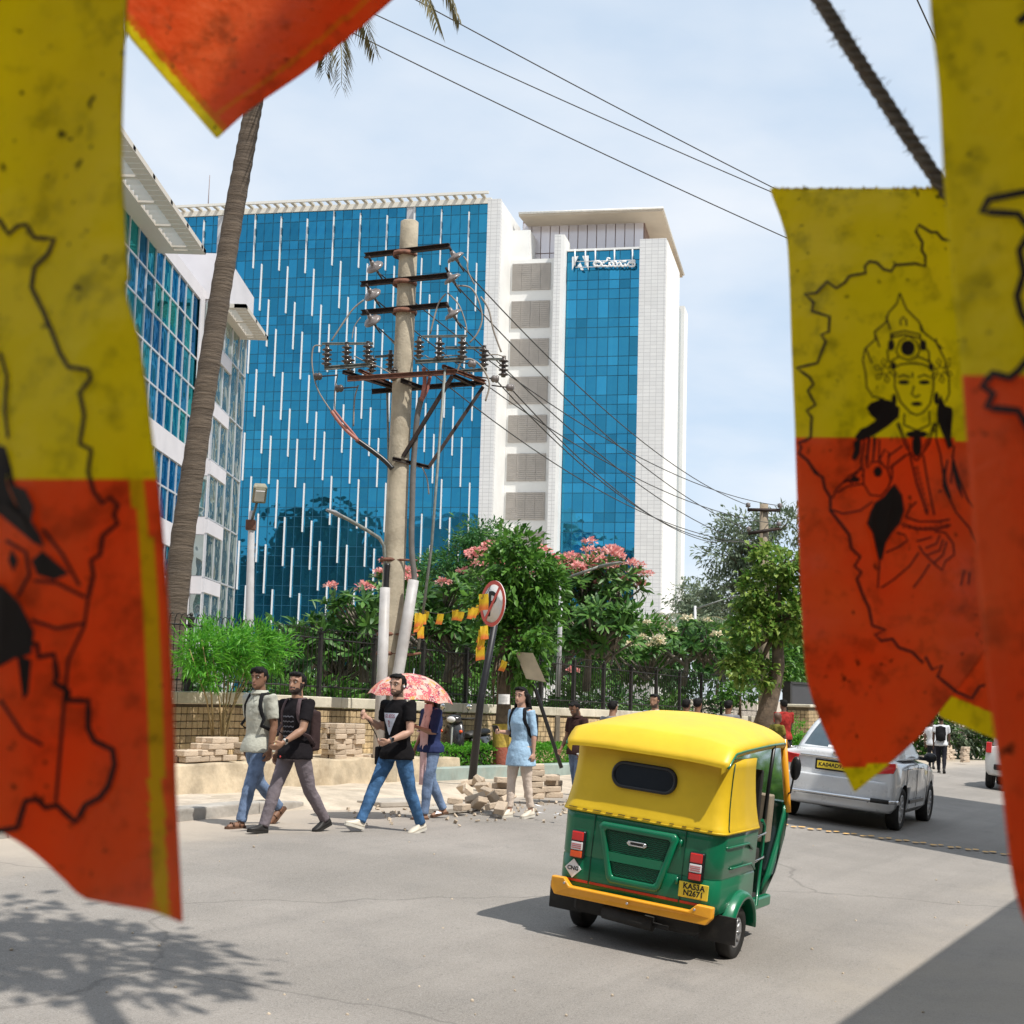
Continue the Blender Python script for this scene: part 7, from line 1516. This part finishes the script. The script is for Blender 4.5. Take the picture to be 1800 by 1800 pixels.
def flag(label, L, R, y0, y1, dfn, regions, ny=110, nx=44):
    """cloth sheet between a left and a right outline; regions(px, py) -> material slot"""
    b = P((interp(L, y0)+interp(R, y0))/2, y0, dfn(900, y0)); t = thing('cloth_flag', label, 'flag', b); rows_ = []; pix = []
    for i in range(ny+1):
        y = y0+(y1-y0)*i/ny; l, r = interp(L, y), interp(R, y); rr = []; pr_ = []
        for j in range(nx+1):
            x = l+(r-l)*j/nx; yy = y
            rr.append(P(x, yy, dfn(x, yy))-b); pr_.append((x, yy))
        rows_.append(rr); pix.append(pr_)
    mb = MB(); n = nx+1; mb.v = [p for r in rows_ for p in r]
    for i in range(ny):
        for j in range(nx):
            mb.f.append([i*n+j, i*n+j+1, (i+1)*n+j+1, (i+1)*n+j]); mb.sm.append(True)
            mb.m.append(regions((pix[i][j][0]+pix[i+1][j+1][0])/2, (pix[i][j][1]+pix[i+1][j+1][1])/2))
    me = mb.mesh('cloth', [F_YEL, F_RED, F_HEM, F_ORG]); me2 = modded(me, [('SOLIDIFY', dict(thickness=.0005, offset=1.0))])
    cl = link('cloth', me2, t)
    def ink(pts, w, name='printed_line', closed=False):
        """printed line w pixels wide lying on the cloth"""
        if closed: pts = pts+[pts[0]]
        s = []
        for i in range(len(pts)-1):
            a, c = V((*pts[i], 0)), V((*pts[i+1], 0)); k = max(1, int((c-a).length/14))
            s += [a.lerp(c, q/k) for q in range(k)]
        s.append(V((*pts[-1], 0))); mb_ = MB(); A_, B_ = [], []
        for i, p in enumerate(s):
            d = s[min(i+1, len(s)-1)]-s[max(i-1, 0)]; nn = V((-d.y, d.x, 0)).normalized()*(w/2)
            for lst, q in ((A_, p+nn), (B_, p-nn)): lst.append(P(q.x, q.y, dfn(q.x, q.y)-.0022)-b)
        mb_.loft([A_, B_], cap=False, closed=False, sm=False); mb_.build(name, F_INK, t)
    def blot(pts, name='printed_patch'):
        bm = bmesh.new(); vs_ = [bm.verts.new(P(x, y, dfn(x, y)-.005)-b) for x, y in pts]; f = bm.faces.new(vs_); bmesh.ops.triangulate(bm, faces=[f]); me_ = bpy.data.meshes.new(name); bm.to_mesh(me_); bm.free(); me_.materials.append(F_INK); link(name, me_, t)
    return t, ink, blot, b
def z5(p): return [(1300+x/3, 250+y/3) for x, y in p]
def z6(p): return [(1300+x/2.571, 800+y/2.571) for x, y in p]
def ell(cx, cy, rx, ry, n=14, a0=0, a1=360): return [(cx+rx*math.cos(math.radians(a0+(a1-a0)*k/n)), cy+ry*math.sin(math.radians(a0+(a1-a0)*k/n))) for k in range(n+(1 if a1-a0 < 360 else 0))]
# --- right centre flag with the printed figure
def dC(x, y): return 1.62+.018*math.sin((x-1350)*.017+y*.003)+.012*math.sin(y*.009+x*.004)+.03*max(0, (y-1150)/250)+.01*noise.noise(V((x*.012, y*.012, 2)))
LC = ((325, 1352), (337, 1355), (390, 1374), (430, 1384), (500, 1388), (600, 1391), (750, 1397), (900, 1402), (1050, 1408), (1170, 1415), (1230, 1428), (1290, 1452), (1340, 1476), (1391, 1501)); RC = ((325, 1668), (500, 1690), (800, 1712), (1000, 1732), (1100, 1748), (1150, 1728), (1235, 1664), (1290, 1620), (1335, 1572), (1391, 1504))
def regC(x, y):
    if y > 1352-.16*(x-1480): return 0
    return 0 if y < 768+.06*max(0, x-1600) else 1
fc, ink, blot, fb = flag('yellow and red flag printed with a map outline and a crowned figure', LC, RC, 331, 1391, dC, regC, 150, 50)
ink(z5([(1110, 520), (1070, 510), (1040, 475), (1010, 475), (945, 435), (930, 470), (965, 530), (960, 570), (980, 600), (980, 655), (930, 640), (820, 648), (800, 680), (760, 670), (725, 635), (685, 628), (660, 655), (665, 690), (580, 705), (555, 740), (510, 770), (460, 735), (405, 795), (345, 800), (390, 845), (380, 890), (475, 920), (470, 1000), (430, 1015), (455, 1050), (410, 1165), (300, 1190), (370, 1240), (390, 1275), (360, 1310), (400, 1385), (355, 1415), (380, 1450), (375, 1555), (345, 1575), (312, 1584), (325, 1610), (312, 1640), (360, 1680), (400, 1745), (430, 1770)])+z6([(322, 45), (350, 85), (375, 100), (385, 150), (410, 190), (410, 250), (450, 300), (495, 360), (505, 420), (545, 460), (520, 500), (550, 530), (530, 560), (560, 640), (585, 690), (600, 770), (660, 790), (612, 812), (640, 840), (690, 830), (720, 870), (780, 890), (830, 940), (840, 910), (870, 970), (915, 950), (895, 1000), (980, 1070), (1050, 1100), (1085, 1045), (1110, 1040)]), 5, 'map_outline')
W1 = 3.0
for s in ([(845, 795), (880, 880), (950, 950), (958, 992), (1035, 1052), (1085, 1150), (1105, 1250), (1105, 1330), (1085, 1370)], [(845, 795), (830, 850), (785, 900), (772, 950), (712, 1000), (716, 1040), (662, 1090), (650, 1150), (665, 1220), (670, 1290), (700, 1340), (765, 1355)], [(772, 915), (795, 990)], [(712, 1000), (738, 1080)], [(665, 1085), (698, 1165)], [(955, 960), (970, 1000), (990, 1020)], [(1035, 1035), (1040, 1060), (1070, 1090)],
          [(850, 965), (848, 940), (862, 920), (880, 940), (880, 968)], [(795, 1012), (870, 995), (955, 1015)], [(795, 1030), (870, 1015), (955, 1035)], [(800, 1010), (800, 1060), (780, 1100), (785, 1160)], [(950, 1010), (960, 1060), (1000, 1110), (1000, 1165)], [(840, 1130), (825, 1100), (845, 1050), (890, 1020), (935, 1055), (950, 1100), (935, 1130)], [(790, 1160), (840, 1130), (890, 1150), (940, 1130), (1010, 1160)], [(800, 1195), (850, 1172), (910, 1165), (970, 1172), (1020, 1195)], [(820, 1205), (818, 1290), (850, 1370), (900, 1425), (935, 1440), (970, 1425), (1005, 1380), (1022, 1300), (1022, 1205)],
          [(835, 1240), (862, 1228), (900, 1240)], [(940, 1240), (975, 1226), (1005, 1240)], [(920, 1285), (908, 1330), (930, 1345), (952, 1332)], [(870, 1430), (866, 1490)], [(1000, 1415), (1004, 1490)], [(866, 1490), (935, 1520), (1004, 1490)], [(835, 1480), (870, 1590), (930, 1680)], [(1030, 1480), (1000, 1590), (935, 1680)], [(720, 1470), (650, 1520), (610, 1560)], [(1050, 1440), (1035, 1560), (1060, 1650), (1080, 1800)], [(1130, 1600), (1115, 1800)],
          [(640, 1700), (660, 1555), (680, 1560), (672, 1690)], [(672, 1690), (688, 1548), (710, 1552), (704, 1680)], [(704, 1680), (718, 1560), (738, 1570), (735, 1680)], [(735, 1680), (765, 1620), (790, 1640), (780, 1720), (800, 1790)], [(780, 1660), (860, 1600)], [(790, 1720), (880, 1650), (905, 1640)], [(650, 1700), (600, 1770), (540, 1800)]): ink(z5(s), W1)
for s in ([(420, 195), (440, 150), (500, 92), (555, 60)], [(410, 245), (470, 265), (545, 250), (602, 210)], [(440, 170), (490, 140), (560, 130)], [(480, 110), (510, 130)], [(510, 90), (535, 125)], [(560, 60), (560, 130), (590, 180), (640, 185), (670, 150), (690, 100), (690, 40)], [(570, 0), (580, 60), (600, 30), (640, 30), (660, 60)], [(700, 40), (750, 0)], [(770, 0), (800, 130), (850, 270)], [(830, 0), (850, 120), (880, 270)], [(750, 280), (810, 300), (900, 300), (950, 290)], [(735, 310), (800, 335), (900, 335), (955, 315)], [(660, 440), (720, 415), (760, 385), (745, 360), (710, 350)], [(640, 600), (700, 560), (770, 500), (810, 440)], [(625, 600), (632, 480)], [(785, 600), (830, 540), (860, 490)], [(810, 410), (830, 440), (880, 490), (915, 520), (930, 480), (970, 450), (965, 400), (930, 350), (880, 345)], [(840, 420), (890, 400), (905, 360)], [(850, 450), (905, 430), (920, 380)], [(880, 485), (920, 450), (935, 390)], [(960, 0), (990, 100), (1030, 200), (1055, 240)], [(940, 20), (920, 140), (980, 260), (1040, 330), (1065, 400)], [(1000, 590), (1015, 520)], [(1035, 585), (1040, 530)], [(800, 390), (870, 370)], [(750, 280), (770, 240), (800, 210)]): ink(z6(s), W1)
for k in range(9):
    a = k/8; ink(z5(ell(838+a*50, 1490+a*120, 9, 9, 8)), 1.8, closed=True); ink(z5(ell(1028-a*50, 1490+a*120, 9, 9, 8)), 1.8, closed=True); ink(z6(ell(800+a*45, 60+a*190, 8, 8, 8)), 1.8, closed=True); ink(z6(ell(745+a*190, 320+12*math.sin(a*3.1), 8, 8, 8)), 1.8, closed=True)
for p in ([(x, y) for x, y in ell(865, 1266, 30, 12)], ell(975, 1266, 30, 12), ell(934, 1380, 30, 12), ell(912, 1228, 5, 16), [(790, 1360), (740, 1355), (690, 1375), (670, 1400), (690, 1440), (720, 1465), (700, 1490), (640, 1510), (610, 1550), (625, 1580), (665, 1565), (720, 1540), (780, 1500), (840, 1450), (845, 1400)], [(1060, 1330), (1085, 1390), (1120, 1400), (1125, 1430), (1105, 1470), (1115, 1560), (1125, 1600), (1100, 1620), (1080, 1560), (1055, 1500), (1040, 1440), (1045, 1380)], ell(888, 1085, 38, 42), ell(800, 1070, 18, 30), ell(968, 1070, 18, 30), ell(812, 1180, 14, 22), ell(1010, 1185, 14, 22), ell(935, 1540, 60, 20), ell(935, 1600, 26, 60), ell(815, 1360, 14, 34), ell(1038, 1350, 14, 34), [(640, 1560), (625, 1600), (635, 1640), (610, 1680), (590, 1670), (605, 1620), (600, 1580)]): blot(z5(p))
for p in ([(700, 130), (735, 180), (745, 250), (725, 310), (690, 350), (660, 400), (645, 470), (630, 480), (620, 440), (640, 390), (600, 350), (575, 310), (590, 260), (610, 215), (650, 190), (680, 150)], ell(625, 75, 20, 24), ell(520, 110, 24, 14), [(960, 0), (975, 60), (1000, 140), (1010, 200), (985, 150), (965, 80)], [(925, 40), (935, 120), (960, 200), (945, 190), (915, 120)]): blot(z6(p))
for cx, cy in ((770, 1205), (1060, 1205)):
    for k in range(6):
        a = k*60+20; ink(z5([(cx+14*math.cos(math.radians(a)), cy+14*math.sin(math.radians(a))), (cx+52*math.cos(math.radians(a-14)), cy+52*math.sin(math.radians(a-14))), (cx+66*math.cos(math.radians(a)), cy+66*math.sin(math.radians(a))), (cx+52*math.cos(math.radians(a+14)), cy+52*math.sin(math.radians(a+14)))]), 2.0, closed=True)
for k in range(40):                       # frayed top hem
    x = random.uniform(1358, 1662); p = P(x, 333, dC(x, 333))-fb
    MB().tube([p, p+V((random.uniform(-.004, .004), 0, random.uniform(.001, .0045)))], [.002, .0008], n=4).build('fray', F_YEL, fc)
# --- flag behind it
def dE(x, y): return 1.70+.01*math.sin(x*.03)
flag('red flag tip with yellow border showing behind the printed flag', ((1040, 1735), (1130, 1700), (1235, 1656), (1256, 1650), (1275, 1690), (1300, 1752), (1312, 1785)), ((1040, 1850), (1130, 1860), (1312, 1860)), 1040, 1312, dE, lambda x, y: 0 if y > 1214+.415*(x-1650) else 1, 120, 80)
# --- left flag
def dA(x, y): return 1.02+.016*math.sin(x*.012+y*.004)+.014*math.sin(y*.006)-.02*(x-100)/300+.008*noise.noise(V((x*.01, y*.008, 5)))
LA = ((-300, -240), (1340, -240), (1400, -150), (1462, 0), (1500, 60), (1545, 110), (1580, 150), (1600, 262), (1621, 317)); RA = ((-300, 226), (0, 222), (250, 215), (478, 226), (490, 228), (500, 221), (600, 246), (760, 268), (900, 284), (1050, 295), (1250, 305), (1400, 310), (1621, 321))
def regA(x, y):
    if y < 846: return 0
    e = interp(RA, y)
    return 2 if -48 < x-e < -22 else 1
fa, ink, blot, fb = flag('large blurred yellow and red flag with map outline hanging on the left', LA, RA, -300, 1621, dA, regA, 190, 60)
ink([(-60, 372), (0, 388), (15, 412), (30, 398), (45, 394), (60, 418), (95, 420), (85, 445), (60, 470), (55, 505), (75, 545), (90, 580), (105, 620), (120, 645), (155, 650), (160, 665), (140, 690), (148, 730), (140, 780), (160, 790), (155, 830), (165, 865), (180, 885), (193, 874), (207, 888), (200, 905), (207, 920), (180, 942), (176, 975), (160, 985), (164, 1012), (155, 1050)], 8, 'map_outline')
ink([(-60, 1190), (0, 1166), (30, 1150), (35, 1130), (65, 1132), (68, 1155), (95, 1150), (100, 1190), (95, 1200), (120, 1215), (120, 1231), (155, 1232), (155, 1280), (165, 1302), (198, 1318), (201, 1345), (190, 1382), (175, 1402), (150, 1415), (133, 1445), (115, 1430), (100, 1415), (80, 1420), (65, 1405), (45, 1408), (30, 1455), (-10, 1462)], 10, 'map_outline')
for s in ([(155, 1050), (148, 1100), (120, 1160), (112, 1240), (105, 1330), (98, 1410)], [(0, 620), (12, 660), (8, 720), (14, 770)], [(150, 1050), (100, 1025), (60, 1020)], [(150, 1095), (100, 1105), (55, 1090)], [(75, 930), (110, 975), (140, 1030)], [(10, 950), (45, 970), (52, 1010), (30, 1050)], [(0, 1230), (40, 1290), (75, 1310)]): ink(s, 6)
for p in ([(-30, 770), (10, 786), (14, 850), (45, 860), (60, 890), (55, 915), (70, 940), (77, 962), (60, 955), (40, 910), (10, 885), (-30, 880)], [(55, 985), (75, 968), (122, 1008), (95, 1020), (65, 1010)], [(-40, 1010), (5, 1030), (35, 1060), (60, 1110), (55, 1150), (0, 1165), (-40, 1170)], [(30, 1150), (55, 1160), (50, 1220), (40, 1230)], [(20, 965), (32, 985), (24, 1006), (14, 985)]): blot(p)
# --- top-left red flag
def dB(x, y): return 1.45+.012*math.sin(x*.02+y*.01)
LB = ((-260, 60), (0, 221), (56, 222), (60, 224), (100, 257), (180, 326), (242, 379)); RB = ((-260, 950), (0, 690), (120, 545), (200, 430), (242, 383))
def regB(x, y):
    ex = interp(((60, 222), (242, 379)), y) if y > 60 else 222
    dl = (x-ex)*.757-(0 if y > 60 else (60-y)*.0)
    ex = 222+(y-60)*.863; dl = (x-ex)*.757; er = interp(RB, y); dr = (er-x)*.66
    if dl < 17: return 0
    if dl < 28: return 3
    if 26 < dr < 36: return 3
    return 1
flag('red flag corner with yellow border hanging at the top left', LB, RB, -260, 242, dB, regB, 110, 60)
# --- near right flag
def dD(x, y): return .92+.012*math.sin(x*.02)+.01*math.sin(y*.005)+.00006*(x-1700)
LD = ((-300, 1628), (0, 1635), (150, 1650), (330, 1660), (500, 1675), (650, 1690), (800, 1701), (1000, 1716), (1200, 1736), (1350, 1756), (1550, 1781), (1620, 1802), (1700, 1850)); RD = ((-300, 2120), (1500, 2120), (1700, 1900))
fd, ink, blot, fb = flag('close blurred yellow and red flag with thick map outline on the right', LD, RD, -300, 1700, dD, lambda x, y: 0 if y < 655 else 1, 150, 40)
ink([(1900, 320), (1800, 338), (1738, 350), (1726, 372), (1790, 376), (1812, 405), (1792, 440), (1800, 480), (1788, 520), (1795, 550), (1812, 580), (1815, 620), (1792, 650), (1775, 664), (1745, 656), (1727, 678), (1746, 692), (1734, 716), (1790, 722), (1806, 750), (1830, 800)], 13, 'map_outline')
ink([(1790, 40), (1812, 20), (1830, 60)], 14)
# --- ropes
A_ROPE = mat('jute_rope', (.16, .135, .105), .95, var=.35, scale=60)
def rope(label, pts, r=.0075, fuzz=0):
    a = pts[0]; t = thing('rope', label, 'rope', a); n = 160; s = []
    for k in range(n+1):
        f = k/n*(len(pts)-1); i = min(int(f), len(pts)-2); s.append(pts[i].lerp(pts[i+1], f-i)-a)
    x, y = frame_to(s[-1]-s[0])
    for st_ in range(3): MB().tube([p+x*r*.55*math.cos(k*.55+st_*2.094)+y*r*.55*math.sin(k*.55+st_*2.094) for k, p in enumerate(s)], r*.62, n=6).build('strand', A_ROPE, t)
    if fuzz:
        mb = MB()
        for k in range(fuzz):
            p = s[random.randrange(n)]; d = V(rdir(1)[0]); mb.tube([p+d*r*.8, p+d*r*random.uniform(1.4, 2.3)+V(rdir(1)[0])*.003], [.0006, .0003], n=3)
        mb.build('fibres', A_ROPE, t)['kind'] = 'stuff'
rope('frayed grey jute rope slanting down to the printed flag', [P(1395, -70, 1.6), P(1440, -2, 1.6), P(1482, 65, 1.6), P(1530, 140, 1.61), P(1588, 228, 1.61), P(1640, 305, 1.61), P(1700, 395, 1.62), P(1860, 640, 1.62), P(2300, 1300, 1.7)], .0078, 420)
rope('rope above the picture carrying the near left flags', [P(-700, -230, 1.0), P(0, -290, 1.03), P(300, -285, 1.2), P(900, -262, 1.45), P(1395, -70, 1.6)], .005)
rope('rope above the picture carrying the near right flag', [P(1395, -70, 1.6), P(1600, -280, .95), P(2150, -300, .93), P(2800, -340, .9)], .005)
# ------------------------------------------------------------------ the camera's own side of the street (seen in shadow and in the glass)
A_CW = mat('cream_wall', (.45, .38, .29), .9, var=.12, scale=.8, dirt=.4, dirtc=(.3, .25, .18)); A_SHUT = mat('rolling_shutter', (.20, .22, .25), .5, metal=.4, var=.2); A_WIN = mat('plain_window', (.05, .06, .07), .1, spec=.8)
def house(label, u0, u1, v0, v1, h, floors, name='shop_building'):
    t = thing(name, label, 'building', ROADM); z = zg((u0+u1)/2, -1)-.1
    MB().bx(u0, u1, v0, v1, z, z+h).build('wall', A_CW, t); MB().bx(u0-.1, u1+.1, v0-.1, v1+.1, z+h, z+h+.12).build('roof_slab', A_CONC, t)
    n = max(2, int((u1-u0)/3.4)); w = (u1-u0)/n
    for k in range(n):
        MB().bx(u0+k*w+.4, u0+(k+1)*w-.4, v1+.003, v1+.06, z+.3, z+2.6).build('shutter', A_SHUT, t)
        for f in range(1, floors):
            zz0 = z+3.4+(f-1)*3.1
            if zz0+1.6 < z+h: wd = MB().bx(u0+k*w+.8, u0+(k+1)*w-.8, v1+.003, v1+.05, zz0, zz0+1.4).build('window', A_STK, t); MB().bx(u0+k*w+.88, u0+(k+1)*w-.88, v1+.05, v1+.06, zz0+.08, zz0+1.32).build('pane', A_WIN, wd)
house('low cream row of shops with rolling shutters beside the camera', -16, 17.2, -9, -.9, 5.5, 2)
house('taller cream shop block whose shadow covers the silver sedan', 19.3, 30.5, -12, -.9, 12.4, 4)
house('cream shop block further along the shaded side', 37, 52, -12, -1.2, 6.5, 2)
A_BD = mat('far_block_wall', (.17, .16, .15), .9, var=.15, scale=.2); A_BD2 = mat('far_block_wall_brown', (.14, .11, .09), .9, var=.15, scale=.2)
for i, (x, y, w, dp, h) in enumerate(((-46, -30, 22, 16, 30), (-72, -24, 20, 16, 37), (-98, -30, 22, 18, 31), (-122, -22, 18, 16, 40), (-146, -30, 24, 16, 30), (-20, -34, 18, 14, 26), (8, -38, 22, 14, 24))):
    t = thing('apartment_block', ['grey apartment block behind the camera with rows of dark windows', 'tall brown apartment block seen only in the glass', 'grey apartment block left of the tall brown one', 'tallest brown apartment block seen only in the glass', 'last grey apartment block in the row behind', 'short brown apartment block nearest behind the camera', 'grey block behind the shops'][i], 'building', V((x, y, .3)))
    MB().bx(-w/2, w/2, -dp/2, dp/2, -.5, h).build('wall', (A_BD, A_BD2)[i % 2], t); MB().bx(-w/5, w/6, -3, 3, h, h+3).build('stair_head', A_BD, t); MB().cyl((w/4, 0, h), (w/4, 0, h+2), 1.2, n=12).build('water_tank', A_BPL, t)
    for f in range(int(h/3.2)-1): 
        MB().bx(-w/2+.5, w/2-.5, dp/2+.003, dp/2+.06, 1.6+f*3.2, 3.0+f*3.2).build('window_row', A_WIN, t)
# tree leaning over the road, its shade falls at the left of the picture
tb = UVP(2.0, -.4); tree('shade_tree', 'roadside tree beside the shops whose limb shades the road', tb, [tb, tb+V((.0, .1, 2.2)), tb+V((.1, .4, 4.4)), tb+V((.3, 2.2, 5.9)), V((1.1, 5.6, 7.3))], [], [(tuple(V((.9, 6.6, 7.6))), (.8, .45, .4)), (tuple(V((.3, 7.0, 7.7))), (.7, .35, .35)), (tuple(V((1.2, 5.9, 7.7))), (.8, .45, .4)), (tuple(V((-.3, 6.3, 8.0))), (.6, .3, .3)), (tuple(V((.1, 5.5, 8.2))), (.7, .4, .4))], 70, 30, .16, .2, .09, L_MID, r0=.2)
# trees along the far road
for i, (px, d, top, w, lab) in enumerate(((1470, 70, 1010, 3.2, 'broad roadside tree beyond the silver sedan'), (1560, 62, 1060, 3.0, 'roadside tree past the sedan roof, half behind the printed flag'), (1640, 85, 1080, 4.0, 'wide far tree behind the walking man in white'), (1730, 75, 1060, 3.6, 'far roadside tree above the pedestrians'), (1830, 80, 1060, 4.5, 'far tree at the bend behind the near right flag'))):
    b0 = P(px, 1245, d); b0.z = zg(*uv(b0)); c = P(px, (top+1230)/2, d); rz_ = (1230-top)/2600*d*.5
    tree('roadside_tree', lab, b0, [b0, P(px, 1200, d), P(px+4, 1150, d)], [], [(tuple(c), (w, 2.2, rz_*.8)), (tuple(c+V((-w*.5, 0, -rz_*.3))), (w*.6, 2, rz_*.6)), (tuple(c+V((w*.5, .3, -rz_*.2))), (w*.6, 2, rz_*.6))], 130, 40, .4, .45, .2, (L_DARK, L_MID, L_GREY)[i % 3], r0=.25)
for i in range(7):
    px = 1440+i*62; b0 = P(px, 1280, 64); b0.z = zg(*uv(b0)); tree('verge_bush', 'dusty green bush along the far verge %s' % ['by the gate', 'past the gate', 'before the far trees', 'behind the walkers', 'beside the walkers', 'near the white car', 'past the white car'][i], b0, [b0, b0+V((0, 0, .6))], [], [(tuple(b0+V((0, 0, 1.0))), (1.1, .8, .9))], 30, 36, .22, .28, .12, (L_GREY, L_MID)[i % 2], r0=.06, cat='bush')
bpy.data.scenes.remove(WORK)
